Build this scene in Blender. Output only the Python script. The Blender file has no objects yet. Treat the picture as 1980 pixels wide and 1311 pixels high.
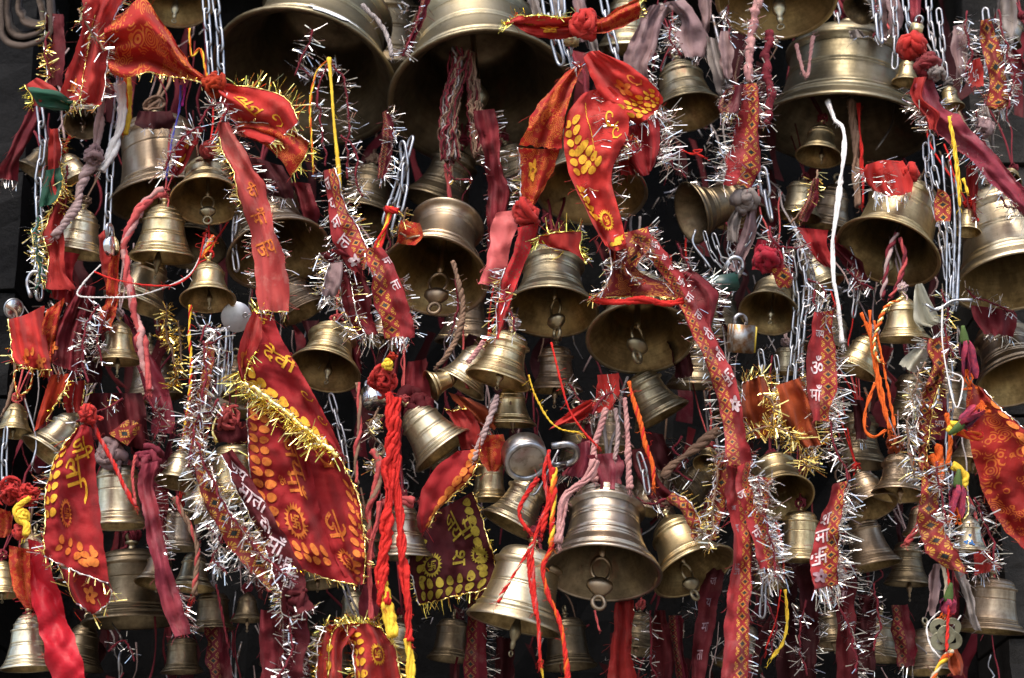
import bpy, math, random
import numpy as np
from mathutils import Vector, Matrix

scene = bpy.context.scene
col = scene.collection
RNG = random.Random(7)
NR = np.random.RandomState(11)

# ---------------------------------------------------------------- camera
PITCH = math.radians(18)
FPX = 4000.0                       # focal length in photo pixels (photo is 1980 wide)
fwd = Vector((0, math.cos(PITCH), math.sin(PITCH)))
up = Vector((0, -math.sin(PITCH), math.cos(PITCH)))
right = Vector((1, 0, 0))
EYE = Vector((0, -4 * math.cos(PITCH), 1.6))
cam_d = bpy.data.cameras.new('camera')
cam = bpy.data.objects.new('camera', cam_d)
col.objects.link(cam)
cam.location = EYE
cam.rotation_euler = (math.radians(90) + PITCH, 0, 0)
cam_d.sensor_width = 36
cam_d.lens = 36 * FPX / 1980
cam_d.clip_end = 2000
cam_d.dof.use_dof = True
cam_d.dof.focus_distance = 3.93
cam_d.dof.aperture_fstop = 3.2
scene.camera = cam

# ---------------------------------------------------------------- daylight
SUN_EL, SUN_AZ = math.radians(56), math.radians(-14)      # behind the camera, a little to its left
w = bpy.data.worlds.new("World")
scene.world = w
w.use_nodes = True
sky = w.node_tree.nodes.new('ShaderNodeTexSky')
sky.sky_type = 'NISHITA'
sky.sun_disc = False
sky.sun_elevation = SUN_EL
sky.sun_rotation = math.pi - SUN_AZ
sky.dust_density = 3.0
bg = w.node_tree.nodes['Background']
bg.inputs['Strength'].default_value = 0.15
w.node_tree.links.new(sky.outputs['Color'], bg.inputs['Color'])
sun_d = bpy.data.lights.new('sun', 'SUN')
sun_d.energy = 1.3
sun_d.angle = math.radians(30)
sun_d.color = (1.0, 0.95, 0.86)
sun = bpy.data.objects.new('sun', sun_d)
col.objects.link(sun)
sd = Vector((math.sin(SUN_AZ) * math.cos(SUN_EL), -math.cos(SUN_AZ) * math.cos(SUN_EL), math.sin(SUN_EL)))
sun.location = sd * 10
sun.rotation_euler = sd.to_track_quat('Z', 'Y').to_euler()
scene.view_settings.view_transform = 'Standard'
scene.view_settings.look = 'None'
scene.view_settings.exposure = 1.2
scene.view_settings.gamma = 1
scene.cycles.max_bounces = 8
scene.cycles.caustics_reflective = False
scene.cycles.caustics_refractive = False


# ---------------------------------------------------------------- placing
def ray(x, y):
    return fwd + right * ((x - 990) / FPX) + up * ((655.5 - y) / FPX)


def P(x, y, d=0.0):
    """photo point (x, y) at d millimetres behind the hanging plane Y=0"""
    r = ray(x, y)
    return EYE + r * ((d / 1000 - EYE.y) / r.y)


def S(x, y, d=0.0):
    """metres per photo pixel there"""
    return ((d / 1000 - EYE.y) / ray(x, y).y) / FPX


def PA(a):
    """vectorised P for an (..., 3) array of x, y, d"""
    a = np.asarray(a, float)
    x = (a[..., 0] - 990) / FPX
    y = (655.5 - a[..., 1]) / FPX
    r = np.empty(a.shape)
    r[..., 0] = x
    r[..., 1] = fwd.y + up.y * y
    r[..., 2] = fwd.z + up.z * y
    t = (a[..., 2] / 1000 - EYE.y) / r[..., 1]
    return np.array(EYE) + r * t[..., None]


# ---------------------------------------------------------------- node helpers
class V:
    nt = None

    def __init__(s, k): s.k = k

    @staticmethod
    def m(op, *a):
        n = V.nt.nodes.new('ShaderNodeMath'); n.operation = op
        for i, q in enumerate(a):
            if isinstance(q, V): V.nt.links.new(q.k, n.inputs[i])
            else: n.inputs[i].default_value = q
        return V(n.outputs[0])

    def __add__(s, o): return V.m('ADD', s, o)
    def __radd__(s, o): return V.m('ADD', o, s)
    def __sub__(s, o): return V.m('SUBTRACT', s, o)
    def __rsub__(s, o): return V.m('SUBTRACT', o, s)
    def __mul__(s, o): return V.m('MULTIPLY', s, o)
    def __rmul__(s, o): return V.m('MULTIPLY', o, s)
    def __lt__(s, o): return V.m('LESS_THAN', s, o)
    def __gt__(s, o): return V.m('GREATER_THAN', s, o)
    def abs(s): return V.m('ABSOLUTE', s)
    def frac(s): return V.m('FRACT', s)


def newmat(name):
    m = bpy.data.materials.new(name)
    m.use_nodes = True
    nt = m.node_tree
    V.nt = nt
    b = nt.nodes['Principled BSDF']
    return m, nt, b


def node(nt, typ, **kw):
    n = nt.nodes.new(typ)
    for k, v in kw.items(): setattr(n, k, v)
    return n


def noise(nt, vec, scale, detail=4, rough=.55):
    n = nt.nodes.new('ShaderNodeTexNoise')
    n.inputs['Scale'].default_value = scale
    n.inputs['Detail'].default_value = detail
    n.inputs['Roughness'].default_value = rough
    if vec is not None: nt.links.new(vec, n.inputs['Vector'])
    return n.outputs['Fac']


def ramp(nt, fac, stops):
    n = nt.nodes.new('ShaderNodeValToRGB')
    e = n.color_ramp.elements
    while len(e) < len(stops): e.new(.5)
    for q, (p, c) in zip(e, stops):
        q.position = p; q.color = (*c, 1) if len(c) == 3 else c
    nt.links.new(fac, n.inputs['Fac'])
    return n.outputs['Color']


def mix(nt, fac, a, b):
    n = nt.nodes.new('ShaderNodeMix'); n.data_type = 'RGBA'
    for q, i in ((fac, 0), (a, 6), (b, 7)):
        if hasattr(q, 'links'): nt.links.new(q, n.inputs[i])
        elif isinstance(q, V): nt.links.new(q.k, n.inputs[i])
        else: n.inputs[i].default_value = q if i == 0 else (*q, 1)
    return n.outputs[2]


def objvec(nt, scale=(1, 1, 1), rnd=True):
    tc = nt.nodes.new('ShaderNodeTexCoord')
    mp = nt.nodes.new('ShaderNodeMapping')
    mp.inputs['Scale'].default_value = scale
    nt.links.new(tc.outputs['Object'], mp.inputs['Vector'])
    if rnd:
        oi = nt.nodes.new('ShaderNodeObjectInfo')
        k = V(oi.outputs['Random']) * 37.0
        cb = nt.nodes.new('ShaderNodeCombineXYZ')
        for i in range(3): nt.links.new(k.k, cb.inputs[i])
        nt.links.new(cb.outputs[0], mp.inputs['Location'])
    return mp.outputs[0]


def bump(nt, b, h, strength, dist=.002):
    n = nt.nodes.new('ShaderNodeBump')
    n.inputs['Strength'].default_value = strength
    n.inputs['Distance'].default_value = dist
    nt.links.new(h, n.inputs['Height'])
    nt.links.new(n.outputs[0], b.inputs['Normal'])


# ---------------------------------------------------------------- materials
def brass(name, bright, dull, rough=(.24, .46), cover=.5):
    m, nt, b = newmat(name)
    v = objvec(nt)
    n1 = noise(nt, v, 1.7, 8, .62)
    n2 = noise(nt, objvec(nt, (1.2, 1.2, 26)), 1.6, 4, .6)      # lathe rings round the bell
    n3 = noise(nt, v, 14, 6, .7)
    n4 = noise(nt, objvec(nt, (5, 5, .8)), 1.5, 5, .6)           # run-off streaks
    f = V(n1) * .50 + V(n2) * .16 + V(n3) * .10 + V(n4) * .24
    oi = nt.nodes.new('ShaderNodeObjectInfo')
    f = f + (V(oi.outputs['Random']) - .5) * .10
    c = ramp(nt, f.k, [(cover - .13, dull), (cover, tuple((p + q) / 2 for p, q in zip(bright, dull))), (cover + .12, bright)])
    spots = ramp(nt, noise(nt, v, 7, 5, .7), [(.62, (0, 0, 0)), (.70, (1, 1, 1))])
    sp = nt.nodes.new('ShaderNodeRGBToBW'); nt.links.new(spots, sp.inputs[0])
    c = mix(nt, V(sp.outputs[0]) * .45, c, tuple(q * .45 for q in dull))
    sm = ramp(nt, noise(nt, objvec(nt, (1.6, 1.6, 1.1)), 1.3, 6, .68), [(.60, (0, 0, 0)), (.72, (1, 1, 1))])     # vermilion smears from worship
    sb = nt.nodes.new('ShaderNodeRGBToBW'); nt.links.new(sm, sb.inputs[0])
    c = mix(nt, V(sb.outputs[0]) * .38, c, (.30, .075, .045))
    pt = ramp(nt, noise(nt, objvec(nt, (1, 1, 1.4)), 2.3, 9, .72), [(.50, (0, 0, 0)), (.66, (1, 1, 1))])      # dull patina blotches
    pb = nt.nodes.new('ShaderNodeRGBToBW'); nt.links.new(pt, pb.inputs[0])
    c = mix(nt, V(pb.outputs[0]) * .6, c, tuple(q * .8 for q in dull))
    nt.links.new(c, b.inputs['Base Color'])
    b.inputs['Metallic'].default_value = 1
    r = nt.nodes.new('ShaderNodeMapRange')
    nt.links.new(f.k, r.inputs[0])
    r.inputs[1].default_value = .36; r.inputs[2].default_value = .64
    r.inputs[3].default_value = rough[1]; r.inputs[4].default_value = rough[0]
    nt.links.new((V(r.outputs[0]) + V(pb.outputs[0]) * .12).k, b.inputs['Roughness'])
    h = V(n2) * .6 + V(n3) * .4
    bump(nt, b, h.k, .035, .02)
    return m


BR = {
    'gold': brass('polished_brass', (.68, .53, .295), (.32, .24, .12), (.27, .43), .47),
    'pale': brass('pale_brass', (.72, .615, .42), (.40, .32, .20), (.27, .43), .47),
    'olive': brass('weathered_brass', (.46, .385, .25), (.20, .165, .10), (.31, .47), .5),
    'bronze': brass('brown_bronze', (.48, .365, .245), (.22, .155, .10), (.31, .47), .5),
    'grey': brass('grey_bell_metal', (.46, .375, .285), (.23, .18, .13), (.27, .42), .5),
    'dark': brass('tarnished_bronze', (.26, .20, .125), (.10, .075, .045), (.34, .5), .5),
}


INSIDE = {'gold': brass('shade_tarnish_brass_inside', (.46, .33, .15), (.14, .095, .042), (.38, .55), .52),  # bell insides darkened in colour: tarnish plus the shade of the mouth
          'dark': brass('shade_tarnish_bronze_inside', (.28, .215, .13), (.085, .064, .04), (.42, .6), .5)}


def metal(name, c, rough, c2=None, cov=.6):
    m, nt, b = newmat(name)
    n = noise(nt, objvec(nt), 60, 5, .6)
    k = ramp(nt, n, [(cov - .12, c), (cov + .08, c2 or tuple(q * .6 for q in c))])
    nt.links.new(k, b.inputs['Base Color'])
    b.inputs['Metallic'].default_value = 1
    b.inputs['Roughness'].default_value = rough
    return m


STEEL = metal('galvanised_steel', (.37, .38, .40), .38, (.20, .18, .165))
IRON = metal('dull_iron_wire', (.40, .40, .42), .4, (.20, .14, .10))
CHROME = metal('worn_chrome', (.75, .75, .75), .22, (.55, .53, .5))
SILVER = metal('silver_tinsel_film', (.93, .90, .84), .22, (.8, .78, .74))
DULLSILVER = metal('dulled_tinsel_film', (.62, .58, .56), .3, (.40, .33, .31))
GOLDT = metal('gold_tinsel_film', (.93, .74, .27), .20, (.8, .55, .14))
GOLDY = metal('yellow_tinsel_film', (.90, .80, .22), .22, (.75, .62, .08))
COIN = metal('coin_alloy', (.27, .25, .17), .45, (.15, .135, .09))


def cloth(name, c, c2=None, dust=(.42, .25, .22), dustiness=.25, rough=.75, trans=.25, pattern=None, sheen=.08, weave=True):
    """dyed cloth: base dye c, uneven dye c2, dusty fading; pattern(nt, base)->colour socket"""
    m, nt, b = newmat(name)
    v = objvec(nt)
    n1 = noise(nt, v, 9, 5, .6)
    base = ramp(nt, n1, [(.35, c), (.68, c2 or tuple(q * .7 for q in c))])
    if pattern: base = pattern(nt, base)
    n2 = noise(nt, v, 22, 7, .7)
    dn = ramp(nt, n2, [(.5, (0, 0, 0)), (.75, (1, 1, 1))])
    bw = nt.nodes.new('ShaderNodeRGBToBW'); nt.links.new(dn, bw.inputs[0])
    base = mix(nt, V(bw.outputs[0]) * dustiness, base, dust)
    nt.links.new(base, b.inputs['Base Color'])
    b.inputs['Roughness'].default_value = rough
    b.inputs['Sheen Weight'].default_value = sheen
    b.inputs['Specular IOR Level'].default_value = .2
    if weave:
        uv = nt.nodes.new('ShaderNodeUVMap')
        uv.uv_map = 'cloth'
        mp = nt.nodes.new('ShaderNodeMapping'); mp.inputs['Scale'].default_value = (1, 1, 1)
        nt.links.new(uv.outputs[0], mp.inputs[0])
        ck = noise(nt, v, 240, 3, .6)
        cr = noise(nt, v, 45, 3, .5)
        h = V(ck) * .5 + V(cr)
        bump(nt, b, h.k, .35, .0035)
    if trans:
        t = nt.nodes.new('ShaderNodeBsdfTranslucent')
        nt.links.new(base, t.inputs[0])
        mx = nt.nodes.new('ShaderNodeMixShader'); mx.inputs[0].default_value = trans
        out = nt.nodes['Material Output']
        nt.links.new(b.outputs[0], mx.inputs[1]); nt.links.new(t.outputs[0], mx.inputs[2])
        nt.links.new(mx.outputs[0], out.inputs[0])
    return m


def pat_diamond(side, dark=(.022, .04, .035), yel=(.62, .33, .05), full=False):
    """rows of square medallions with petals on one half of a woven ribbon"""
    def f(nt, base):
        V.nt = nt
        uv = nt.nodes.new('ShaderNodeUVMap'); uv.uv_map = 'cloth'
        sp = nt.nodes.new('ShaderNodeSeparateXYZ'); nt.links.new(uv.outputs[0], sp.inputs[0])
        u, v = V(sp.outputs[0]), V(sp.outputs[1])
        half = .98 if full else .52
        lo = {'L': .03, 'R': .45}[side] if not full else .01
        cx = (u - lo) * (1 / half)                     # 0..1 inside the band
        inb = V.m('MULTIPLY', cx > 0.0, cx < 1.0)
        x = (cx - .5) * 2.0
        y = ((v * (1 / (half * .92))).frac() - .5) * 2.0
        man = x.abs() + y.abs()
        r = V.m('SQRT', x * x + y * y)
        ang = V.m('ARCTAN2', y, x)
        dk = man < .34
        cross = V.m('MULTIPLY', (x - y).abs() > .045, (x + y).abs() > .045)
        frame = V.m('MULTIPLY', V.m('MULTIPLY', man > .40, man < .66), V.m('SINE', man * 1.0 + ang * 12.0) > -.45)
        # corner flowers: petals fanning from each cell corner
        qx = 1.0 - x.abs(); qy = 1.0 - y.abs()
        qr = V.m('SQRT', qx * qx + qy * qy)
        qa = V.m('ARCTAN2', qy, qx)
        pet = V.m('MULTIPLY', V.m('MULTIPLY', qr > .22, qr < .62), V.m('SINE', qa * 12.0) > .1)
        pet = V.m('MULTIPLY', pet, man > .72)
        yl = V.m('MULTIPLY', V.m('MINIMUM', V.m('ADD', frame, pet), 1.0), inb)
        c = mix(nt, yl, base, yel)
        return mix(nt, V.m('MULTIPLY', dk, inb), c, dark)
    return f


def pat_floral(yel, scale=1.0, thr=.52):
    """blotted orange block print"""
    def f(nt, base):
        V.nt = nt
        uv = nt.nodes.new('ShaderNodeUVMap'); uv.uv_map = 'cloth'
        vo = nt.nodes.new('ShaderNodeTexVoronoi'); vo.inputs['Scale'].default_value = 6 * scale
        nt.links.new(uv.outputs[0], vo.inputs['Vector'])
        wv = V.m('SINE', V(vo.outputs['Distance']) * 26.0)
        n = noise(nt, uv.outputs[0], 3.2 * scale, 3, .5)
        k = V.m('MULTIPLY', wv > .1, V(n) > thr)
        return mix(nt, k * .85, base, yel)
    return f


def pat_dots(c):
    def f(nt, base):
        V.nt = nt
        uv = nt.nodes.new('ShaderNodeUVMap'); uv.uv_map = 'cloth'
        vo = nt.nodes.new('ShaderNodeTexVoronoi'); vo.inputs['Scale'].default_value = 7
        nt.links.new(uv.outputs[0], vo.inputs['Vector'])
        return mix(nt, V(vo.outputs['Distance']) < .2, base, c)
    return f


RED = (.54, .030, .022); MAROON = (.13, .014, .017); ORANGE = (.62, .075, .014)
CL = {
    'red': cloth('red_cotton', RED, (.42, .022, .018), dust=(.55,.24,.18), dustiness=.25),
    'redsheer': cloth('red_sheer_cloth', (.50, .040, .030), (.34, .022, .022), dust=(.52,.26,.2), dustiness=.3, trans=.4),
    'satin': cloth('red_satin', (.52, .010, .022), (.42, .008, .018), dustiness=.06, rough=.42, trans=.15),
    'orange': cloth('orange_red_sheer', ORANGE, (.42, .025, .010), dustiness=.12, trans=.42),
    'orangeprint': cloth('orange_blotted_print', (.50, .03, .015), (.38, .016, .014), dustiness=.12, trans=.35, pattern=pat_floral((.68, .20, .035), 1.0, .47)),
    'chunari': cloth('crimson_scarf_cloth', (.38, .017, .019), (.27, .011, .015), dust=(.46,.12,.1), dustiness=.22, trans=.3),
    'shadechunari': cloth('shade_darkened_scarf_cloth', (.07, .006, .008), (.04, .004, .006), dustiness=.03, trans=.15, sheen=0),  # scarf dye lowered so its colour carries the shade it hangs in
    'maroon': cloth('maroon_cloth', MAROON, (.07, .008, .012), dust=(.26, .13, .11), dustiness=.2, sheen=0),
    'shademaroon': cloth('shade_darkened_maroon_cloth', (.065, .009, .011), (.035, .006, .008), dust=(.14, .08, .07), dustiness=.2, sheen=0),  # maroon with deep shade put into its colour
    'wine': cloth('wine_sheer_cloth', (.22, .02, .027), (.10, .012, .016), dust=(.28, .17, .15), dustiness=.3, trans=.3, sheen=0),
    'winesatin': cloth('wine_satin', (.17, .014, .026), (.13, .012, .02), dustiness=.05, rough=.5, trans=.1, sheen=0),
    'faded': cloth('faded_red_sheer', (.55, .085, .07), (.42, .045, .045), dust=(.62, .36, .28), dustiness=.5, trans=.35),
    'salmon': cloth('salmon_pink_satin', (.62, .13, .12), (.56, .10, .10), dustiness=.1, rough=.5, trans=.25),
    'pink': cloth('weathered_pink_cloth', (.34, .05, .065), (.2, .026, .045), dust=(.46, .26, .26), dustiness=.45, sheen=0),
    'mauve': cloth('bleached_mauve_cloth', (.34, .225, .215), (.20, .115, .12), dust=(.44, .36, .33), dustiness=.45, sheen=0),
    'grey': cloth('bleached_grey_cloth', (.34, .29, .26), (.2, .16, .145), dust=(.44, .39, .36), dustiness=.4, sheen=0),
    'green': cloth('green_cloth', (.02, .10, .055), (.015, .06, .035), dustiness=.15),
    'rust': cloth('rust_orange_cloth', (.40, .07, .015), (.25, .035, .01), dustiness=.2),
    'dotted': cloth('red_cloth_with_green_print', (.50, .022, .024), (.38, .014, .018), dustiness=.1, pattern=pat_dots((.03, .16, .07))),
    'bandhani': cloth('red_and_white_knotted_print', (.40, .012, .03), (.30, .01, .025), dustiness=.15, pattern=pat_dots((.62, .5, .46))),
    'fadedprint': cloth('faded_floral_print', (.27, .025, .025), (.17, .014, .018), dust=(.45, .22, .18), dustiness=.3, pattern=pat_floral((.60, .22, .05), 1.4, .5)),
    'ribL': cloth('ribbon_with_medallions', (.36, .028, .030), (.24, .02, .024), dust=(.45,.22,.2), dustiness=.35, pattern=pat_diamond('L')),
    'ribR': cloth('ribbon_with_medallions_right', (.36, .028, .030), (.24, .02, .024), dust=(.45,.22,.2), dustiness=.35, pattern=pat_diamond('R')),
    'ribF': cloth('ribbon_full_medallions', (.32, .03, .026), (.22, .02, .02), dust=(.42,.22,.18), dustiness=.35, pattern=pat_diamond('L', full=True)),
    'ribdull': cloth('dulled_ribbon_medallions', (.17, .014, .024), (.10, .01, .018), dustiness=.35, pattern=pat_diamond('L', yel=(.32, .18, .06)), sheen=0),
    'cream': cloth('cream_wrapper_film', (.60, .57, .44), (.5, .47, .36), dust=(.6, .58, .5), dustiness=.2, rough=.35, trans=.4, sheen=0),
    'darkprint': cloth('deep_red_orange_print', (.33, .014, .010), (.22, .010, .008), dustiness=.06, trans=.3, pattern=pat_floral((.56, .13, .02), .8, .5)),
    'brown': cloth('brown_canvas', (.07, .047, .034), (.045, .03, .022), dust=(.16, .12, .09), dustiness=.4, trans=0),
}


def flat(name, c, c2=None, rough=.8, sc=25):
    m, nt, b = newmat(name)
    n = noise(nt, objvec(nt), sc, 5, .6)
    nt.links.new(ramp(nt, n, [(.35, c), (.7, c2 or tuple(q * .65 for q in c))]), b.inputs['Base Color'])
    b.inputs['Roughness'].default_value = rough
    b.inputs['Specular IOR Level'].default_value = .2 if rough > .7 else .5
    if rough > .7: bump(nt, b, noise(nt, objvec(nt), 420, 3, .6), .4, .003)
    return m


def ink(name, c, under):
    """worn flat print: the dye shows the cloth through where it has rubbed off"""
    m, nt, b = newmat(name)
    v = objvec(nt)
    a = ramp(nt, noise(nt, v, 70, 6, .7), [(.4, c), (.62, tuple(q * .72 for q in c))])
    f = nt.nodes.new('ShaderNodeRGBToBW')
    nt.links.new(ramp(nt, noise(nt, v, 130, 7, .75), [(.53, (0, 0, 0)), (.64, (1, 1, 1))]), f.inputs[0])
    nt.links.new(mix(nt, V(f.outputs[0]) * .8, a, under), b.inputs['Base Color'])
    b.inputs['Roughness'].default_value = .8
    b.inputs['Specular IOR Level'].default_value = .2
    return m


INK_Y = ink('yellow_print', (.74, .38, .03), (.48, .06, .02))
INK_O = ink('orange_print', (.62, .17, .03), (.38, .02, .02))
INK_OL = ink('olive_yellow_print', (.30, .22, .025), (.08, .01, .01))
INK_W = ink('white_print', (.66, .52, .52), (.40, .10, .11))
INK_D = ink('dim_white_print', (.30, .18, .20), (.16, .03, .04))
TH = {
    'red': flat('red_cotton_thread', (.56, .022, .015), (.40, .014, .012)),
    'orange': flat('orange_thread', (.66, .12, .015), (.5, .07, .01)),
    'yellow': flat('yellow_thread', (.80, .55, .05), (.70, .40, .03)),
    'pinkred': flat('pinkish_red_thread', (.50, .09, .08), (.34, .045, .05)),
    'pink': flat('dusty_pink_thread', (.52, .27, .24), (.36, .15, .15)),
    'maroon': flat('maroon_thread', (.19, .02, .03), (.11, .014, .02)),
    'white': flat('white_cotton_cord', (.78, .74, .70), (.60, .55, .52)),
    'cream': flat('cream_cord', (.62, .52, .36), (.45, .36, .24)),
    'brown': flat('brown_jute', (.26, .155, .10), (.15, .09, .06)),
    'mauve': flat('dusty_mauve_rope', (.44, .31, .29), (.28, .18, .17)),
    'blue': flat('blue_thread', (.10, .13, .50), (.10, .08, .38)),
    'magenta': flat('magenta_thread', (.50, .03, .28), (.38, .03, .22)),
    'grey': flat('grey_rope', (.38, .33, .31), (.22, .18, .17)),
    'gold': GOLDT, 'goldband': GOLDT, 'wire': IRON, 'steel': STEEL,
}
GREENPAINT = flat('dark_green_enamel', (.012, .045, .032), (.01, .03, .024), .35)
YELLOWPAINT = flat('yellow_paint', (.62, .45, .05), (.5, .33, .04), .5)
BLUEPAINT = flat('blue_paint', (.06, .25, .65), (.05, .2, .5), .6)
WHITEPAINT = flat('white_paint', (.8, .8, .82), (.66, .66, .7), .6)
LEAFGREEN = flat('green_calyx', (.085, .13, .035), (.05, .08, .02), .75)
PETAL = flat('wilted_pink_petal', (.42, .045, .075), (.09, .018, .05), .75, 90)
PETALD = flat('wilted_purple_petal', (.075, .02, .045), (.03, .012, .025), .75, 90)
CREAMINK = flat('cream_band', (.6, .5, .3), (.5, .4, .2))


def stone(name, c1, c2, sc, rough=.85):
    m, nt, b = newmat(name)
    v = objvec(nt, rnd=False)
    n = noise(nt, v, sc, 9, .65)
    nt.links.new(ramp(nt, n, [(.3, c1), (.7, c2)]), b.inputs['Base Color'])
    b.inputs['Roughness'].default_value = rough
    b.inputs['Specular IOR Level'].default_value = .12
    bump(nt, b, noise(nt, v, sc * 4, 8, .7), .7, .02)
    return m


# ---------------------------------------------------------------- object helpers
def link(name, me, parent=None, label=None, cat=None, group=None, kind=None):
    o = bpy.data.objects.new(name, me)
    col.objects.link(o)
    if parent: o.parent = parent
    if label: o['label'] = label
    if cat: o['category'] = cat
    if group: o['group'] = group
    if kind: o['kind'] = kind
    return o


def mesh(name, verts, faces, mats, smooth=True, mi=None):
    me = bpy.data.meshes.new(name)
    me.from_pydata([tuple(v) for v in verts], [], faces)
    for m in (mats if isinstance(mats, (list, tuple)) else [mats]): me.materials.append(m)
    if mi is not None: me.polygons.foreach_set('material_index', mi)
    if smooth: me.polygons.foreach_set('use_smooth', [True] * len(me.polygons))
    me.update()
    return me


def cr(pts, n):
    """Catmull-Rom resample of control points to n samples"""
    p = np.asarray(pts, float)
    k = len(p)
    if k == 1: return np.repeat(p, n, 0)
    q = np.concatenate([2 * p[:1] - p[1:2], p, 2 * p[-1:] - p[-2:-1]])
    t = np.linspace(0, k - 1, n)
    i = np.minimum(t.astype(int), k - 2)
    f = (t - i).reshape((-1,) + (1,) * (p.ndim - 1))
    a, b_, c, d = q[i], q[i + 1], q[i + 2], q[i + 3]
    return .5 * (2 * b_ + (c - a) * f + (2 * a - 5 * b_ + 4 * c - d) * f ** 2 + (3 * b_ - a - 3 * c + d) * f ** 3)


def arclen(p):
    return np.concatenate([[0], np.cumsum(np.linalg.norm(np.diff(p, axis=0), axis=1))])


def even(p, n):
    """resample a polyline at equal arc steps"""
    s = arclen(p)
    t = np.linspace(0, s[-1], n)
    return np.stack([np.interp(t, s, p[:, i]) for i in range(p.shape[1])], 1)


def path3(pts, d, step=6):
    """control points (x, y[, d]) in the photo -> smooth world polyline"""
    q = np.array([(a[0], a[1], a[2] if len(a) > 2 else d) for a in pts], float)
    L = arclen(q)[-1]
    n = max(4, int(L / step))
    return even(PA(cr(q, max(n, 8) * 2)), n)


def frames(p):
    t = np.gradient(p, axis=0)
    t /= np.linalg.norm(t, axis=1)[:, None] + 1e-12
    n = np.cross(t, (0.31, -1, .17))
    n /= np.linalg.norm(n, axis=1)[:, None] + 1e-12
    return t, n, np.cross(t, n)


def tube(p, r, sides=6, taper=False):
    """verts, faces of a tube along p; r number or array"""
    n = len(p)
    t, a, b_ = frames(p)
    r = np.broadcast_to(np.asarray(r, float), (n,))
    ang = np.linspace(0, 2 * math.pi, sides, endpoint=False)
    v = p[:, None, :] + r[:, None, None] * (np.cos(ang)[None, :, None] * a[:, None, :] + np.sin(ang)[None, :, None] * b_[:, None, :])
    v = v.reshape(-1, 3)
    f = []
    for i in range(n - 1):
        for j in range(sides):
            k = (j + 1) % sides
            f.append((i * sides + j, i * sides + k, (i + 1) * sides + k, (i + 1) * sides + j))
    f.append(tuple(range(sides - 1, -1, -1)))
    f.append(tuple((n - 1) * sides + j for j in range(sides)))
    return v, f


class MB:
    """collects pieces into one mesh"""
    def __init__(s): s.v = []; s.f = []; s.mi = []; s.n = 0

    def add(s, v, f, m=0):
        o = s.n
        s.v.append(np.asarray(v, float).reshape(-1, 3))
        s.f += [tuple(i + o for i in q) for q in f]
        s.mi += [m] * len(f)
        s.n += len(s.v[-1])

    def tube(s, p, r, sides=6, m=0): s.add(*tube(np.asarray(p, float), r, sides), m)

    def mesh(s, name, mats, smooth=True):
        return mesh(name, np.vstack(s.v) if s.v else [], s.f, mats, smooth, s.mi)


def lathe(prof, seg=40, sq=None):
    """closed lathe from profile [(r, z)]"""
    v, f = [], []
    for r, z in prof:
        for j in range(seg):
            a = 2 * math.pi * j / seg
            v.append((r * math.cos(a), r * math.sin(a), z))
    for i in range(len(prof) - 1):
        for j in range(seg):
            k = (j + 1) % seg
            f.append((i * seg + j, i * seg + k, (i + 1) * seg + k, (i + 1) * seg + j))
    return np.array(v), f


def torus(R, r, n=18, m=7, squash=1.0):
    a = np.linspace(0, 2 * math.pi, n, endpoint=False)
    b_ = np.linspace(0, 2 * math.pi, m, endpoint=False)
    A, B = np.meshgrid(a, b_, indexing='ij')
    v = np.stack([(R + r * np.cos(B)) * np.cos(A), r * np.sin(B), (R + r * np.cos(B)) * np.sin(A) * squash], -1).reshape(-1, 3)
    f = [(i * m + j, ((i + 1) % n) * m + j, ((i + 1) % n) * m + (j + 1) % m, i * m + (j + 1) % m) for i in range(n) for j in range(m)]
    return v, f


def mv(v, loc=(0, 0, 0), rot=None, sc=1.0):
    v = np.asarray(v, float) * np.asarray(sc)
    if rot is not None: v = v @ np.array(rot).T
    return v + np.asarray(loc)


# ---------------------------------------------------------------- bells
def groove(z, r, w=.012, d=.016):
    return [(r, z - w), (r - d, z - w * .4), (r - d, z + w * .4), (r, z + w)]


def ridge(z, r, w=.014, d=.02):
    return [(r, z - w), (r + d, z - w * .5), (r + d, z + w * .5), (r, z + w)]


def interp_profile(ctrl, feats):
    zs = np.array([c[1] for c in ctrl]); rs = np.array([c[0] for c in ctrl])
    zz = np.linspace(zs[0], zs[-1], 15)
    base = cr(np.array(ctrl), 46)
    zb, rb = base[:, 1], base[:, 0]
    R = lambda z: float(np.interp(z, zb, rb))
    pts = [(float(r), float(z)) for r, z in base]
    for kind, z, w, d in feats:
        pts = [q for q in pts if abs(q[1] - z) > w * 1.05]
        g = (groove if kind == 'g' else ridge)(z, R(z), w, d)
        pts += g
    pts.sort(key=lambda q: q[1])
    return pts


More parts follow.
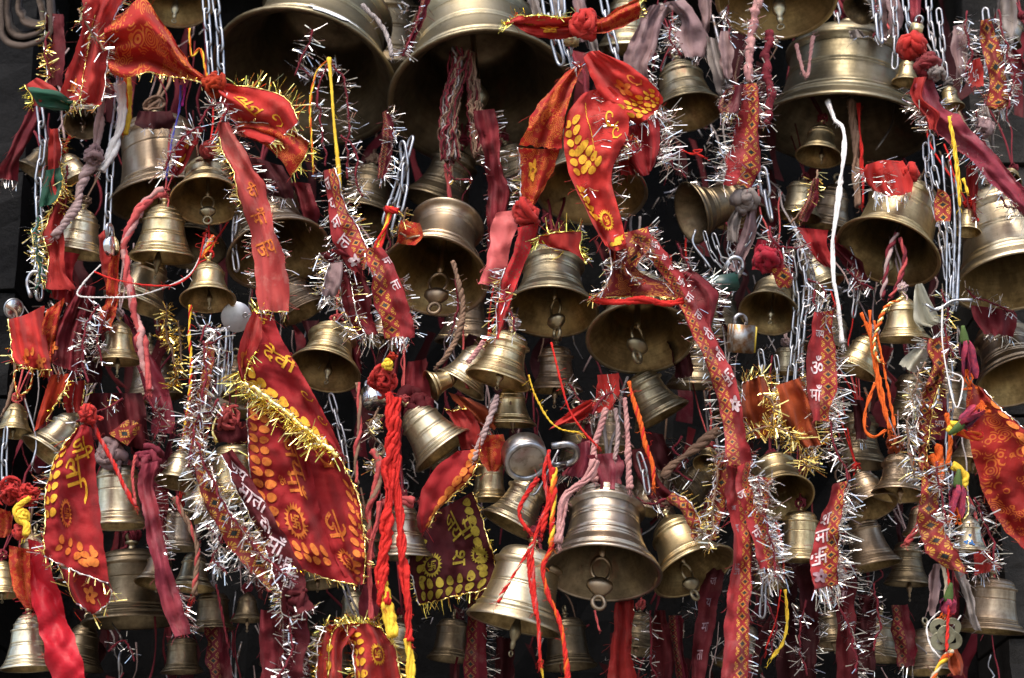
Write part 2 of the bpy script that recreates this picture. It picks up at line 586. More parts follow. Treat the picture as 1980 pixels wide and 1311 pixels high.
SHAPES = {
    # outer curve from lip (z=0) to crown (z=1); radii relative to the mouth
    'ring': ([(1.0, .0), (.985, .03), (.87, .13), (.745, .25), (.66, .38), (.61, .52), (.585, .66), (.58, .74), (.575, .80), (.56, .86), (.51, .92), (.40, .97), (.16, 1.0)],
             [('g', .085, .012, .02), ('g', .12, .010, .018), ('g', .27, .010, .012), ('g', .31, .010, .012), ('g', .37, .010, .012), ('g', .56, .010, .012), ('g', .60, .010, .012),
              ('r', .755, .034, .095), ('g', .865, .012, .02), ('g', .90, .01, .014)]),
    'big': ([(1.0, .0), (.985, .035), (.90, .11), (.81, .20), (.745, .32), (.70, .45), (.675, .58), (.66, .70), (.655, .78), (.63, .86), (.56, .93), (.42, .975), (.16, 1.0)],
            [('r', .17, .03, .022), ('g', .215, .012, .014), ('g', .47, .008, .009), ('g', .50, .008, .009), ('r', .775, .042, .06), ('g', .72, .01, .012)]),
    'step': ([(1.0, .0), (.985, .03), (.88, .10), (.77, .22), (.69, .36), (.63, .50), (.60, .62), (.585, .68), (.545, .73), (.51, .80), (.46, .86), (.36, .93), (.25, .975), (.10, 1.0)],
             [('g', .075, .012, .022), ('g', .13, .010, .016), ('g', .20, .010, .012), ('g', .40, .010, .012), ('g', .44, .01, .012), ('r', .69, .024, .05), ('r', .80, .016, .03), ('g', .88, .01, .016)]),
    'plain': ([(1.0, .0), (.99, .03), (.86, .10), (.73, .22), (.63, .38), (.57, .52), (.55, .62), (.545, .68), (.52, .74), (.46, .82), (.36, .89), (.24, .95), (.10, 1.0)],
              [('g', .055, .011, .02), ('g', .17, .010, .012), ('g', .21, .01, .012), ('r', .665, .022, .045), ('g', .75, .01, .014)]),
    'flange': ([(1.0, .0), (.985, .03), (.88, .12), (.77, .25), (.67, .40), (.60, .56), (.565, .70), (.56, .80), (.60, .875), (.68, .92), (.69, .95), (.62, .985), (.30, 1.0)],
               [('g', .10, .01, .016), ('g', .14, .01, .016), ('g', .18, .01, .014), ('g', .31, .01, .014), ('r', .80, .016, .02), ('g', .76, .01, .012)]),
    'tall': ([(1.0, .0), (.98, .03), (.86, .10), (.77, .20), (.715, .34), (.69, .48), (.675, .62), (.67, .74), (.665, .80), (.65, .86), (.60, .92), (.48, .97), (.18, 1.0)],
             [('r', .10, .022, .022), ('g', .15, .01, .014), ('g', .19, .01, .014), ('r', .79, .03, .06), ('g', .86, .01, .02), ('g', .58, .008, .012)]),
}
BELLMESH = {}


def bell_mesh(shape, mat):
    key = (shape, mat)
    if key not in BELLMESH:
        ctrl, feats = SHAPES[shape]
        out = interp_profile(ctrl, feats)
        lip = [(.955, -.004), (.985, -.008), (1.0, 0)]
        inner = [(max(.02, np.interp(z, [c[1] for c in ctrl], [c[0] for c in ctrl]) * .93 - .03), z) for z in (.9, .8, .65, .5, .35, .22, .12, .05)]
        prof = [(.004, .93)] + inner + [(.93, .005)] + lip + out[1:] + [(.004, 1.0)]
        v, f = lathe(prof, 48)
        nin = (len(inner) + 1) * 48
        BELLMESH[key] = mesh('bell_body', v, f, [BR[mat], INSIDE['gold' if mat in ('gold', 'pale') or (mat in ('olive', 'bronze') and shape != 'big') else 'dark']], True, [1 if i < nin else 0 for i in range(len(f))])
    return BELLMESH[key]


LOOPMESH = {}


def loop_mesh(mat):
    if mat not in LOOPMESH:
        b = MB()
        v, f = lathe([(.17, -.03), (.15, .02), (.09, .06), (.075, .12), (.13, .15), (.135, .19), (.08, .23), (.005, .24)], 20)
        b.add(v, f)
        v, f = torus(.12, .045, 18, 8)
        b.add(mv(v, (0, 0, .33)), f)
        LOOPMESH[mat] = b.mesh('hanging_loop', BR[mat])
    return LOOPMESH[mat]


BG = 'brass bells hung together in the cluster'


def bell(cx, cy, a, ratio, rot, hw, shape, mat, d, clap, label, extra=None, tie=True):
    """rim ellipse centre, half width, openness, lean in degrees, height/width"""
    r = ray(cx, cy).normalized()
    u = (up - r * up.dot(r)).normalized()
    rt = r.cross(u)
    t = math.asin(min(.97, ratio)); ph = math.radians(rot)
    A = (rt * math.sin(ph) + u * math.cos(ph)) * math.cos(t) + r * math.sin(t)
    X = A.cross(Vector((.3, .9, .2))).normalized()
    X = (Matrix.Rotation(RNG.uniform(0, 6), 3, A) @ X)
    Y = A.cross(X)
    R = a * S(cx, cy, d)
    H = R * 2 * hw
    M = Matrix.Translation(P(cx, cy, d)) @ Matrix((X, Y, A)).transposed().to_4x4()
    e = bpy.data.objects.new('brass_bell', None)
    col.objects.link(e)
    e.empty_display_size = .02
    e.matrix_world = M
    e['label'] = label; e['category'] = 'bell'; e['group'] = BG
    b = link('bell_body', bell_mesh(shape, mat), e)
    b.scale = (R, R, H)
    lo = link('hanging_loop', loop_mesh('gold' if mat in ('gold', 'pale') else 'olive'), e)
    lo.location = (0, 0, H * .985); lo.scale = (R, R, R)
    if clap:
        g = Vector(M.to_3x3().inverted() @ Vector((0, 0, -1)))
        k = .28 if clap != 'hook' else .2
        dirv = (Vector((0, 0, -1)) * (1 - k) + g * k + Vector((RNG.uniform(-.06, .06), RNG.uniform(-.06, .06), 0))).normalized()
        q = dirv.to_track_quat('-Z', 'Y').to_matrix()
        L = {'rod': 1.0, 'long': 1.18, 'hook': 1.28, 'chain': 1.3}[clap] * H
        s = R
        mb = MB()
        z0 = -.12 * H
        if clap in ('rod', 'long'):
            v, f = lathe([(.004, 0), (.035, 0), (.03, -.3 * L / s), (.038, -.6 * L / s), (.05, -.72 * L / s), (.10, -.80 * L / s), (.125, -.86 * L / s), (.10, -.92 * L / s), (.05, -.96 * L / s), (.06, -1.0 * L / s), (.035, -1.05 * L / s), (.004, -1.06 * L / s)], 16)
            mb.add(v * s, f)
            bm = MB()
            v, f = torus(.055, .018, 14, 6); bm.add(mv(v, (0, 0, -1.10 * L / s)) * s, f)
        else:
            v, f = lathe([(.004, 0), (.05, 0), (.055, -.35 * L / s), (.065, -.5 * L / s), (.045, -.55 * L / s), (.004, -.56 * L / s)], 14)
            mb.add(v * s, f)
            v, f = torus(.17, .032, 20, 7, 1.25); mb.add(mv(v, (0, 0, -.66 * L / s)) * s, f)
            bm = MB()
            v, f = lathe([(.004, -.74 * L / s), (.10, -.75 * L / s), (.17, -.78 * L / s), (.18, -.82 * L / s), (.13, -.86 * L / s), (.08, -.89 * L / s), (.004, -.90 * L / s)], 18)
            v = v * np.array([1.3, .95, 1])
            bm.add(v * s, f)
            v, f = torus(.105, .040, 18, 7, 1.1); bm.add(mv(v, (0, 0, -.955 * L / s)) * s, f)
        cm = BR['olive' if mat in ('gold', 'pale', 'olive') else 'bronze']
        c = link('clapper', mb.mesh('clapper', cm), e)
        c.matrix_local = Matrix.Translation((0, 0, H * .93)) @ q.to_4x4()
        link('clapper_eyelet' if clap in ('rod', 'long') else 'clapper_ball', bm.mesh('clapper_ball', cm), c)
    if tie:
        top = P(cx, cy, d) + A * (H + R * .33)
        w0 = np.array(top)
        kind = RNG.choice(['maroon', 'pinkred', 'grey', 'red', 'mauve', 'maroon', 'brown'])
        mb = MB()
        for k in range(7):
            a_ = np.linspace(0, 2 * math.pi * NR.uniform(.8, 1.3), 18) + NR.uniform(0, 6)
            rr = max(R * .13, .007) * NR.uniform(.8, 1.5)
            q = NR.normal(size=3); q /= np.linalg.norm(q); e1 = np.cross(q, NR.normal(size=3)); e1 /= np.linalg.norm(e1); e2 = np.cross(q, e1)
            mb.tube(w0 + rr * (np.cos(a_)[:, None] * e1 + np.sin(a_)[:, None] * e2) + NR.normal(0, .001, (18, 3)), max(R * .032, .0017) * NR.uniform(.7, 1.3), 6)
        for k in range(3):
            n_ = 16
            s_ = np.linspace(0, 1, n_)[:, None]
            upv = np.array((RNG.uniform(-.2, .2), RNG.uniform(.5, 1.1), 1.0)) * RNG.uniform(.16, .28)
            if k == 2: upv = np.array((RNG.uniform(-.3, .3), -.3, -1.0)) * RNG.uniform(.03, .06)
            mb.tube(w0 + s_ * upv + cr(NR.normal(0, .006, (5, 3)), n_) * s_, max(R * .03, .0018) * NR.uniform(.8, 1.3), 6)
        link('thread_tie', mb.mesh('thread_tie', TH[kind]), None, 'tie on ' + label, 'thread tie', 'thread ties on the bell crowns')
    if extra: extra(e, R, H)
    return e


# ---------------------------------------------------------------- tinsel
def strips(bases, dirs, length, width, rng, curl=.5):
    """many thin bent film strips: verts, faces"""
    n = len(bases)
    b = np.asarray(bases); d = np.asarray(dirs)
    d = d / (np.linalg.norm(d, axis=1)[:, None] + 1e-9)
    L = length * 1.2 * rng.beta(2.2, 2.0, n) + length * .2
    W = width * rng.uniform(.38, .9, n)
    s = np.cross(d, rng.normal(size=(n, 3))); s /= np.linalg.norm(s, axis=1)[:, None] + 1e-9
    c = np.cross(d, s)
    k = rng.normal(0, curl, n)
    v = np.empty((n, 6, 3))
    mid = b + d * (L * .5)[:, None]
    end = b + d * (L * .97)[:, None] + c * (k * L * .5)[:, None]
    h = s * (W * .5)[:, None]
    v[:, 0] = b - h * .6; v[:, 1] = b + h * .6; v[:, 2] = mid - h; v[:, 3] = mid + h; v[:, 4] = end - h; v[:, 5] = end + h
    o = np.arange(n)[:, None] * 6
    f = np.vstack([o + [0, 1, 3, 2], o + [2, 3, 5, 4]])
    return v.reshape(-1, 3), [tuple(int(i) for i in q) for q in f]


TINS = {'s': SILVER, 'g': GOLDT, 'y': GOLDY, 'd': DULLSILVER}


def garland(pts, label, d=-120, length=26, dens=.5, mats='s', width=2.6, core='maroon', group='tinsel garlands', corer=2.2, droop=.25):
    p = path3(pts, d, 4)
    p = p + np.stack([np.convolve(NR.normal(0, .004, len(p)), np.ones(5) / 5, 'same') for _ in range(3)], 1)
    L = arclen(p)[-1]
    n = int(L * 1000 * dens * .8)
    t = np.clip(NR.normal(0, 1.6, n) + NR.choice(NR.uniform(0, len(p) - 1.001, max(3, int(L * 1000 / 9))), n), 0, len(p) - 1.001)
    i = t.astype(int); fr = (t - i)[:, None]
    b = p[i] * (1 - fr) + p[i + 1] * fr
    tt, a, c = frames(p)
    an = NR.uniform(0, 2 * math.pi, n)[:, None]
    dr = np.cos(an) * a[i] + np.sin(an) * c[i] + tt[i] * NR.normal(0, .45, n)[:, None]
    dr[:, 2] -= droop
    mb = MB(); mb.tube(p, corer * .001 * (1 + .25 * NR.normal(size=len(p)).clip(-1, 1)), 6)
    o = link('tinsel_garland', mb.mesh('tinsel_garland', TH['brown' if core == 'gold' else core] if core in TH else CL[core]), None, label, 'tinsel', group)
    fm = MB()
    mats = ''.join({'s': 'sds'}.get(k, k) for k in mats)
    for q, mk in enumerate(mats):
        s = slice(q, n, len(mats))
        v, f = strips(b[s], dr[s], length * .001, width * .001, NR)
        fm.add(v, f, q)
    link('tinsel_strips', fm.mesh('tinsel_strips', [TINS[k] for k in mats], False), o, kind='stuff')
    return o


# ---------------------------------------------------------------- cloth
TXT = {}


def text_poly(s):
    if s not in TXT:
        c = bpy.data.curves.new('lettering', 'FONT'); c.body = s; c.resolution_u = 2
        c.offset = .012
        o = bpy.data.objects.new('lettering', c); col.objects.link(o)
        bpy.context.view_layer.update()
        m = o.to_mesh()
        v = np.array([tuple(q.co[:2]) for q in m.vertices]); f = [tuple(q.vertices) for q in m.polygons]
        o.to_mesh_clear(); bpy.data.objects.remove(o); bpy.data.curves.remove(c)
        v[:, 0] -= (v[:, 0].min() + v[:, 0].max()) / 2; v[:, 1] -= (v[:, 1].min() + v[:, 1].max()) / 2
        v = [tuple(q) for q in v]; st = []
        for q in f: st += [(q[0], q[i], q[i + 1]) for i in range(1, len(q) - 1)]
        f = []
        while st:                                   # split long triangles so that the letters follow the folds
            t = st.pop()
            ed = [(math.dist(v[t[i]], v[t[(i + 1) % 3]]), i) for i in range(3)]
            ln, i = max(ed)
            if ln < .16: f.append(t); continue
            a, b_, k = t[i], t[(i + 1) % 3], t[(i + 2) % 3]
            v.append(((v[a][0] + v[b_][0]) / 2, (v[a][1] + v[b_][1]) / 2)); m_ = len(v) - 1
            st += [(a, m_, k), (m_, b_, k)]
        v = np.array(v)
        TXT[s] = (v, f)
    return TXT[s]


def fan(pts):
    """polygon round its centre"""
    p = np.vstack([np.mean(pts, 0), pts]); n = len(pts)
    return p, [(0, i + 1, (i + 1) % n + 1) for i in range(n)]


def stroke(pts, w):
    v, f = [], []
    for (a, b_) in zip(pts[:-1], pts[1:]):
        a, b_ = np.array(a, float), np.array(b_, float)
        k = (b_ - a) / (np.linalg.norm(b_ - a) + 1e-9)
        n = np.array([-k[1], k[0]]) * w / 2
        e = k * w / 2
        o = len(v)
        m = (a + b_) / 2
        v += [a - e - n, a - e + n, m - n, m + n, b_ + e - n, b_ + e + n]
        f += [(o, o + 1, o + 3, o + 2), (o + 2, o + 3, o + 5, o + 4)]
    return np.array(v), f


def m_lobe(side):
    a = np.linspace(0, 2 * math.pi, 12, endpoint=False)
    x = np.cos(a) * .41 + .46; y = np.sin(a) * .30 * (1 - .2 * np.cos(a))
    return fan(np.stack([x * side, y + .16 * x], 1))


def motif(kind):
    """unit-size flat prints as (verts, faces) lists"""
    out = []
    if kind == 'petals':
        for s in (1, -1): out.append(m_lobe(s))
    elif kind == 'sun':
        n = 20
        a = np.linspace(0, 2 * math.pi, n * 2, endpoint=False)
        ro = np.where(np.arange(n * 2) % 2 == 0, .5, .37); ri = .31
        v = np.vstack([np.stack([ro * np.cos(a), ro * np.sin(a)], 1), np.stack([ri * np.cos(a), ri * np.sin(a)], 1)])
        N = n * 2
        out.append((v, [(i, (i + 1) % N, N + (i + 1) % N, N + i) for i in range(N)]))
        c = motif('mark')
        for v, f in c: out.append((v * .36, f))
    elif kind == 'mark':           # the auspicious temple mark printed on the cloth
        A, B, w = .42, .42, .13
        for st in ([(-A, 0), (A, 0)], [(0, -A), (0, A)], [(0, A), (B, A)], [(A, 0), (A, -B)], [(0, -A), (-B, -A)], [(-A, 0), (-A, B)]):
            out.append(stroke(st, w))
        for dx in (-.21, .21):
            for dy in (-.21, .21): out.append(stroke([(dx - .03, dy), (dx + .03, dy)], .09))
    elif kind == 'curl':
        a = np.linspace(0, 5, 16)
        out.append(stroke(np.stack([(.1 + .09 * a) * np.cos(a), (.1 + .09 * a) * np.sin(a)], 1), .11))
        out.append(stroke([(.5, -.3), (.2, -.55), (-.3, -.5)], .09))
    elif kind == 'dash':
        out.append(stroke([(0, -.5), (0, .5)], .22))
    elif kind == 'flower':
        for k in range(5):
            a = k * 2 * math.pi / 5
            v, f = m_lobe(1)
            c, s = math.cos(a), math.sin(a)
            out.append(((v * .62 + np.array((.06, -.06))) @ np.array([[c, s], [-s, c]]), f))
    else:
        out.append(text_poly(kind))
    return out


def patch(name, label, cat, rows, mat, d=-130, fold=(5, 1.5), fringe=(), prints=(), group=None, ragged=1.2, M=None, N=None, parent=None, crumple=1.0):
    """cloth surface lofted through rows of photo points; u runs along a row, v down the rows"""
    K = max(len(r) for r in rows)
    ctrl = []
    for r in rows:
        q = np.array([(p[0], p[1], p[2] if len(p) > 2 else d) for p in r], float)
        if len(q) != K: q = cr(q, K)
        ctrl.append(q)
    ctrl = np.array(ctrl)                               # rows, K, 3
    Wm = np.mean([arclen(c[:, :2])[-1] for c in ctrl]); Lm = arclen(ctrl.mean(1)[:, :2])[-1]
    N = N or int(np.clip(Wm / 5, 8, 26)); M = M or int(np.clip(Lm / 6, 8, 70))
    g = cr(ctrl, M + 1)                                 # M+1, K, 3
    g = np.swapaxes(cr(np.swapaxes(g, 0, 1), N + 1), 0, 1)   # M+1, N+1, 3
    u = np.linspace(0, 1, N + 1)[None, :]; v = np.linspace(0, 1, M + 1)[:, None]
    ph = NR.uniform(0, 6, 4)
    amp, fq = fold
    L_ = Lm / 100
    dd = amp * np.sin(2 * math.pi * (fq * u + .35 * np.sin(v * L_ * 1.3 + ph[1])) + ph[0]) + amp * .55 * np.sin(2 * math.pi * (fq * 2.1 * u - .23 * L_ * v) + ph[2]) + amp * .6 * np.sin(v * L_ * 2.6 + ph[3] + 2 * u)
    dd = dd * (2.1 if name == 'scarf' else 1.5) + NR.uniform(-7, 7) * ((2 * u - 1) ** 2 - .3)             # folds, and the edges curling over
    if name in ('ribbon', 'rag'):
        vv_ = v * Lm
        ws = 1 + sum(a_ * np.sin(vv_ / l_ + NR.uniform(0, 6)) for a_, l_ in ((.08, 24), (.05, 11), (.06, 41)))
        ct = g.mean(1, keepdims=True)
        off = sum(a_ * np.sin(vv_ / l_ + NR.uniform(0, 6)) for a_, l_ in ((2.0, 31), (.7, 13)))
        g[..., :2] = ct[..., :2] + (g[..., :2] - ct[..., :2]) * ws[..., None]
        g[..., 0] += off
        g[..., 2] += .30 * Wm * (u - .5) * 2 * np.sin(vv_ / 37 + NR.uniform(0, 6))
    for wl, am in ((70, 3.4), (38, 2.3), (20, 1.15)):                        # crumples
        for _ in range(3):
            th = NR.uniform(0, math.pi); ph2 = NR.uniform(0, 6, 2)
            k = 2 * math.pi / (wl * NR.uniform(.8, 1.3))
            q = g[..., 0] * math.cos(th) * k + g[..., 1] * math.sin(th) * k + ph2[0]
            dd = dd + am * .85 * crumple * np.sin(q + .9 * np.sin(.37 * q + ph2[1]))
    g[..., 2] += dd
    e = np.zeros((M + 1, N + 1)); e[:, 0] = e[:, -1] = 1; e[-1, :] = 1
    for ax in (0, 1):
        jit = NR.normal(0, 1, g.shape[:2])
        jit = (jit + np.roll(jit, 1, 0) + np.roll(jit, -1, 0)) / 1.7
        g[..., ax] += jit * ragged * .8 * e
    pos = PA(g)
    W1 = N + 1
    faces = [(i * W1 + j, i * W1 + j + 1, (i + 1) * W1 + j + 1, (i + 1) * W1 + j) for i in range(M) for j in range(N)]
    me = mesh(name, pos.reshape(-1, 3), faces, CL[mat])
    uvl = me.uv_layers.new(name='cloth')
    idx = np.empty(len(me.loops), int); me.loops.foreach_get('vertex_index', idx)
    uvv = np.stack([np.broadcast_to(u, (M + 1, N + 1)), np.broadcast_to(v * Lm / max(Wm, 1), (M + 1, N + 1))], -1).reshape(-1, 2)[idx]
    uvl.data.foreach_set('uv', uvv.ravel())
    o = link(name, me, parent, label, cat, group)

    def at(uu, vv):
        x = np.clip(uu, 0, 1) * N; y = np.clip(vv, 0, 1) * M
        i = np.minimum(y.astype(int), M - 1); j = np.minimum(x.astype(int), N - 1)
        fy = (y - i)[:, None]; fx = (x - j)[:, None]
        return (pos[i, j] * (1 - fy) * (1 - fx) + pos[i + 1, j] * fy * (1 - fx) + pos[i, j + 1] * (1 - fy) * fx + pos[i + 1, j + 1] * fy * fx)

    def nrm(uu, vv):
        h = .02
        n = np.cross(at(uu + h, vv) - at(uu - h, vv), at(uu, vv + h) - at(uu, vv - h))
        n /= np.linalg.norm(n, axis=1)[:, None] + 1e-12
        s = np.sign(((np.array(EYE) - at(uu, vv)) * n).sum(1))[:, None]
        return n * np.where(s == 0, 1, s)

    # loose threads at the edges -----------------------------------
    hb = MB()
    for _ in range(int(Lm / 14)):
        a_ = NR.uniform(0, 1); sd_ = NR.choice([0., 1.])
        b_ = at(np.array([sd_]), np.array([a_]))[0] if NR.rand() < .7 else at(np.array([a_]), np.array([1.]))[0]
        dv = NR.normal(0, 1, 3) + np.array([sd_ - .5, -.4, -.9]); dv /= np.linalg.norm(dv)
        tt_ = np.linspace(0, NR.uniform(.008, .028), 5)[:, None]
        hb.tube(b_ + dv * tt_ + np.cumsum(NR.normal(0, .0011, (5, 3)), 0) * np.linspace(0, 1, 5)[:, None], .00042, 3)
    if hb.n: link('loose_threads', hb.mesh('loose_threads', CL[mat]), o, kind='stuff')
    # prints --------------------------------------------------------
    inks = {}
    for pr in prints:
        ink, kind, u0, v0, size, rot = pr[:6]
        reps = pr[6] if len(pr) > 6 else None            # (du, dv, count)
        items = [(u0, v0)] if not reps else [(u0 + reps[0] * k, v0 + reps[1] * k) for k in range(reps[2])]
        for (a, b_) in items:
            wl = arclen(PA(cr(g[min(M, max(0, int(b_ * M)))], 9)))[-1] * 1000
            a_, c_ = math.cos(math.radians(rot)), math.sin(math.radians(rot))
            for vv, ff in motif(kind):
                x = (vv[:, 0] * a_ - vv[:, 1] * c_) * size; y = (vv[:, 0] * c_ + vv[:, 1] * a_) * size
                uu = a + x / max(wl, 1); v2 = b_ - y / max(Lm, 1)
                keep = [q for q in ff if all(.02 < uu[i] < .98 and .0 < v2[i] < 1 for i in q)]
                if not keep: continue
                inks.setdefault((id(pr), a, b_), [ink, kind, MB()])[2].add(at(uu, v2) + nrm(uu, v2) * (.0024 if kind in ('petals', 'flower', 'sun') else .0017), keep)
    for ink, kind, mb in inks.values():
        nm = {'petals': 'printed_petals', 'sun': 'printed_medallion', 'mark': 'printed_mark', 'curl': 'printed_scroll', 'flower': 'printed_flower', 'dash': 'printed_dash'}.get(kind, 'printed_letters')
        link(nm, mb.mesh(nm, ink), o)
    # fringes -------------------------------------------------------
    for fr in fringe:
        side, mk, ln, dens = fr[:4]
        v0, v1 = fr[4] if len(fr) > 4 else (0, 1)
        if not isinstance(side, str) or side in 'LR':
            uu0 = {'L': 0., 'R': 1.}.get(side, side)
            tot = Lm * (v1 - v0)
        else:
            tot = Wm * (v1 - v0)
        n = max(4, int(tot * dens * .9))
        t = NR.uniform(v0, v1, n * 2)
        cl = .5 + .5 * np.sin(t * tot / 13 + NR.uniform(0, 6)) * np.sin(t * tot / 31 + NR.uniform(0, 6))
        t = t[NR.uniform(0, 1, n * 2) < .25 + .75 * cl][:n]
        n = len(t)
        if side == 'L' or side == 'R' or not isinstance(side, str):
            uu = np.full(n, uu0); vv = t
            inn = np.full(n, .5) if isinstance(side, str) else uu0 + NR.choice([-.2, .2], n)
            b = at(uu, vv); out = b - at(inn, vv)
        else:
            vv = np.full(n, 1. if side == 'B' else 0.); uu = t
            b = at(uu, vv); out = b - at(uu, np.full(n, .9 if side == 'B' else .1))
        out /= np.linalg.norm(out, axis=1)[:, None] + 1e-9
        nn = nrm(uu, vv)
        dr = out + nn * NR.normal(.2, .45, n)[:, None] + NR.normal(0, .33, (n, 3))
        dr[:, 2] -= .18
        mb = MB()
        mk = ''.join({'s': 'sds'}.get(k, k) for k in mk)
        for q, k in enumerate(mk):
            s = slice(q, n, len(mk))
            vs, fs = strips(b[s] + nn[s] * .002, dr[s], ln * .001, .0021, NR)
            mb.add(vs, fs, q)
        link('tinsel_fringe', mb.mesh('tinsel_fringe', [TINS[k] for k in mk], False), o, kind='stuff')
        # braid tape that carries the fringe
        if not ('g' in mk or 'y' in mk): continue
        ts = np.linspace(v0, v1, max(5, int(tot / 4)))
        if isinstance(side, str) and side in 'TB':
            bu, bv = ts, np.full(len(ts), 1. if side == 'B' else 0.)
        else:
            bu, bv = np.full(len(ts), uu0), ts
        pb = at(bu, bv) + nrm(bu, bv) * .0012 + NR.normal(0, .0006, (len(ts), 3))
        tb = MB(); tb.tube(pb, .0015 * (1 + .5 * NR.normal(size=len(ts)).clip(-1.5, 1.5)), 5)
        link('edge_braid', tb.mesh('edge_braid', TINS['d' if NR.rand() < .5 else mk[0]]), o)
    return o


def knot(x, y, r, d, mat, parent=None, label=None, cat='knot', group=None, turns=4, name='knot', fat=.30):
    """a lump of wrapped cloth"""
    mb = MB()
    s = S(x, y, d)
    c = np.array(P(x, y, d))
    if turns < 8: turns = turns * 2 + 2
    for k in range(turns):
        a = np.linspace(0, 2 * math.pi * NR.uniform(.6, 1.0), 26)
        q = NR.normal(size=3); q /= np.linalg.norm(q)
        e1 = np.cross(q, NR.normal(size=3)); e1 /= np.linalg.norm(e1); e2 = np.cross(q, e1)
        R = r * s * (.62 + .16 * NR.normal())
        p = c + R * (np.cos(a)[:, None] * e1 + np.sin(a)[:, None] * e2 * .8) + q * R * .45 * NR.normal()
        p += np.stack([np.sin(a * 3 + i + k) for i in range(3)], 1) * r * s * .08
        ft = r * s * fat * NR.uniform(.55, 1.1) * (.45 + .65 * np.sin(np.linspace(.15, 3.0, 26))) * (1 + .14 * np.sin(a * 7 + k))
        v, f = tube(p, ft, 10)
        v = v + .0013 * np.stack([np.sin(v[:, 0] * 900 + k), np.sin(v[:, 2] * 800), np.sin(v[:, 1] * 900 + k)], 1)
        mb.add(v, f)
    m = mb.mesh(name, CL[mat] if mat in CL else TH[mat])
    return link(name, m, parent, label, cat if label else None, group)


# ---------------------------------------------------------------- cords, chains
CG = 'cords and threads tied among the bells'


def cord(pts, r, mats, label, d=-150, strands=3, twist=.035, spread=.9, fray=0, thin=1.0, name='cord', cat='cord', wav=0.0, parent=None, group=CG):
    p = path3(pts, d, 4 if strands > 1 else 6)
    if wav: p = p + np.stack([np.convolve(NR.normal(0, wav * .001, len(p)), np.ones(4) / 4, 'same') for _ in range(3)], 1)
    L = arclen(p) * 1000
    t, a, b_ = frames(p)
    mats = [mats] if isinstance(mats, str) else list(mats)
    mb = MB()
    sm = np.convolve(NR.normal(0, 1, len(p) + 8), np.ones(9) / 3, 'valid')
    r = r * (1 + .17 * sm.clip(-2, 2))
    if strands == 1:
        mb.tube(p, r * .001 * (1 + .12 * NR.normal(size=len(p)).clip(-1.5, 1.5)), 7)
    else:
        for k in range(strands):
            ph = 2 * math.pi * k / strands + NR.normal(0, .2)
            an = ph + L * twist * 2 * math.pi * (1 if twist > .012 else NR.uniform(.3, 1.4))
            rr = (r * .001 * spread)[:, None] * (.55 if strands < 5 else NR.uniform(.2, .95))
            an = an + .5 * np.sin(L * .04 + k) + .35 * sm
            q = p + rr * (np.cos(an)[:, None] * a + np.sin(an)[:, None] * b_)
            mb.tube(q, thin * r * .001 * (.62 if strands <= 3 else 1.15 / math.sqrt(strands)) * (1 + .1 * NR.normal(size=len(q)).clip(-1.5, 1.5)), 6, k % len(mats))
    fray = fray * 2 + int(L[-1] / 22)
    if fray:
        for k in range(fray):
            i = NR.randint(0, len(p)) if k % 3 else len(p) - 1
            dv = NR.normal(0, 1, 3) * .5 + (t[i] if k % 3 == 0 else 0); dv[2] -= .3
            dv /= np.linalg.norm(dv)
            ln = NR.uniform(.006, .020)
            q = p[i] + dv * np.linspace(0, ln, 5)[:, None] + NR.normal(0, .0012, (5, 3))
            mb.tube(q, .00042, 3, k % len(mats))
    return link(name, mb.mesh(name, [TH[m] for m in mats]), parent, label, cat if label else None, group if label else None)


LINKM = {}


def link_mesh(mat):
    if mat.name not in LINKM:
        n = 16
        a = np.linspace(0, 2 * math.pi, n, endpoint=False)
        p = np.stack([np.cos(a) * .21, np.zeros(n), np.sign(np.sin(a)) * (np.abs(np.sin(a)) ** .8) * .36 + np.where(np.sin(a) >= 0, .27, -.27)], 1)
        q = np.vstack([p, p[:1], p[1:2]])
        tt = np.roll(p, -1, 0) - np.roll(p, 1, 0); tt /= np.linalg.norm(tt, axis=1)[:, None]
        nn = np.cross(tt, (0, 1, 0))
        m = 7; b_ = np.linspace(0, 2 * math.pi, m, endpoint=False)
        v = (p[:, None] + .078 * (np.cos(b_)[None, :, None] * nn[:, None] + np.sin(b_)[None, :, None] * np.array([0, 1, 0]))).reshape(-1, 3)
        f = [(i * m + j, ((i + 1) % n) * m + j, ((i + 1) % n) * m + (j + 1) % m, i * m + (j + 1) % m) for i in range(n) for j in range(m)]
        LINKM[mat.name] = mesh('chain_link', v, f, mat)
    return LINKM[mat.name]


def chain(pts, label, d=-60, size=27, mat=None, group='steel chains the bells hang from', wide=1.0):
    mat = mat or STEEL
    q = np.array([(a[0], a[1], a[2] if len(a) > 2 else d) for a in pts], float)
    L = arclen(q[:, :2])[-1]
    p = even(PA(cr(q, 60)), max(2, int(L / (size * .90))) + 1)
    e = bpy.data.objects.new('chain', None); col.objects.link(e)
    e.location = p[0]; e.empty_display_size = .02
    e['label'] = label; e['category'] = 'chain'; e['group'] = group
    me = link_mesh(mat)
    for i in range(len(p) - 1):
        c = (p[i] + p[i + 1]) / 2
        t = Vector(p[i + 1] - p[i]); ln = t.length; t.normalize()
        s = ln / .98
        rr = math.radians(35 + 90 * (i % 2)) + RNG.uniform(-.3, .3)
        x = t.cross(Vector((0, -1, 0.1))).normalized()
        x = Matrix.Rotation(rr, 3, t) @ x
        y = t.cross(x)
        M = Matrix((x, y, t)).transposed().to_4x4()
        o = link('chain_link', me, e)
        o.matrix_local = Matrix.Translation(Vector(c) - Vector(p[0])) @ M @ Matrix.Diagonal((s * .85 * wide, s * .85, s, 1))
    return e


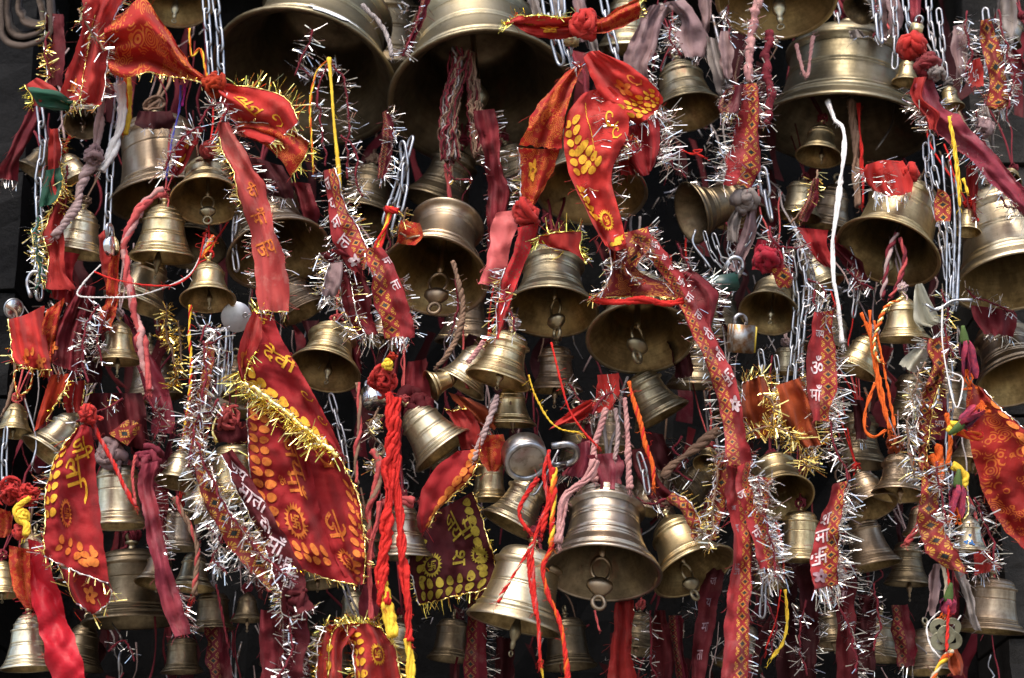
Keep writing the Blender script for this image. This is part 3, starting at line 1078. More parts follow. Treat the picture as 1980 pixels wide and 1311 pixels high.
# ---------------------------------------------------------------- the setting
def slab(name, x0, x1, y0, y1, z0, z1, mat, **k):
    v = [(x, y, z) for x in (x0, x1) for y in (y0, y1) for z in (z0, z1)]
    f = [(0, 1, 3, 2), (4, 6, 7, 5), (0, 4, 5, 1), (2, 3, 7, 6), (0, 2, 6, 4), (1, 5, 7, 3)]
    return link(name, mesh(name, v, f, mat, False), **k)


WALL = stone('dark_stone', (.003, .003, .0035), (.013, .0125, .0125), 3)
WALL2 = stone('grey_stone', (.012, .011, .011), (.05, .046, .041), 5)
GROUND = stone('courtyard_paving', (.17, .155, .13), (.26, .24, .20), 1.2)
slab('ground', -400, 400, -400, 400, -.3, 0, GROUND, kind='structure')
# back wall: a rough sheet of masonry behind the hanging bells
gx, gz = 60, 40
wv = [(-2.2 + 4.4 * i / gx, .78 + .035 * math.sin(i * 1.7 + j * .6) + NR.normal(0, .012), 0.01 + 4.6 * j / gz) for j in range(gz + 1) for i in range(gx + 1)]
wf = [(j * (gx + 1) + i, j * (gx + 1) + i + 1, (j + 1) * (gx + 1) + i + 1, (j + 1) * (gx + 1) + i) for j in range(gz) for i in range(gx)]
link('wall', mesh('wall', wv, wf, WALL, False), kind='structure')
slab('added_shade_slab', -2.6, 2.6, .22, 1.6, 4.02, 4.2, WALL2, kind='structure')  # added slab out of view, keeps the wall and depth behind the bells dark


def pier(name, x0, x1, d, label, mat):
    """rough masonry pier at the side of the cluster: stacked dressed blocks, each a part"""
    e = bpy.data.objects.new(name, None); col.objects.link(e)
    e.location = (x0, d, 0); e['label'] = label; e['category'] = 'pier'
    z = .004
    while z < 3.97:
        h = min(RNG.uniform(.22, .34), 3.97 - z)
        b = MB()
        n = 5
        g = [(x0 + (x1 - x0) * i / n, d + NR.normal(0, .006), z + .004 + (h - .008) * j / n) for j in range(n + 1) for i in range(n + 1)]
        v = g + [(x, d + .3, zz) for x, y, zz in g]
        m = (n + 1) ** 2
        f = [(j * (n + 1) + i, j * (n + 1) + i + 1, (j + 1) * (n + 1) + i + 1, (j + 1) * (n + 1) + i) for j in range(n) for i in range(n)]
        for j in range(n):
            f += [(j * (n + 1), (j + 1) * (n + 1), m + (j + 1) * (n + 1), m + j * (n + 1)), (j * (n + 1) + n, m + j * (n + 1) + n, m + (j + 1) * (n + 1) + n, (j + 1) * (n + 1) + n)]
            f += [(j, m + j, m + j + 1, j + 1), (n * (n + 1) + j, n * (n + 1) + j + 1, m + n * (n + 1) + j + 1, m + n * (n + 1) + j)]
        b.add(np.array(v) - np.array((x0, d, 0)), f)
        link('stone_block', b.mesh('stone_block', mat, False), e)
        z += h


pier('stone_pier', -1.6, -1.045, .30, 'dark masonry pier at the left edge behind the red cloths', WALL)
pier('stone_pier', 1.02, 1.6, .42, 'grey masonry pier behind the ribbons at the top right', WALL2)

# ---------------------------------------------------------------- bells
B = bell
# the big ones at the top
B(590, 152, 184, .68, 20, .62, 'big', 'olive', 260, None, 'biggest bell at the top left centre, with white paint splashed on its lip')
B(930, 192, 182, .72, -7, .64, 'big', 'olive', 215, 'rod', 'big wide open bell at the top centre with frayed rags round its clapper')
B(343, 0, 74, .74, 4, .75, 'ring', 'olive', 60, 'long', 'cut off bell at the top edge above the orange red scarf')
B(1502, -4, 119, .70, -3, .7, 'ring', 'gold', 40, 'long', 'golden lit bell cut by the top edge with a big knob clapper')
B(1632, 252, 168, .42, 3, .60, 'big', 'olive', 260, None, 'big broad bell at the upper right with a smaller bell hanging under it')
B(1583, 303, 46, .50, 6, .78, 'plain', 'gold', 190, 'rod', 'small bell hanging inside the mouth of the big upper right bell')
B(1330, 218, 72, .52, -12, .80, 'step', 'olive', 150, None, 'medium bell hung below bleached mauve rags right of the red scarf')
B(742, 130, 92, .15, 0, .8, 'big', 'dark', 520, None, 'dull bell far behind between the two biggest bells at the top')
B(1214, 96, 62, .2, 0, .8, 'ring', 'olive', 420, None, 'dull bell half hidden behind the mauve rags at the top')
# upper left
B(160, 240, 38, .80, 8, .7, 'plain', 'grey', 40, 'rod', 'small silvery bell facing out below the green and red scarf')
B(318, 388, 107, .42, -6, .80, 'tall', 'bronze', 170, None, 'large straight sided bell behind the steel chain at the upper left')
B(400, 389, 72, .66, 2, .72, 'step', 'gold', -20, 'chain', 'open mouthed bell with a chain link clapper under the silver tinsel')
B(62, 332, 36, .25, 32, .8, 'plain', 'dark', 90, None, 'small dull bell leaning beside the left hand chain')
B(150, 346, 34, .25, -25, .8, 'plain', 'pale', 70, None, 'small pale bell half hidden behind the knotted mauve rope')
B(147, 491, 57, .20, 10, .78, 'step', 'pale', 10, None, 'pale stepped bell hung from the knotted mauve rope')
B(313, 499, 66, .20, 3, .80, 'step', 'gold', -10, 'long', 'shiny stepped bell beside the twisted pink red rope')
B(402, 580, 55, .48, 1, .76, 'plain', 'gold', -60, 'rod', 'small bell with a white thread and orange knot at its loop')
B(538, 492, 103, .66, -16, .80, 'ring', 'bronze', 60, None, 'brown bell crossed by the long faded red ribbon')
B(588, 604, 50, .30, -28, .8, 'step', 'bronze', 130, None, 'dull leaning bell behind the end of the faded red ribbon')
B(262, 590, 66, .22, 22, .8, 'plain', 'pale', 70, None, 'pale leaning bell behind the white string and pink red rope')
B(368, 480, 70, .6, 5, .8, 'ring', 'dark', 260, None, 'dark bell deep behind the chain link clapper bell')
# left middle
B(228, 700, 47, .20, 2, .86, 'plain', 'gold', -40, 'long', 'small shiny bell hung on a red cloth loop at the left')
B(27, 838, 37, .32, 4, .82, 'step', 'gold', 0, 'rod', 'small bell at the left edge tied with an orange beaded wire')
B(92, 880, 62, .22, 38, .8, 'plain', 'pale', 30, None, 'pale bell lying aslant behind the crimson scarf at left')
B(228, 1018, 60, .14, 0, 1.0, 'tall', 'pale', 20, None, 'tall pale straight sided bell beside the crimson scarf at left')
B(340, 934, 42, .34, 12, .80, 'plain', 'pale', -20, 'rod', 'small bright bell next to the fuzzy pink knot')
B(344, 1061, 43, .16, 2, .86, 'tall', 'grey', 30, None, 'small grey bell hanging beside the weathered pink ribbon')
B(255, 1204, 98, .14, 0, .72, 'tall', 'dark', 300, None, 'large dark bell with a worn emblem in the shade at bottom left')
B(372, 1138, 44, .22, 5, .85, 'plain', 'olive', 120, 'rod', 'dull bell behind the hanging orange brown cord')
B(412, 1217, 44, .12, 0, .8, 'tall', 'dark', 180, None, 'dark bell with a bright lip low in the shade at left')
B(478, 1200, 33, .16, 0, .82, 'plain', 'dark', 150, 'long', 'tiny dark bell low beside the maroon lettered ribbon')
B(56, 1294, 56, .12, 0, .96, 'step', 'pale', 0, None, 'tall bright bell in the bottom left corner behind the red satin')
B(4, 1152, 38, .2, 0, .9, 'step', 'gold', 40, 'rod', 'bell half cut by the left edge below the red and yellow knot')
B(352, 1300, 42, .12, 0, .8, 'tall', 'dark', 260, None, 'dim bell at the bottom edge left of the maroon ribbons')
B(385, 1000, 46, .28, -12, .8, 'plain', 'pale', 60, None, 'pale bell peeping out behind silver tinsel right of the grey bell')
B(450, 962, 54, .2, 0, .95, 'tall', 'gold', 30, None, 'bell bound with maroon thread behind the lettered maroon ribbon')
# centre
B(841, 535, 106, .73, 14, .76, 'flange', 'bronze', 60, 'chain', 'large flange topped bell with a brown rope on its clapper')
B(1143, 372, 110, .60, 2, .70, 'ring', 'olive', 60, None, 'wide open bell behind the hanging red printed scarf')
B(1336, 412, 62, .48, 76, .95, 'ring', 'dark', 120, None, 'dark bell tipped on its side with its mouth to the right')
B(1065, 604, 94, .54, 2, .76, 'ring', 'olive', -20, 'hook', 'large bell below the green printed cloth with a ring clapper')
B(1238, 655, 106, .66, -3, .66, 'ring', 'olive', -40, 'hook', 'wide bell capped by a tinselled red cloth, orange thread on its clapper')
B(846, 396, 72, .24, 22, .8, 'ring', 'dark', 330, None, 'dark bell lip in the shade under the big top centre bell')
B(627, 718, 72, .56, 14, .72, 'ring', 'gold', -10, 'rod', 'polished ringed bell right of the scarf with yellow lettering')
B(832, 746, 32, .30, 68, .9, 'plain', 'gold', 20, None, 'small bell tipped sideways near the red thread knot')
B(857, 872, 66, .16, -38, .80, 'step', 'pale', 10, None, 'bright bell leaning with its lip down to the right')
B(890, 745, 54, .18, 32, .80, 'step', 'pale', 60, None, 'pale bell leaning behind the golden bell in the centre')
B(962, 736, 65, .22, 16, .76, 'ring', 'gold', -30, 'rod', 'golden ringed bell leaning in the centre with a pale braid at its side')
B(1075, 756, 52, .14, 0, .84, 'ring', 'bronze', 100, 'long', 'shaded brown bell between the two wide ring clapper bells')
B(988, 822, 49, .13, 1, .78, 'plain', 'gold', 50, 'rod', 'small golden bell below the leaning golden bell in the centre')
B(1280, 806, 60, .12, -30, .80, 'ring', 'olive', 70, None, 'bell leaning below the wide bell with grey cords over it')
B(1345, 748, 58, .12, 0, .8, 'ring', 'dark', 150, None, 'dull bell behind the lettered ribbon and dark green padlock')
B(946, 966, 40, .14, 0, 1.0, 'tall', 'gold', 80, None, 'bell half hidden behind the scarf with orange petals')
B(778, 1079, 62, .10, 0, .84, 'step', 'grey', -10, None, 'grey stepped bell behind the two long red tassels')
B(764, 1264, 44, .3, 10, .8, 'plain', 'olive', 60, None, 'dull bell at the bottom beside the yellow tassel end')
B(690, 1200, 40, .3, -10, .8, 'plain', 'olive', 170, None, 'dusty bell in the shade below the big crimson scarf')
B(850, 905, 40, .2, 20, .8, 'plain', 'dark', 180, None, 'dark bell deep behind the leaning bright bell')
# hero group, bottom centre
B(1165, 1109, 116, .48, 3, .80, 'ring', 'grey', -60, 'hook', 'largest bell at the bottom centre with grooved waist and cast clapper')
B(1343, 1106, 86, .44, -27, .76, 'plain', 'gold', -20, 'hook', 'bell leaning against the large bottom centre bell on its right')
B(986, 1017, 62, .18, 28, .80, 'ring', 'pale', 30, None, 'pale bell leaning under the round steel padlock')
B(994, 1208, 96, .14, 14, .80, 'big', 'pale', 0, 'long', 'large pale bell leaning at the bottom left of the largest front bell')
B(1326, 950, 48, .2, 48, .8, 'ring', 'dark', 110, None, 'dull leaning bell behind the hero pair near silver tinsel')
B(1366, 898, 27, .7, 12, .8, 'plain', 'gold', 60, None, 'tiny bell mouth showing beside the silver edged ribbon')
# right
B(1487, 606, 60, .72, 10, .76, 'step', 'olive', 0, 'rod', 'bell with a round dark mouth under the red and white knot')
B(1717, 488, 104, .60, 20, .76, 'tall', 'gold', 10, 'long', 'large golden bell topped with a red cloth and silver fringe', tie=False)
B(1747, 657, 54, .14, -1, .78, 'plain', 'gold', -60, None, 'small polished bell with an orange gold cord on its left')
B(1962, 546, 120, .46, -12, .82, 'big', 'pale', 60, None, 'large pale bell cut by the right edge with a dark open mouth')
B(1968, 738, 86, .52, -20, .78, 'ring', 'bronze', 200, None, 'brown shaded bell at the right edge below the large pale one')
B(1652, 716, 46, .24, 26, .80, 'step', 'gold', 50, None, 'leaning bell behind the tied orange cords')
B(1592, 556, 46, .25, -28, .8, 'plain', 'olive', 130, None, 'dull bell leaning behind the white cord')
B(1520, 722, 30, .16, 0, .85, 'tall', 'olive', 110, None, 'small straight bell behind the doubled chain at right')
B(1738, 957, 54, .30, 2, .74, 'ring', 'bronze', 20, 'rod', 'brown ringed bell under frayed orange threads at right')
B(1690, 982, 50, .46, -24, .80, 'step', 'bronze', 60, None, 'bell leaning below the brown ringed bell with its mouth to the right')
B(1688, 1096, 58, .14, -14, .95, 'plain', 'bronze', 130, None, 'bell with a bright lip behind the short silver fringed ribbon')
B(1548, 1084, 48, .10, 0, 1.0, 'tall', 'gold', 40, None, 'tall golden bell half covered by the short silver fringed ribbon')
B(1513, 962, 64, .68, -16, .76, 'big', 'gold', 10, None, 'open golden bell below the rust and gold tinsel bow')
B(1874, 1066, 40, .10, 0, .85, 'plain', 'pale', 30, None, 'small pale bell with blue paint spots at the lower right')
B(1915, 1221, 68, .09, 2, .76, 'tall', 'bronze', 90, None, 'broad brown bell at the lower right beside the coin charm')
B(1776, 1034, 32, .14, 0, .9, 'plain', 'bronze', 130, None, 'small shaded bell behind the curved medallion ribbon')
B(1870, 449, 27, .42, 2, .95, 'plain', 'gold', -30, None, 'tiny bell hung on a yellow thread at the right')
B(1752, 160, 28, .40, 4, .9, 'plain', 'gold', 130, None, 'tiny bell on a chain left of the red knot at the upper right')
B(1840, 208, 26, .40, -8, .9, 'plain', 'gold', 130, None, 'tiny bell peeping out right of the red knot at the upper right')
B(1664, 842, 22, .12, 0, .95, 'plain', 'olive', 110, None, 'tiny bell in the shade behind the orange cord loop')
B(1490, 1134, 42, .2, -4, .8, 'plain', 'bronze', 110, 'long', 'brown bell with a rusty clapper behind silver tinsel at the lower right')
B(1755, 1130, 46, .12, 0, .9, 'ring', 'dark', 260, 'long', 'dark bell in the shade right of the bright lipped bell')
B(1660, 900, 58, .2, 0, .9, 'ring', 'dark', 220, None, 'dark bell far behind the brown ringed bell')
B(1760, 800, 44, .3, 0, .9, 'ring', 'dark', 150, None, 'dark bell in the shade below the small polished bell')
B(1950, 350, 26, .75, 20, .6, 'plain', 'gold', 120, None, 'small brass dish shaped bell at the right edge above the pink ribbon')
B(1948, 78, 30, .4, 30, .8, 'plain', 'grey', 160, None, 'grey tilted bell at the top right by the stone pier')
B(1660, 20, 34, .7, 40, .7, 'plain', 'grey', 90, None, 'grey bell mouth on top of the big upper right bell')
B(700, 430, 74, .5, 10, .8, 'ring', 'dark', 330, None, 'dark bell deep in the shade left of the steel chain pair')
B(1010, 370, 60, .3, -20, .8, 'ring', 'dark', 330, None, 'dark bell rim behind the left tail of the red scarf')
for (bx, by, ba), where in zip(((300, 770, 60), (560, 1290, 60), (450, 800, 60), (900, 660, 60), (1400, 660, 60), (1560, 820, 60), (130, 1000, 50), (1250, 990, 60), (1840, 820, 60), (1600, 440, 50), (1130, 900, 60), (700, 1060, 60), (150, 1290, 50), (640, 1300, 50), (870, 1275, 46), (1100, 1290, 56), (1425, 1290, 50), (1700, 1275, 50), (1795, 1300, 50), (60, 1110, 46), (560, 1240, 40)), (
        'behind the wine red satin ribbon',
        'behind the lower dark maroon ribbons at the bottom edge',
        'behind the pinkish red thread knot',
        'behind the brown clapper rope',
        'behind the padlock with the yellow side',
        'behind the rust orange bow',
        'behind the crimson scarf at left',
        'between the largest front bell and its leaning neighbour',
        'behind the wilted flowers in the right column',
        'behind the flat white cotton cord',
        'behind the pale cords above the largest front bell',
        'behind the left red tassel',
        'right of the red satin ribbon at the bottom edge',
        'behind the bunched red scarf at the bottom edge',
        'below the dark scarf with yellow prints',
        'below the largest front bell',
        'behind the bottom end of the straight medallion ribbon',
        'right of the lettered maroon ribbon at bottom right',
        'left of the twisted cord below the coin charm',
        'behind the top of the red satin ribbon',
        'above the bunched red scarf at the bottom')):
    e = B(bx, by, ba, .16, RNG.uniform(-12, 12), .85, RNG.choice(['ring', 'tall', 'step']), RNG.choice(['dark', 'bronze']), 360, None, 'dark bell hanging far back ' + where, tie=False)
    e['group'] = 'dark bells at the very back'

# dimmer bells wedged in the second row
for bx, by, ba, br, brot, bs, bm, bd, lab in (
    (690, 590, 44, .3, -8, 'step', 'bronze', 210, 'dim brown bell behind the short wide medallion ribbon'),
    (470, 770, 46, .3, 10, 'plain', 'olive', 200, 'dim bell behind the short steel chain and orange tipped scarf fold'),
    (740, 660, 42, .35, 14, 'ring', 'bronze', 220, 'dim bell between the polished ringed bell and the red thread knot'),
    (905, 850, 44, .25, -12, 'step', 'olive', 200, 'dim bell behind the orange print bundle'),
    (1180, 870, 50, .2, 0, 'ring', 'bronze', 230, 'dim brown bell behind the pale pink cords'),
    (1420, 800, 46, .3, -10, 'plain', 'olive', 200, 'dim bell right of the long lettered ribbon behind the rust bow'),
    (1600, 680, 48, .35, 12, 'step', 'bronze', 200, 'dim bell behind the ribbon with the white emblem'),
    (1430, 420, 56, .4, -14, 'ring', 'bronze', 230, 'dim bell behind the pale grey knotted rag'),
    (1545, 420, 44, .3, 8, 'tall', 'olive', 260, 'dim bell in the gap below the big upper right bell mouth'),
    (1880, 900, 50, .3, 10, 'ring', 'bronze', 180, 'dim bell behind the large orange printed red scarf'),
    (620, 1130, 44, .25, -6, 'step', 'dark', 240, 'dim bell under the lower corner of the large crimson scarf'),
    (300, 1130, 42, .3, 12, 'plain', 'bronze', 200, 'dim bell behind the lower half of the weathered pink ribbon'),
    (150, 1120, 44, .25, -8, 'plain', 'bronze', 230, 'dim bell under the curled hem of the crimson scarf'),
    (1230, 1260, 48, .2, 6, 'ring', 'dark', 260, 'dim bell right of the dark red strip below the largest front bell'),
    (1610, 1250, 46, .2, -6, 'step', 'dark', 240, 'dim bell behind the maroon ribbons at the bottom right'),
):
    B(bx, by, ba, br, brot, .8, bs, bm, bd, 'rod', lab)

# ---------------------------------------------------------------- chains
chain([(397, -10), (402, 60), (408, 150)], 'steel chain falling past the left end of the biggest bell', -10, 34)
chain([(415, -10), (425, 70), (428, 165)], 'second steel chain just right of the one by the biggest bell', 40, 34)
chain([(233, 140), (226, 205), (214, 310), (207, 450)], 'long steel chain crossing in front of the straight sided bell', -60, 36)
chain([(76, 205), (84, 280), (74, 360), (78, 470), (76, 575)], 'steel chain down the left column beside the green cloths', -40, 38)
chain([(432, 640), (428, 700), (424, 760)], 'short steel chain below the white tinsel rosette', -60, 38)
chain([(447, 630), (446, 690), (440, 760)], 'thin chain behind the short steel chain', 0, 26)
chain([(795, 270), (772, 350), (745, 430)], 'heavy chain under the big bell, left one of the pair', -20, 40)
chain([(778, 280), (784, 350), (762, 450)], 'heavy chain under the big bell, right one of the pair', -30, 40)
chain([(1085, -10), (1090, 60), (1110, 140)], 'chain running behind the twisted orange scarf to the red scarf', -50, 42)
chain([(1165, -10), (1180, 60), (1200, 135)], 'chain behind the right end of the twisted orange scarf', -20, 40)
chain([(1055, -10), (1068, 60), (1085, 120)], 'chain left of the twisted orange scarf knot', 0, 40)
chain([(1692, -10), (1698, 40), (1702, 78)], 'chain above the shoulder of the big upper right bell', 30, 34)
chain([(1727, -10), (1732, 60), (1730, 130)], 'rusty chain holding the tiny bell at the upper right', 60, 30, IRON)
chain([(1750, -10), (1755, 40), (1765, 75)], 'steel chain above the red knot with a brass tag', 0, 30)
chain([(1795, -10), (1800, 60), (1815, 130)], 'dark chain right of the brass tag', 100, 30, IRON)
chain([(1548, 485), (1560, 560), (1550, 640), (1545, 735)], 'outer steel chain below the red and white knot', -40, 38)
chain([(1530, 500), (1540, 580), (1535, 660), (1528, 745)], 'inner steel chain below the red and white knot', -20, 38)
chain([(1800, 265), (1808, 340), (1830, 420), (1842, 520), (1838, 600)], 'long chain running down the right column from the dark bell mouth', -60, 34)
chain([(1790, 280), (1795, 350), (1815, 430), (1832, 540)], 'thinner chain beside the long chain in the right column', -40, 30, IRON)
chain([(1835, 700), (1838, 790), (1833, 880), (1840, 960)], 'chain below the cream wrapper in the right column', -50, 34)
chain([(1380, 455), (1400, 505), (1440, 530)], 'thin chain looped above the green padlock', -10, 24)
chain([(1470, 420), (1445, 470), (1412, 500), (1410, 545)], 'thin chain running to the green padlock', -20, 24)
chain([(640, 765), (655, 820), (668, 880), (672, 950)], 'thin wire chain below the polished ringed bell', 0, 30, IRON)
chain([(1472, 1020), (1478, 1090), (1474, 1190)], 'thin chain down the right of the long lettered ribbon', -20, 34, IRON)
chain([(1474, 330), (1482, 380), (1490, 420)], 'large hook chain below the bleached tinsel rope', -10, 46)
chain([(1236, 880), (1248, 920), (1252, 950)], 'short wire chain holding the leaning bell', -50, 40, IRON)
chain([(12, 830), (8, 890), (10, 960)], 'wire chain at the left edge above the red knot', -40, 36)
chain([(660, 1090), (668, 1140), (690, 1190)], 'chain in the shade below the big crimson scarf', 60, 30, IRON)
chain([(1310, -10), (1330, 60), (1380, 120)], 'chain behind the bleached mauve rags', 60, 30, IRON)
chain([(880, 640), (870, 690), (900, 720)], 'dark chain behind the pale leaning bell', 150, 24, IRON)
chain([(1650, 500), (1656, 560), (1650, 610)], 'thin chain behind the orange cords', 40, 26, IRON)
chain([(1612, 0), (1620, 30), (1625, 60)], 'dull chain behind the grey bell mouth', 160, 26, IRON)

# ---------------------------------------------------------------- the deep tangle nobody could count
def in_mouth(x, y):
    return any(((x - a) / r1) ** 2 + ((y - c) / r2) ** 2 < 1 for a, c, r1, r2 in ((592, 150, 185, 170), (930, 200, 185, 145), (1632, 260, 165, 90)))


def tangle(name, n, mats, dr, wr, Lr, flatness, seed, yr=(-60, 1340)):
    """dim strips of old cloth and thread filling the depth behind the bells"""
    r = np.random.RandomState(seed)
    mb = MB()
    for k in range(n):
        x, y = r.uniform(40, 1950), r.uniform(*yr); d = r.uniform(*dr)
        if in_mouth(x, y + 80): continue
        L = r.uniform(*Lr); m = 12
        t = np.linspace(0, 1, m)
        px = x + cr(r.normal(0, 10, (5, 1)), m)[:, 0] + r.normal(0, 30) * t; py = y + L * t; pd = d + cr(r.normal(0, 9, (5, 1)), m)[:, 0]
        w_ = r.uniform(*wr) * (.8 + .25 * np.sin(t * r.uniform(3, 12) + r.uniform(0, 6)))
        if flatness:
            a = r.uniform(-1.2, 1.2) + np.cumsum(r.normal(0, .25, m))
            q = []
            for s_ in (-1, -.3, .35, 1):
                q.append(PA(np.stack([px + s_ * w_ * np.cos(a), py + s_ * 3, pd + s_ * w_ * np.sin(a) + 4 * np.sin(s_ * 4 + t * 9)], 1)))
            v = np.stack(q, 1).reshape(-1, 3)
            f = [(i * 4 + j, i * 4 + j + 1, i * 4 + j + 5, i * 4 + j + 4) for i in range(m - 1) for j in range(3)]
            mb.add(v, f, k % len(mats))
        else:
            mb.tube(PA(np.stack([px, py, pd], 1)), np.abs(w_) * .001 * .5, 5, k % len(mats))
    return link(name, mb.mesh(name, mats), None, kind='stuff', label={'tangled_rags': 'dim tangle of old maroon rags filling the gaps behind the bells', 'tangled_threads': 'dim tangle of threads and cords filling the gaps behind the bells', 'tinsel_wisps': 'stray dulled tinsel wisps glinting in the gaps behind the bells'}[name], cat='tangle')


tangle('tangled_rags', 170, [CL['shademaroon'], CL['ribdull'], CL['shademaroon'], CL['shademaroon'], CL['maroon'], CL['wine']], (230, 620), (7, 17), (90, 260), True, 3)
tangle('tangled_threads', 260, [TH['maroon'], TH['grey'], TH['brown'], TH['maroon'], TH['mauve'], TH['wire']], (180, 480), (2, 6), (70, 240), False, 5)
fb, fd = [], []
rr_ = np.random.RandomState(9)
for k in range(150):
    x, y, d = rr_.uniform(40, 1950), rr_.uniform(-20, 1320), rr_.uniform(260, 480)
    if in_mouth(x, y): continue
    n = rr_.randint(8, 34)
    t = np.linspace(0, 1, n)
    p_ = PA(np.stack([x + rr_.normal(0, 4, n) + rr_.normal(0, 25) * t, y + rr_.uniform(20, 90) * t, np.full(n, d)], 1))
    fb.append(p_); q = rr_.normal(0, 1, (n, 3)); q[:, 2] -= .2; fd.append(q)
v, f = strips(np.vstack(fb), np.vstack(fd), .026, .0026, rr_)
mb = MB(); mb.add(v, f); link('tinsel_wisps', mb.mesh('tinsel_wisps', [DULLSILVER], False), None, kind='stuff', label='stray dulled tinsel wisps glinting in the gaps behind the bells', cat='tinsel')
# ---------------------------------------------------------------- scarves and ribbons
SG = 'printed temple scarves'; RG = 'woven ribbons with medallions and lettering'; PG = 'plain rags and ribbons'
Y, O, OL, WH, DW = INK_Y, INK_O, INK_OL, INK_W, INK_D
MARK = 'mark'

# upper left orange red scarf and its tails
patch('scarf', 'orange red sheer scarf puffed out to the left of its knot at the top left', 'scarf',
      [[(200, 50), (205, 95), (212, 140)], [(240, 22), (235, 90), (238, 150)], [(276, -6), (285, 80), (285, 142)], [(322, 55), (325, 105), (322, 148)], [(352, 100), (352, 130), (350, 152)], [(380, 138), (380, 147), (382, 158)], [(402, 150), (402, 158), (404, 170)]],
      'orangeprint', -120, (14, 1.3), [('R', 'g', 16, .25, (.25, 1))], [(O, 'जय', .3, .72, 34, -50)], SG, N=22)
patch('scarf', 'red scarf end with gold tinsel bands hanging beside the puffed orange scarf', 'scarf',
      [[(160, 0), (205, -5), (240, -5)], [(160, 40), (185, 40), (215, 45)], [(145, 100), (175, 95), (208, 105)], [(125, 150), (165, 145), (205, 155)], [(112, 190), (160, 185), (198, 195)], [(118, 205), (155, 200), (190, 207)]],
      'redsheer', -135, (8, 1.5), [('B', 'gs', 30, .6), ('R', 'gs', 24, .8, (.0, .8)), (.45, 'gs', 24, .8, (.15, .9))], [(O, 'flower', .3, .7, 26, 0)], SG)
patch('scarf', 'orange red scarf flap with gold tinsel reaching right from the knot', 'scarf',
      [[(420, 160), (424, 182), (428, 200)], [(452, 165), (448, 200), (450, 232)], [(500, 172), (485, 220), (470, 258)], [(550, 190), (525, 235), (495, 268)], [(578, 235), (550, 262), (520, 280)]],
      'red', -135, (9, 1.2), [('L', 'gy', 30, .8, (.25, 1)), ('B', 'gy', 26, .7)], [(Y, 'जय', .35, .45, 38, -60), (Y, 'curl', .4, .78, 30, 0)], SG)
patch('scarf', 'second red flap folded under the gold fringed scarf flap', 'scarf',
      [[(455, 238), (458, 250), (462, 262)], [(505, 238), (500, 255), (500, 275)], [(560, 250), (550, 275), (535, 300)], [(600, 275), (590, 305), (562, 342)]],
      'orangeprint', -120, (7, 1.0), [('B', 'yg', 30, .7), ('L', 'g', 14, .5)], (), SG)
knot(412, 162, 22, -150, 'orange', None, 'orange red cloth knot joining the puffed scarf and its right flap', 'knot', 'cloth knots')
garland([(150, 20), (165, 45), (185, 75), (200, 100)], 'gold tinsel burst at the top left above the red scarf end', -150, 34, .9, 'gs', 3.2, 'gold')
garland([(385, 240), (405, 205), (440, 205), (430, 235)], 'silver tinsel rosette at the orange red cloth knot', -160, 34, .9, 's', 2.8)
garland([(395, 245), (360, 260), (335, 290), (318, 330)], 'silver tinsel strand sweeping left over the straight sided bell', -110, 30, .8, 's', 2.8)
patch('scarf', 'small crimson printed tail hanging left of the long faded ribbon', 'scarf',
      [[(360, 250), (395, 245)], [(340, 285), (380, 282)], [(332, 320), (362, 318)], [(325, 335), (345, 340)]], 'chunari', -70, (5, 1), [('L', 's', 24, .7)], [(Y, 'flower', .5, .6, 26, 0), (Y, 'flower', .5, .25, 22, 0)], SG)
patch('ribbon', 'long faded red sheer ribbon with silver fringe down the left centre', 'ribbon',
      [[(422, 238), (442, 236)], [(430, 285), (468, 282)], [(452, 340), (498, 338)], [(468, 395), (520, 392)], [(482, 450), (538, 446)], [(492, 520), (550, 515)], [(499, 600), (558, 604)]],
      'faded', -150, (5, 1.4), [('L', 's', 24, .28), ('R', 's', 24, .3), ('B', 'gs', 26, .8), ('L', 'g', 14, .5, (.1, .5))], [(O, 'माँ', .5, .58, 40, 10), (O, 'जय', .5, .75, 40, 10), (O, 'दी', .5, .42, 36, 15)], PG)
knot(405, 292, 16, -60, 'faded', None, 'faded pink knot tied on top of the chain link clapper bell', 'knot', 'cloth knots')

# left column
patch('ribbon', 'narrow red ribbon with green end hanging at the top of the left column', 'ribbon',
      [[(85, 25), (122, 28)], [(82, 75), (124, 78)], [(92, 125), (122, 128)], [(95, 165), (125, 168)]], 'maroon', -60, (5, 1), [('L', 'g', 18, .5)], [(DW, MARK, .3, .35, 18, 0), (DW, 'माँ', .4, .1, 18, 0)], PG)
patch('rag', 'dark green rag with gold tinsel in the left column', 'rag',
      [[(85, 330), (122, 322)], [(82, 360), (120, 355)], [(80, 400), (105, 395)]], 'green', -80, (5, 1.4), [('R', 'g', 22, .8)], (), PG)
patch('rag', 'green and red rag tied below the gold fringed scarf end', 'rag',
      [[(52, 165), (75, 205)], [(75, 168), (92, 212)], [(110, 178), (112, 212)], [(140, 195), (130, 214)]], 'green', -150, (8, 1.4), [('B', 'g', 18, .7)], (), PG)
patch('rag', 'red rag with gold tinsel behind the green one at the left', 'rag',
      [[(48, 165), (70, 150)], [(60, 190), (105, 170)], [(62, 205), (130, 205)]], 'redsheer', -130, (5, 1.4), [('L', 'y', 18, .7)], (), PG)
patch('rag', 'narrow red rag hanging down the left column with gold tinsel edge', 'rag',
      [[(95, 250), (112, 248)], [(92, 300), (115, 298)], [(95, 345), (112, 350)], [(100, 400), (128, 380)], [(85, 450), (120, 440)], [(95, 500), (125, 520)], [(90, 560), (150, 560)]], 'redsheer', -70, (7, 1.4), [('R', 'g', 26, .6, (.0, .5)), ('L', 'g', 22, .5, (.5, 1))], (), PG)
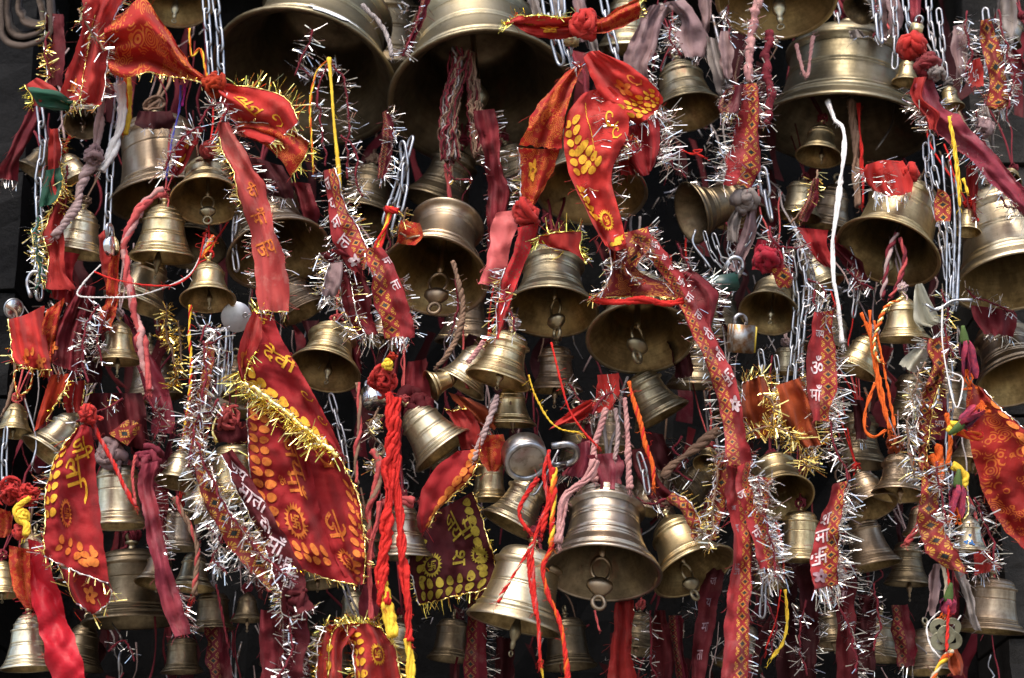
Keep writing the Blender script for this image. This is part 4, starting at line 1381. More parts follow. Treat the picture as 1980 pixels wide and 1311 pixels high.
patch('rag', 'lower green rag beside the left chain', 'rag', [[(62, 440), (85, 445)], [(70, 500), (92, 505)], [(85, 560), (100, 570)]], 'green', -50, (5, 1), [('L', 'gs', 20, .8)], (), PG)
garland([(70, 420), (72, 480), (78, 530), (68, 560)], 'gold and silver tinsel strand down the left hand chain', -90, 22, .7, 'gs', 3, 'green')
patch('rag', 'limp wine red rag with silver fringe at the far upper left', 'rag', [[(55, 210), (85, 205)], [(30, 260), (62, 262)], [(8, 310), (40, 315)], [(-5, 345), (35, 350)]], 'wine', 20, (6, 1.4), [('B', 's', 34, .5)], (), PG)
patch('rag', 'crimson rag with gold lines low behind the left column', 'rag', [[(85, 480), (150, 490)], [(95, 520), (140, 540)], [(92, 575), (148, 590)]], 'chunari', -20, (9, 1.6), (), [(O, 'curl', .5, .5, 40, 0)], PG)
patch('scarf', 'red and orange printed scarf end sticking out at the left edge', 'scarf',
      [[(15, 618), (50, 608), (85, 590)], [(20, 655), (55, 648), (88, 640)], [(24, 690), (60, 690), (95, 685)], [(34, 705), (65, 712), (98, 715)]], 'red', -110, (9, 1.3), [('B', 'g', 14, .4), ('L', 'g', 18, .15)],
      [(O, 'flower', .35, .78, 34, 0), (O, 'flower', .75, .82, 34, 20), (O, 'petals', .5, .6, 24, 0)], SG)
patch('scarf', 'red scarf bit between the left edge scarf end and the wine veil', 'scarf', [[(90, 600), (125, 575)], [(78, 640), (110, 640)], [(72, 690), (100, 695)], [(80, 728), (95, 730)]], 'orangeprint', -90, (6, 1.3), (), (), SG)
patch('veil', 'wine red sheer veil gathered at top with silver fringe at its hem', 'veil',
      [[(150, 555), (168, 552), (185, 555)], [(125, 600), (150, 598), (178, 600)], [(100, 650), (132, 655), (168, 655)], [(90, 700), (125, 712), (158, 725)]], 'wine', -100, (10, 2.2), [('B', 's', 32, .5), ('R', 's', 24, .7, (.3, 1))], [(O, 'flower', .15, .8, 22, 0)], SG, N=20)
garland([(190, 590), (165, 640), (160, 690), (170, 735)], 'silver tinsel strand down the edge of the wine veil', -130, 24, .7, 's', 2.8)
patch('scarf', 'orange red streak of scarf below the wine veil', 'scarf', [[(100, 725), (135, 722)], [(82, 770), (120, 765)], [(65, 838), (88, 815)]], 'orange', -80, (6, 1.5), [('R', 'gy', 22, .4)], (), SG)
patch('scarf', 'red scarf scrap with gold tinsel right of the orange streak', 'scarf', [[(128, 740), (165, 735)], [(122, 775), (160, 772)], [(130, 800), (158, 795)]], 'red', -40, (6, 1.5), [('R', 'gy', 22, .5), (.5, 'gs', 22, .6)], (), SG)
patch('ribbon', 'dark red ribbon loop with a small steel padlock at the left', 'ribbon', [[(190, 455), (205, 440)], [(193, 490), (215, 480)], [(200, 520), (228, 505)], [(208, 560), (228, 560)], [(200, 600), (228, 585)], [(190, 640), (210, 640)]], 'redsheer', -85, (5, 1.4), (), [(O, 'flower', .5, .75, 24, 0)], PG)
patch('ribbon', 'red ribbon folded over the hook of the small shiny bell', 'ribbon', [[(208, 505), (235, 470)], [(205, 560), (232, 560)], [(210, 585), (230, 590)], [(188, 610), (225, 605)], [(192, 640), (215, 630)]], 'orangeprint', -100, (6, 1.6), (), (), PG)
patch('ribbon', 'broad wine red satin ribbon slanting behind the small shiny bell', 'ribbon', [[(230, 600), (248, 612)], [(252, 660), (285, 668)], [(272, 720), (318, 735)], [(285, 780), (335, 790)], [(296, 838), (335, 838)]], 'winesatin', 10, (3, .8), (), (), PG)
patch('rag', 'dark maroon rag tangled with silver tinsel above the tall pale bell', 'rag', [[(170, 760), (280, 760)], [(165, 800), (290, 810)], [(190, 850), (280, 870)]], 'maroon', -10, (14, 2.5), (), (), PG)
patch('ribbon', 'scrap of patterned ribbon lying aslant above the tall pale bell', 'ribbon', [[(208, 838), (245, 862)], [(225, 822), (262, 845)], [(250, 808), (272, 822)]], 'ribF', -60, (4, 1), (), (), RG)
knot(215, 880, 30, -30, 'mauve', None, 'mauve lump of old cloth on top of the tall pale bell', 'knot', 'cloth knots', 5)
knot(288, 890, 26, -60, 'pink', None, 'fuzzy pink knot of frayed cloth beside the tall pale bell', 'knot', 'cloth knots', 6)
knot(172, 800, 20, -150, 'red', None, 'red thread knot at the top of the crimson scarf at left', 'knot', 'cloth knots', 5, fat=.25)
patch('scarf', 'crimson scarf with yellow border petals and lettering hanging at left', 'scarf',
      [[(148, 828), (160, 822), (176, 826)], [(108, 885), (140, 875), (184, 880)], [(90, 950), (135, 950), (191, 962)], [(86, 1030), (140, 1040), (201, 1055)], [(84, 1075), (130, 1098), (212, 1130)]],
      'chunari', -130, (6, 1.2), [('L', 'gs', 26, .35), ('B', 'g', 22, .3)],
      [(Y, 'petals', .14, .18, 22, 10, (-.005, .075, 7)), (Y, 'जी', .7, .2, 52, -65), (Y, 'लि', .62, .42, 60, -75), (O, 'sun', .4, .62, 46, 0), (O, 'petals', .3, .82, 24, 80, (.17, .008, 4)), (O, 'petals', .78, .84, 24, 20, (.0, .06, 2))], SG, N=24)
patch('scarf', 'curled lower hem of the crimson scarf turned up at its bottom', 'scarf', [[(115, 1098), (160, 1110), (214, 1135)], [(130, 1130), (165, 1150), (216, 1150)], [(148, 1165), (180, 1188), (212, 1165)]], 'chunari', -105, (5, 1), [('B', 'g', 30, .25), ('R', 'g', 24, .2), ('L', 'gs', 26, .25)], [(O, 'flower', .6, .5, 28, 0)], SG)
patch('ribbon', 'bright red satin ribbon slanting down to the bottom left edge', 'ribbon', [[(48, 1040), (85, 1050)], [(60, 1120), (105, 1120)], [(68, 1190), (126, 1190)], [(84, 1260), (150, 1250)], [(106, 1330), (174, 1325)]], 'satin', -100, (3, .8), (), (), PG)
patch('scarf', 'orange printed scarf tail behind the bright red satin ribbon', 'scarf', [[(18, 1055), (58, 1062)], [(18, 1100), (58, 1105)], [(28, 1145), (62, 1150)], [(48, 1175), (64, 1178)]], 'orangeprint', -90, (6, 1.2), (), (), SG)
patch('scarf', 'orange printed scarf fold at the left edge under the red thread knot', 'scarf', [[(-8, 980), (20, 990)], [(-8, 1010), (25, 1015)], [(-8, 1040), (15, 1038)]], 'orangeprint', -100, (5, 1.2), (), (), SG)
for q, (x, y, r_) in enumerate([(20, 945, 26), (52, 950, 24), (40, 975, 22)]):
    pass
kk = knot(22, 950, 28, -140, 'red', None, 'bundle of red cotton thread with a yellow loop at the left edge', 'thread bundle', 'thread bundles', 18, 'thread_bundle', .11)
knot(55, 955, 28, -140, 'red', kk, turns=16, name='thread_loop', fat=.11)
knot(44, 1000, 15, -165, 'yellow', kk, turns=4, name='yellow_thread', fat=.30)
knot(38, 1030, 16, -150, 'red', kk, turns=4, name='thread_loop', fat=.3)
cord([(58, 962), (30, 985), (38, 1005), (52, 1015), (50, 1035)], 5, 'yellow', None, -170, 4, .02, parent=kk, name='yellow_loop', cat=None)

# weathered pink ribbon at lower left
patch('ribbon', 'weathered pink ribbon with silver edge trailing below the fuzzy knot', 'ribbon', [[(276, 898), (308, 890)], [(268, 935), (302, 925)], [(276, 985), (306, 985)], [(284, 1045), (318, 1040)], [(298, 1110), (332, 1095)], [(312, 1160), (352, 1165)], [(335, 1230), (368, 1225)]], 'pink', -90, (6, 1.8), [('R', 's', 22, .35, (.05, .65)), ('R', 's', 26, .7, (.75, 1))], (), PG)
patch('rag', 'dark wine tail behind the weathered pink ribbon', 'rag', [[(300, 940), (325, 945)], [(302, 985), (322, 990)], [(310, 1030), (318, 1030)]], 'wine', -50, (5, 1), [('R', 's', 22, .5)], (), PG)

# the big scarf in the left centre
patch('scarf', 'crimson scarf flap lettered in yellow with a golden fringe along its edge', 'scarf',
      [[(488, 612), (505, 606), (528, 612)], [(464, 668), (500, 650), (545, 655)], [(468, 738), (520, 708), (578, 712)], [(530, 790), (570, 765), (612, 772)], [(592, 838), (615, 825), (642, 830)], [(652, 884), (660, 880), (668, 888)]],
      'chunari', -150, (4, .8), [('L', 'yg', 42, .9, (.34, 1)), ('L', 'yg', 24, .9, (.34, 1)), ('T', 'y', 30, .5)],
      [(Y, 'देवी', .75, .345, 44, -42), (Y, 'क', .55, .07, 30, -10), (Y, 'petals', .17, .42, 25, 55, (.004, .072, 8)), (Y, 'curl', .82, .58, 24, 0), (Y, 'curl', .84, .74, 22, 0)], SG, N=26, ragged=.5)
patch('scarf', 'orange tipped fold of scarf with gold fringe left of the yellow lettering', 'scarf', [[(492, 600), (506, 622)], [(472, 640), (504, 660)], [(460, 690), (484, 698)], [(466, 730), (472, 738)]], 'redsheer', -170, (4, .8), [('R', 'yg', 26, .6, (.5, 1))], [(O, 'flower', .45, .7, 40, 0)], SG)
patch('scarf', 'large crimson scarf panel with orange petal border below the lettered flap', 'scarf',
      [[(480, 770, -110), (520, 790, -125), (555, 800, -120), (575, 815, -105)], [(480, 850, -110), (525, 860, -130), (562, 868, -125), (598, 890, -95)], [(486, 930, -110), (540, 940, -135), (580, 950, -125), (618, 985, -95)], [(500, 1020, -110), (552, 1035, -130), (600, 1050, -125), (645, 1072, -100)], [(528, 1085, -110), (580, 1100, -125), (630, 1118, -120), (690, 1132, -110)]],
      'chunari', -120, (5, 1.1), [('B', 'g', 14, .35), ('L', 'y', 26, .10, (0, .5))],
      [(O, 'petals', .16, .03, 27, 0, (.0, .068, 12)), (O, 'जय', .66, .30, 60, -78), (O, 'माँ', .62, .46, 52, -80), (O, 'ॐ', .40, .46, 26, -80), (O, 'sun', .52, .66, 60, 0), (Y, MARK, .52, .66, 22, 0), (O, 'petals', .30, .86, 28, 80, (.13, -.012, 5))], SG, N=30, M=64, ragged=.6)
patch('scarf', 'darker inner fold of the large crimson scarf with orange lettering', 'scarf',
      [[(560, 805, -85), (600, 830, -75), (655, 882, -95)], [(590, 890, -80), (640, 905, -70), (690, 948, -105)], [(608, 975, -85), (655, 985, -85), (704, 1025, -115)], [(640, 1060, -95), (675, 1075, -100), (706, 1080, -120)], [(672, 1125, -105), (690, 1130, -110), (702, 1130, -115)]],
      'chunari', -95, (5, .9), [('R', 'g', 16, .22)],
      [(O, 'petals', .86, .28, 25, 0, (.0, .075, 10)), (O, 'curl', .42, .12, 70, 20), (O, 'जे', .34, .60, 60, -75), (O, 'sun', .42, .80, 54, 0)], SG, N=24, M=60, ragged=.6)
garland([(470, 735), (520, 772), (590, 828), (655, 884)], 'thick golden tinsel band along the edge of the yellow lettered flap', -165, 12, 1.4, 'gs', 2.4, 'goldband', corer=5)

# bottom centre left
patch('scarf', 'red scarf bunched at the bottom edge with gold tinsel, left lobe', 'scarf', [[(625, 1212), (655, 1205), (690, 1215)], [(612, 1255), (640, 1240), (662, 1262)], [(612, 1330), (635, 1325), (665, 1330)]], 'redsheer', -120, (9, 1.4), [('L', 'yg', 16, .8), (.5, 'yg', 22, .3), ('T', 'yg', 18, .9)], [(Y, 'petals', .5, .6, 20, 0, (0, .2, 2))], SG)
patch('scarf', 'red scarf bunched at the bottom edge with gold tinsel, right lobe', 'scarf', [[(660, 1205), (710, 1205), (740, 1215)], [(680, 1250), (725, 1250), (765, 1262)], [(690, 1330), (730, 1325), (778, 1330)]], 'redsheer', -130, (9, 1.4), [('L', 'yg', 22, .8), ('T', 'yg', 22, .9), ('R', 'g', 16, .4)], [(Y, 'petals', .15, .3, 20, 0, (0, .14, 5)), (Y, 'sun', .55, .6, 40, 0)], SG)
patch('ribbon', 'maroon ribbon lettered in white running down beside the large crimson scarf', 'ribbon', [[(425, 880), (448, 868)], [(447, 925), (478, 910)], [(475, 975), (506, 958)], [(497, 1025), (536, 1008)], [(518, 1075), (556, 1050)], [(532, 1120), (580, 1098)], [(540, 1150), (600, 1150)], [(545, 1200), (612, 1175)]], 'maroon', -160, (4, .9), [('L', 'sg', 24, .7), ('B', 'd', 22, .5)],
      [(WH, 'जय', .5, .12, 34, -65), (WH, 'माता', .5, .28, 36, -62), (WH, 'दी', .5, .42, 38, -58), (WH, 'माँ', .5, .54, 40, -55), (WH, MARK, .5, .66, 30, -40), (WH, MARK, .5, .77, 32, -25)], RG, N=12)
patch('ribbon', 'medallion ribbon heavy with silver tinsel left of the maroon lettered one', 'ribbon', [[(362, 800), (392, 795)], [(366, 850), (392, 845)], [(374, 905), (402, 895)], [(392, 965), (425, 945)], [(418, 1015), (455, 995)], [(450, 1065), (488, 1040)], [(488, 1110), (530, 1085)], [(520, 1145), (550, 1130)]], 'ribF', -140, (5, 1.2), [('L', 's', 30, .9), ('R', 'sg', 26, .7)], [(WH, 'ज', .4, .2, 20, -70), (WH, 'य', .4, .35, 20, -70)], RG)
garland([(372, 830), (398, 900), (440, 985), (520, 1085), (575, 1125)], 'silver tinsel strand running between the two lower left ribbons', -175, 26, .9, 's', 2.8)
garland([(400, 1010), (425, 1050), (412, 1080), (440, 1110), (420, 1085)], 'loose curl of silver tinsel left of the maroon ribbon', -140, 26, 1.0, 's', 2.8)
patch('ribbon', 'narrow red spotted ribbon wrapped in silver tinsel below the white rosette', 'ribbon', [[(392, 660), (412, 660)], [(390, 720), (412, 722)], [(378, 770), (402, 775)], [(370, 830), (398, 830)]], 'ribF', -120, (4, 1), [('L', 's', 26, .55), ('R', 's', 26, .55)], (), RG)
garland([(385, 660), (400, 630), (425, 650), (400, 665)], 'white tinsel rosette below the small bell with the white thread', -140, 28, 1.2, 's', 2.8)
garland([(392, 660), (398, 730), (388, 790), (372, 850), (365, 905)], 'silver tinsel strand hanging below the white rosette', -150, 28, .8, 's', 2.8)
garland([(365, 775), (400, 800), (425, 770)], 'tangle of silver tinsel by the short steel chain', -140, 28, 1.0, 's', 2.8)
for i, (a, b_, la) in enumerate((((505, 1180), (500, 1320), 'left dark maroon ribbon at the bottom edge with silver flecks'), ((550, 1170), (545, 1320), 'middle dark maroon ribbon at the bottom edge beside a red lined one'))):
    patch('ribbon', la, 'ribbon', [[(a[0], a[1]), (a[0] + 40, a[1])], [(a[0] - 2, (a[1] + b_[1]) / 2), (a[0] + 44, (a[1] + b_[1]) / 2)], [(b_[0] - 20 * i, b_[1]), (b_[0] + 40, b_[1])]], 'wine' if i == 0 else 'maroon', -110 - 15 * i, (6, 1.2), [('B', 's', 24, .7), ('R', 'sd', 26, .5)], (), PG)
garland([(575, 1150), (560, 1200), (565, 1260), (540, 1311)], 'silver tinsel strand over the dark maroon ribbons at the bottom', -150, 28, .6, 's', 2.8)
knot(570, 1160, 28, -150, 'maroon', None, 'dark scorched knot at the end of the maroon lettered ribbon', 'knot', 'cloth knots', 4)
patch('rag', 'maroon strip tied above the bell right of the lettered maroon ribbon', 'rag', [[(425, 810), (475, 815)], [(420, 840), (478, 842)], [(425, 855), (475, 858)]], 'maroon', -60, (6, 1), (), (), PG)
knot(440, 810, 26, -70, 'pinkred', None, 'pinkish red thread knot on a brass ring below the short chain', 'thread bundle', 'thread bundles', 6, 'thread_bundle', .17)

# centre left ribbons
patch('ribbon', 'wine ribbon with white lettering and yellow edge below the big top left bell', 'ribbon', [[(622, 330), (646, 325)], [(630, 385), (660, 378)], [(638, 430), (678, 418)], [(650, 475), (700, 452)], [(668, 510), (712, 492)], [(682, 528), (706, 520)]], 'ribR', -110, (5, 1), [('L', 's', 24, .5), ('R', 'sg', 24, .6)],
      [(WH, 'ज', .3, .1, 28, 10), (WH, 'य', .3, .25, 30, 15), (WH, 'मा', .35, .42, 32, 20), (WH, 'ता', .35, .60, 32, 25), (WH, 'flower', .4, .82, 30, 0)], RG)
patch('ribbon', 'short wide medallion ribbon with silver fringed hem in the left centre', 'ribbon', [[(700, 480), (735, 478)], [(714, 520), (765, 510)], [(722, 570), (782, 560)], [(735, 615), (795, 610)], [(742, 655), (800, 652)]], 'ribL', -130, (6, 1), [('B', 's', 32, .9), ('R', 's', 22, .6, (.4, 1)), ('L', 'd', 12, .3)], [(WH, 'मा', .8, .2, 24, 10), (WH, 'ता', .82, .45, 24, 10)], RG)
patch('rag', 'bunched dark crimson rag with silver fringe beside the short medallion ribbon', 'rag', [[(612, 490), (660, 480)], [(650, 525), (700, 510)], [(660, 570), (715, 560)], [(672, 620), (722, 610)], [(690, 650), (730, 645)]], 'wine', -90, (9, 1.6), [('L', 'sg', 32, .9), ('B', 's', 34, 1.0), (.4, 'sg', 28, .6)], (), PG)
patch('rag', 'pale lilac scrap with silver fringe left of the medallion ribbon', 'rag', [[(635, 510), (668, 505)], [(628, 540), (662, 545)], [(622, 570), (650, 575)]], 'mauve', -115, (4, 1), [('B', 's', 30, .9), ('L', 'sg', 30, .8)], (), PG)
patch('ribbon', 'thin wine ribbon with a one sided silver fringe left of the top centre bell', 'ribbon', [[(740, 218), (752, 210)], [(736, 260), (762, 252)], [(733, 300), (758, 300)], [(732, 345), (745, 345)]], 'ribdull', -60, (4, 1), [('R', 's', 28, .8), ('B', 'd', 22, .6)], (), RG)
patch('rag', 'long wine rag trailing out of the top centre bell', 'rag', [[(915, 215), (960, 210)], [(928, 270), (965, 265)], [(938, 330), (970, 330)], [(945, 380), (985, 370)], [(942, 440), (980, 425)], [(940, 480), (955, 480)]], 'wine', -20, (8, 2), [('R', 'd', 22, .3), ('L', 's', 16, .15)], (), PG)
cord([(890, 100), (878, 160), (868, 230), (872, 310)], 26, ['brown', 'maroon', 'brown', 'grey', 'maroon'], 'ragged pinkish bundle of old threads on the left of the top centre bell clapper', 130, 44, .002, fray=40, thin=.42, name='thread_rag', cat='thread rag', wav=1.3)
cord([(905, 100), (915, 170), (922, 250), (930, 300)], 18, ['brown', 'maroon', 'brown'], 'ragged brown bundle of old threads on the right of the top centre bell clapper', 140, 30, .002, fray=30, thin=.42, name='thread_rag', cat='thread rag', wav=1.3)
garland([(640, 115), (618, 170), (622, 240), (632, 320)], 'left of two dulled tinsel strands inside the biggest bell', 60, 26, .6, 'ds', 2.4)
garland([(640, 115), (668, 170), (675, 250), (672, 345)], 'right of two dulled tinsel strands inside the biggest bell', 60, 28, .6, 'ds', 2.4)
garland([(605, 60), (592, 95), (570, 145)], 'short tinsel tuft high inside the biggest bell', 80, 30, .7, 'sd', 2.4)
garland([(810, 10), (800, 55), (778, 110)], 'silver tinsel strand over the gap between the two biggest bells', -20, 26, .8, 's', 2.6)
patch('ribbon', 'narrow maroon ribbon behind the tinsel between the two biggest bells', 'ribbon', [[(815, -8), (832, -5)], [(797, 45), (815, 45)], [(772, 105), (790, 110)]], 'ribdull', 0, (4, 1), (), (), RG)

# red printed scarf, centre
ROT = None
patch('scarf', 'left wing of the red and yellow printed scarf under the big top centre bell', 'scarf',
      [[(1100, 135), (1118, 125), (1132, 120)], [(1060, 180), (1085, 165), (1118, 150)], [(1040, 200), (1070, 205), (1100, 195)], [(1022, 240), (1055, 245), (1092, 240)], [(1004, 280), (1045, 285), (1085, 288)]],
      'orangeprint', -160, (7, 1.2), (), [(O, 'sun', .38, .62, 42, 0), (O, 'curl', .4, .4, 34, 0)], SG, N=22)
patch('scarf', 'hanging left tail below the left wing of the red printed scarf', 'scarf', [[(1000, 285), (1040, 288), (1082, 288)], [(1006, 330), (1035, 335), (1070, 330)], [(1006, 370), (1028, 380), (1048, 370)], [(1010, 405), (1020, 410), (1030, 408)]], 'orangeprint', -140, (7, 1.5), [('L', 'gs', 26, .5)], [(Y, 'flower', .4, .3, 34, 0)], SG)
patch('scarf', 'right wing of the red and yellow printed scarf arching over to the right', 'scarf',
      [[(1128, 112), (1140, 100), (1158, 98)], [(1145, 150), (1175, 135), (1205, 120)], [(1165, 190), (1205, 170), (1248, 150)], [(1195, 220), (1235, 200), (1275, 178)], [(1232, 242), (1262, 222), (1282, 200)]],
      'red', -165, (8, 1.1), [('B', 's', 32, .9)], [(Y, 'petals', .2, .88, 20, -40, (.15, 0, 6)), (Y, 'petals', .2, .72, 19, -40, (.15, 0, 6)), (O, 'flower', .5, .5, 36, 0), (O, 'curl', .8, .45, 30, 0)], SG, N=22)
patch('scarf', 'front fall of the red printed scarf crossing the wide open bell', 'scarf',
      [[(1128, 180), (1155, 172), (1180, 168)], [(1100, 215), (1150, 205), (1212, 205)], [(1090, 262), (1150, 262), (1215, 258)], [(1094, 310), (1145, 315), (1195, 300)], [(1108, 355), (1145, 365), (1182, 345)], [(1130, 400), (1160, 415), (1195, 400)], [(1150, 440), (1178, 455), (1206, 445)], [(1170, 475), (1190, 485), (1212, 478)]],
      'red', -190, (6, .9), [(.62, 's', 30, .9, (.08, .35)), ('R', 's', 28, .35, (.4, .8)), (.4, 's', 24, .5, (.52, .6))],
      [(Y, 'petals', .13, .22, 23, 20, (.03, .052, 6)), (Y, 'petals', .30, .36, 22, 45, (.09, .03, 4)), (Y, 'petals', .15, .60, 22, 10, (.03, .05, 4)), (Y, 'dash', .30, .12, 8, 30, (.025, .028, 12)), (Y, 'sun', .62, .76, 44, 0), (Y, 'curl', .74, .2, 26, 0), (Y, 'curl', .82, .27, 22, 0), (Y, 'petals', .6, .93, 20, 30, (.12, .0, 3))], SG, N=26, ragged=.5)
patch('scarf', 'crumpled crimson end of scarf with silver fringe right of the front fall', 'scarf', [[(1195, 248), (1235, 240), (1270, 225)], [(1198, 275), (1240, 272), (1278, 260)], [(1215, 310), (1245, 318), (1272, 300)], [(1235, 340), (1250, 340), (1262, 325)]], 'chunari', -150, (9, 1.6), [('R', 's', 44, 1.0), ('L', 'sg', 24, .7), ('T', 's', 18, .8)], (), SG)
patch('scarf', 'wispy fold of scarf between the front fall and the small tilted bell', 'scarf', [[(1190, 255), (1225, 250)], [(1192, 300), (1222, 305)], [(1200, 340), (1228, 338)]], 'redsheer', -130, (6, 1.6), [('L', 's', 26, .6)], [(Y, 'flower', .5, .4, 26, 0)], SG)
garland([(1265, 290), (1295, 315), (1330, 345)], 'silver tinsel spray sticking out right of the red printed scarf', -100, 36, .8, 's', 2.6)
garland([(1232, 270), (1205, 275), (1215, 295), (1245, 285)], 'silver and gold tinsel bow beside the front fall of the scarf', -190, 16, 1.2, 'sg', 2.6)
patch('scarf', 'twisted orange and red scarf tied across a chain at the top, left part', 'scarf', [[(974, 48), (985, 46), (992, 45)], [(1005, 30), (1010, 50), (1020, 66)], [(1040, 28), (1045, 52), (1048, 74)], [(1085, 32), (1088, 52), (1090, 76)], [(1120, 30), (1122, 50), (1124, 70)]], 'red', -120, (10, 1.4), [('L', 'y', 24, .5), ('T', 'y', 22, .9)], [(Y, 'flower', .4, .35, 24, 0), (Y, 'flower', .6, .6, 26, 30), (O, 'petals', .4, .8, 20, 0)], SG)
patch('scarf', 'twisted orange and red scarf tied across a chain at the top, right part', 'scarf', [[(1135, 40), (1136, 52), (1138, 66)], [(1165, 34), (1170, 48), (1172, 64)], [(1200, 12), (1202, 32), (1205, 52)], [(1238, -6), (1238, 15), (1238, 35)]], 'orangeprint', -120, (9, 1.3), [('B', 'gy', 16, .9)], (), SG)
knot(1130, 48, 30, -135, 'red', None, 'thick red cloth knot in the middle of the twisted scarf at the top', 'knot', 'cloth knots', 6)
garland([(1108, 118), (1122, 130), (1130, 120)], 'tuft of silver tinsel where the red printed scarf is tied to the chain', -180, 18, 1.2, 's', 2.4)
patch('ribbon', 'salmon pink satin ribbon hanging left of the green printed cloth', 'ribbon', [[(962, 410), (1002, 406)], [(952, 450), (996, 448)], [(940, 500), (982, 500)], [(924, 548), (962, 552)]], 'salmon', -135, (3, .7), (), (), PG)
patch('rag', 'red cloth with small green print and gold fringe left of the ring clapper bell', 'rag', [[(1000, 440), (1040, 430)], [(988, 490), (1030, 478)], [(974, 540), (1006, 535)], [(960, 590), (985, 590)], [(956, 655), (962, 655)]], 'dotted', -155, (5, 1), [('L', 'sg', 28, .8, (.4, 1))], (), PG)
knot(1020, 412, 28, -150, 'red', None, 'dark red cloth knot above the green printed cloth', 'knot', 'cloth knots', 5)
patch('rag', 'red cloth with gold trim tied over the crown of the ring clapper bell', 'rag', [[(1045, 455), (1080, 450), (1118, 448)], [(1050, 472), (1085, 478), (1122, 480)], [(1105, 485), (1115, 490), (1135, 510)]], 'redsheer', -110, (6, 1.5), [('L', 'y', 26, 1.1), ('T', 'y', 30, .5), ('R', 'y', 22, .6)], (), PG)
patch('scarf', 'tinselled red cloth cap draped over the wide bell in the centre', 'scarf', [[(1175, 475), (1195, 470), (1225, 470)], [(1182, 520), (1205, 522), (1235, 525)], [(1168, 555), (1225, 550), (1298, 552)], [(1145, 578), (1230, 572), (1325, 580)]], 'fadedprint', -150, (7, 1.6), [('B', 'g', 12, .9), ('L', 'sg', 22, .9), ('T', 's', 20, .8), (.6, 'sg', 24, .5, (.2, .7)), ('R', 's', 22, .5)], (), SG)
cord([(1138, 578), (1190, 586), (1240, 580), (1290, 586), (1330, 580)], 7, 'red', 'rolled red cloth hem lying across the top of the wide bell', -165, 3, .01, name='rolled_hem', cat='cloth hem')
patch('rag', 'fuzzy dark red cloth right of the tinselled cap', 'rag', [[(1290, 530), (1330, 520)], [(1310, 560), (1370, 550)], [(1335, 600), (1385, 585)], [(1360, 640), (1378, 638)]], 'wine', -110, (8, 1.6), [('R', 's', 26, .8), ('T', 'sg', 22, .8)], (), PG)
patch('ribbon', 'crumpled medallion ribbon fold below the front fall of the scarf', 'ribbon', [[(1200, 452), (1250, 440)], [(1215, 490), (1262, 470)], [(1195, 520), (1230, 515)]], 'ribF', -175, (6, 1.2), [('R', 's', 26, .8), ('L', 's', 26, .7)], (), RG)
# long lettered ribbon
patch('ribbon', 'very long red ribbon with white lettering and medallions sweeping down right of centre', 'ribbon',
      [[(1228, 462), (1258, 450)], [(1262, 508), (1292, 494)], [(1287, 545), (1318, 530)], [(1314, 590), (1342, 580)], [(1340, 642), (1374, 634)], [(1366, 706), (1404, 698)], [(1386, 776), (1431, 768)], [(1402, 846), (1447, 838)], [(1410, 900), (1452, 900)]],
      'ribL', -170, (4, .8), [('L', 's', 22, .35), ('R', 's', 20, .12)],
      [(WH, MARK, .76, .06, 19, 40), (WH, 'ज', .76, .13, 20, 40), (WH, 'य', .76, .20, 22, 40), (WH, MARK, .76, .28, 20, 35), (WH, 'मा', .76, .36, 26, 33), (WH, 'ता', .76, .44, 26, 32), (WH, 'दी', .76, .52, 28, 28), (WH, 'माँ', .76, .60, 26, 26), (WH, MARK, .76, .68, 24, 22), (WH, 'flower', .76, .77, 24, 0)], RG, N=12, M=90)
patch('ribbon', 'medallion ribbon continuing straight down to the bottom edge right of centre', 'ribbon', [[(1398, 870), (1440, 868)], [(1404, 940), (1448, 938)], [(1412, 1000), (1452, 998)], [(1415, 1100), (1454, 1100)], [(1402, 1200), (1450, 1200)], [(1396, 1325), (1440, 1325)]], 'ribR', -150, (5, 1), [('R', 's', 22, .2)], [(DW, 'ज', .25, .35, 20, 0), (DW, 'य', .25, .45, 22, 0), (DW, MARK, .25, .6, 20, 0)], RG, N=12)
patch('ribbon', 'short red ribbon with white lettering branching right off the straight medallion one', 'ribbon', [[(1430, 900), (1456, 890)], [(1424, 950), (1452, 940)], [(1440, 1000), (1468, 990)], [(1456, 1050), (1488, 1042)], [(1470, 1100), (1506, 1098)]], 'ribR', -170, (4, .8), [('R', 's', 28, .8), ('B', 's', 26, .9)], [(WH, 'ज', .3, .3, 24, 10), (WH, 'य', .3, .48, 26, 10), (WH, 'माँ', .35, .66, 26, 15)], RG)
patch('ribbon', 'medallion ribbon fold edged in silver left of the straight one', 'ribbon', [[(1388, 890), (1415, 890)], [(1375, 950), (1405, 950)], [(1368, 1000), (1395, 1005)], [(1362, 1040), (1385, 1045)]], 'ribF', -120, (6, 1.2), [('L', 'sg', 26, .9), ('R', 's', 16, .4)], (), RG)
patch('ribbon', 'medallion ribbon scrap lying across the leaning bell right of the largest front bell', 'ribbon', [[(1285, 965), (1300, 952)], [(1315, 990), (1335, 972)], [(1335, 1025), (1358, 1010)], [(1342, 1040), (1352, 1038)]], 'ribF', -130, (4, 1), [('R', 'g', 18, .6)], (), RG)
garland([(1400, 870), (1385, 930), (1378, 1000), (1372, 1060)], 'silver and gold tinsel strand left of the straight medallion ribbon', -150, 22, .8, 'sg', 2.6, 'gold')
patch('ribbon', 'dull maroon lettered ribbon hanging in the shade right of the hero bells', 'ribbon', [[(1378, 1090), (1410, 1085)], [(1350, 1150), (1390, 1150)], [(1345, 1230), (1378, 1230)], [(1335, 1325), (1362, 1325)]], 'maroon', 20, (5, 1), (), [(DW, 'ज', .5, .2, 26, 0), (DW, 'य', .5, .4, 26, 0), (DW, 'मा', .5, .6, 26, 0), (DW, 'ता', .5, .8, 26, 0)], RG)
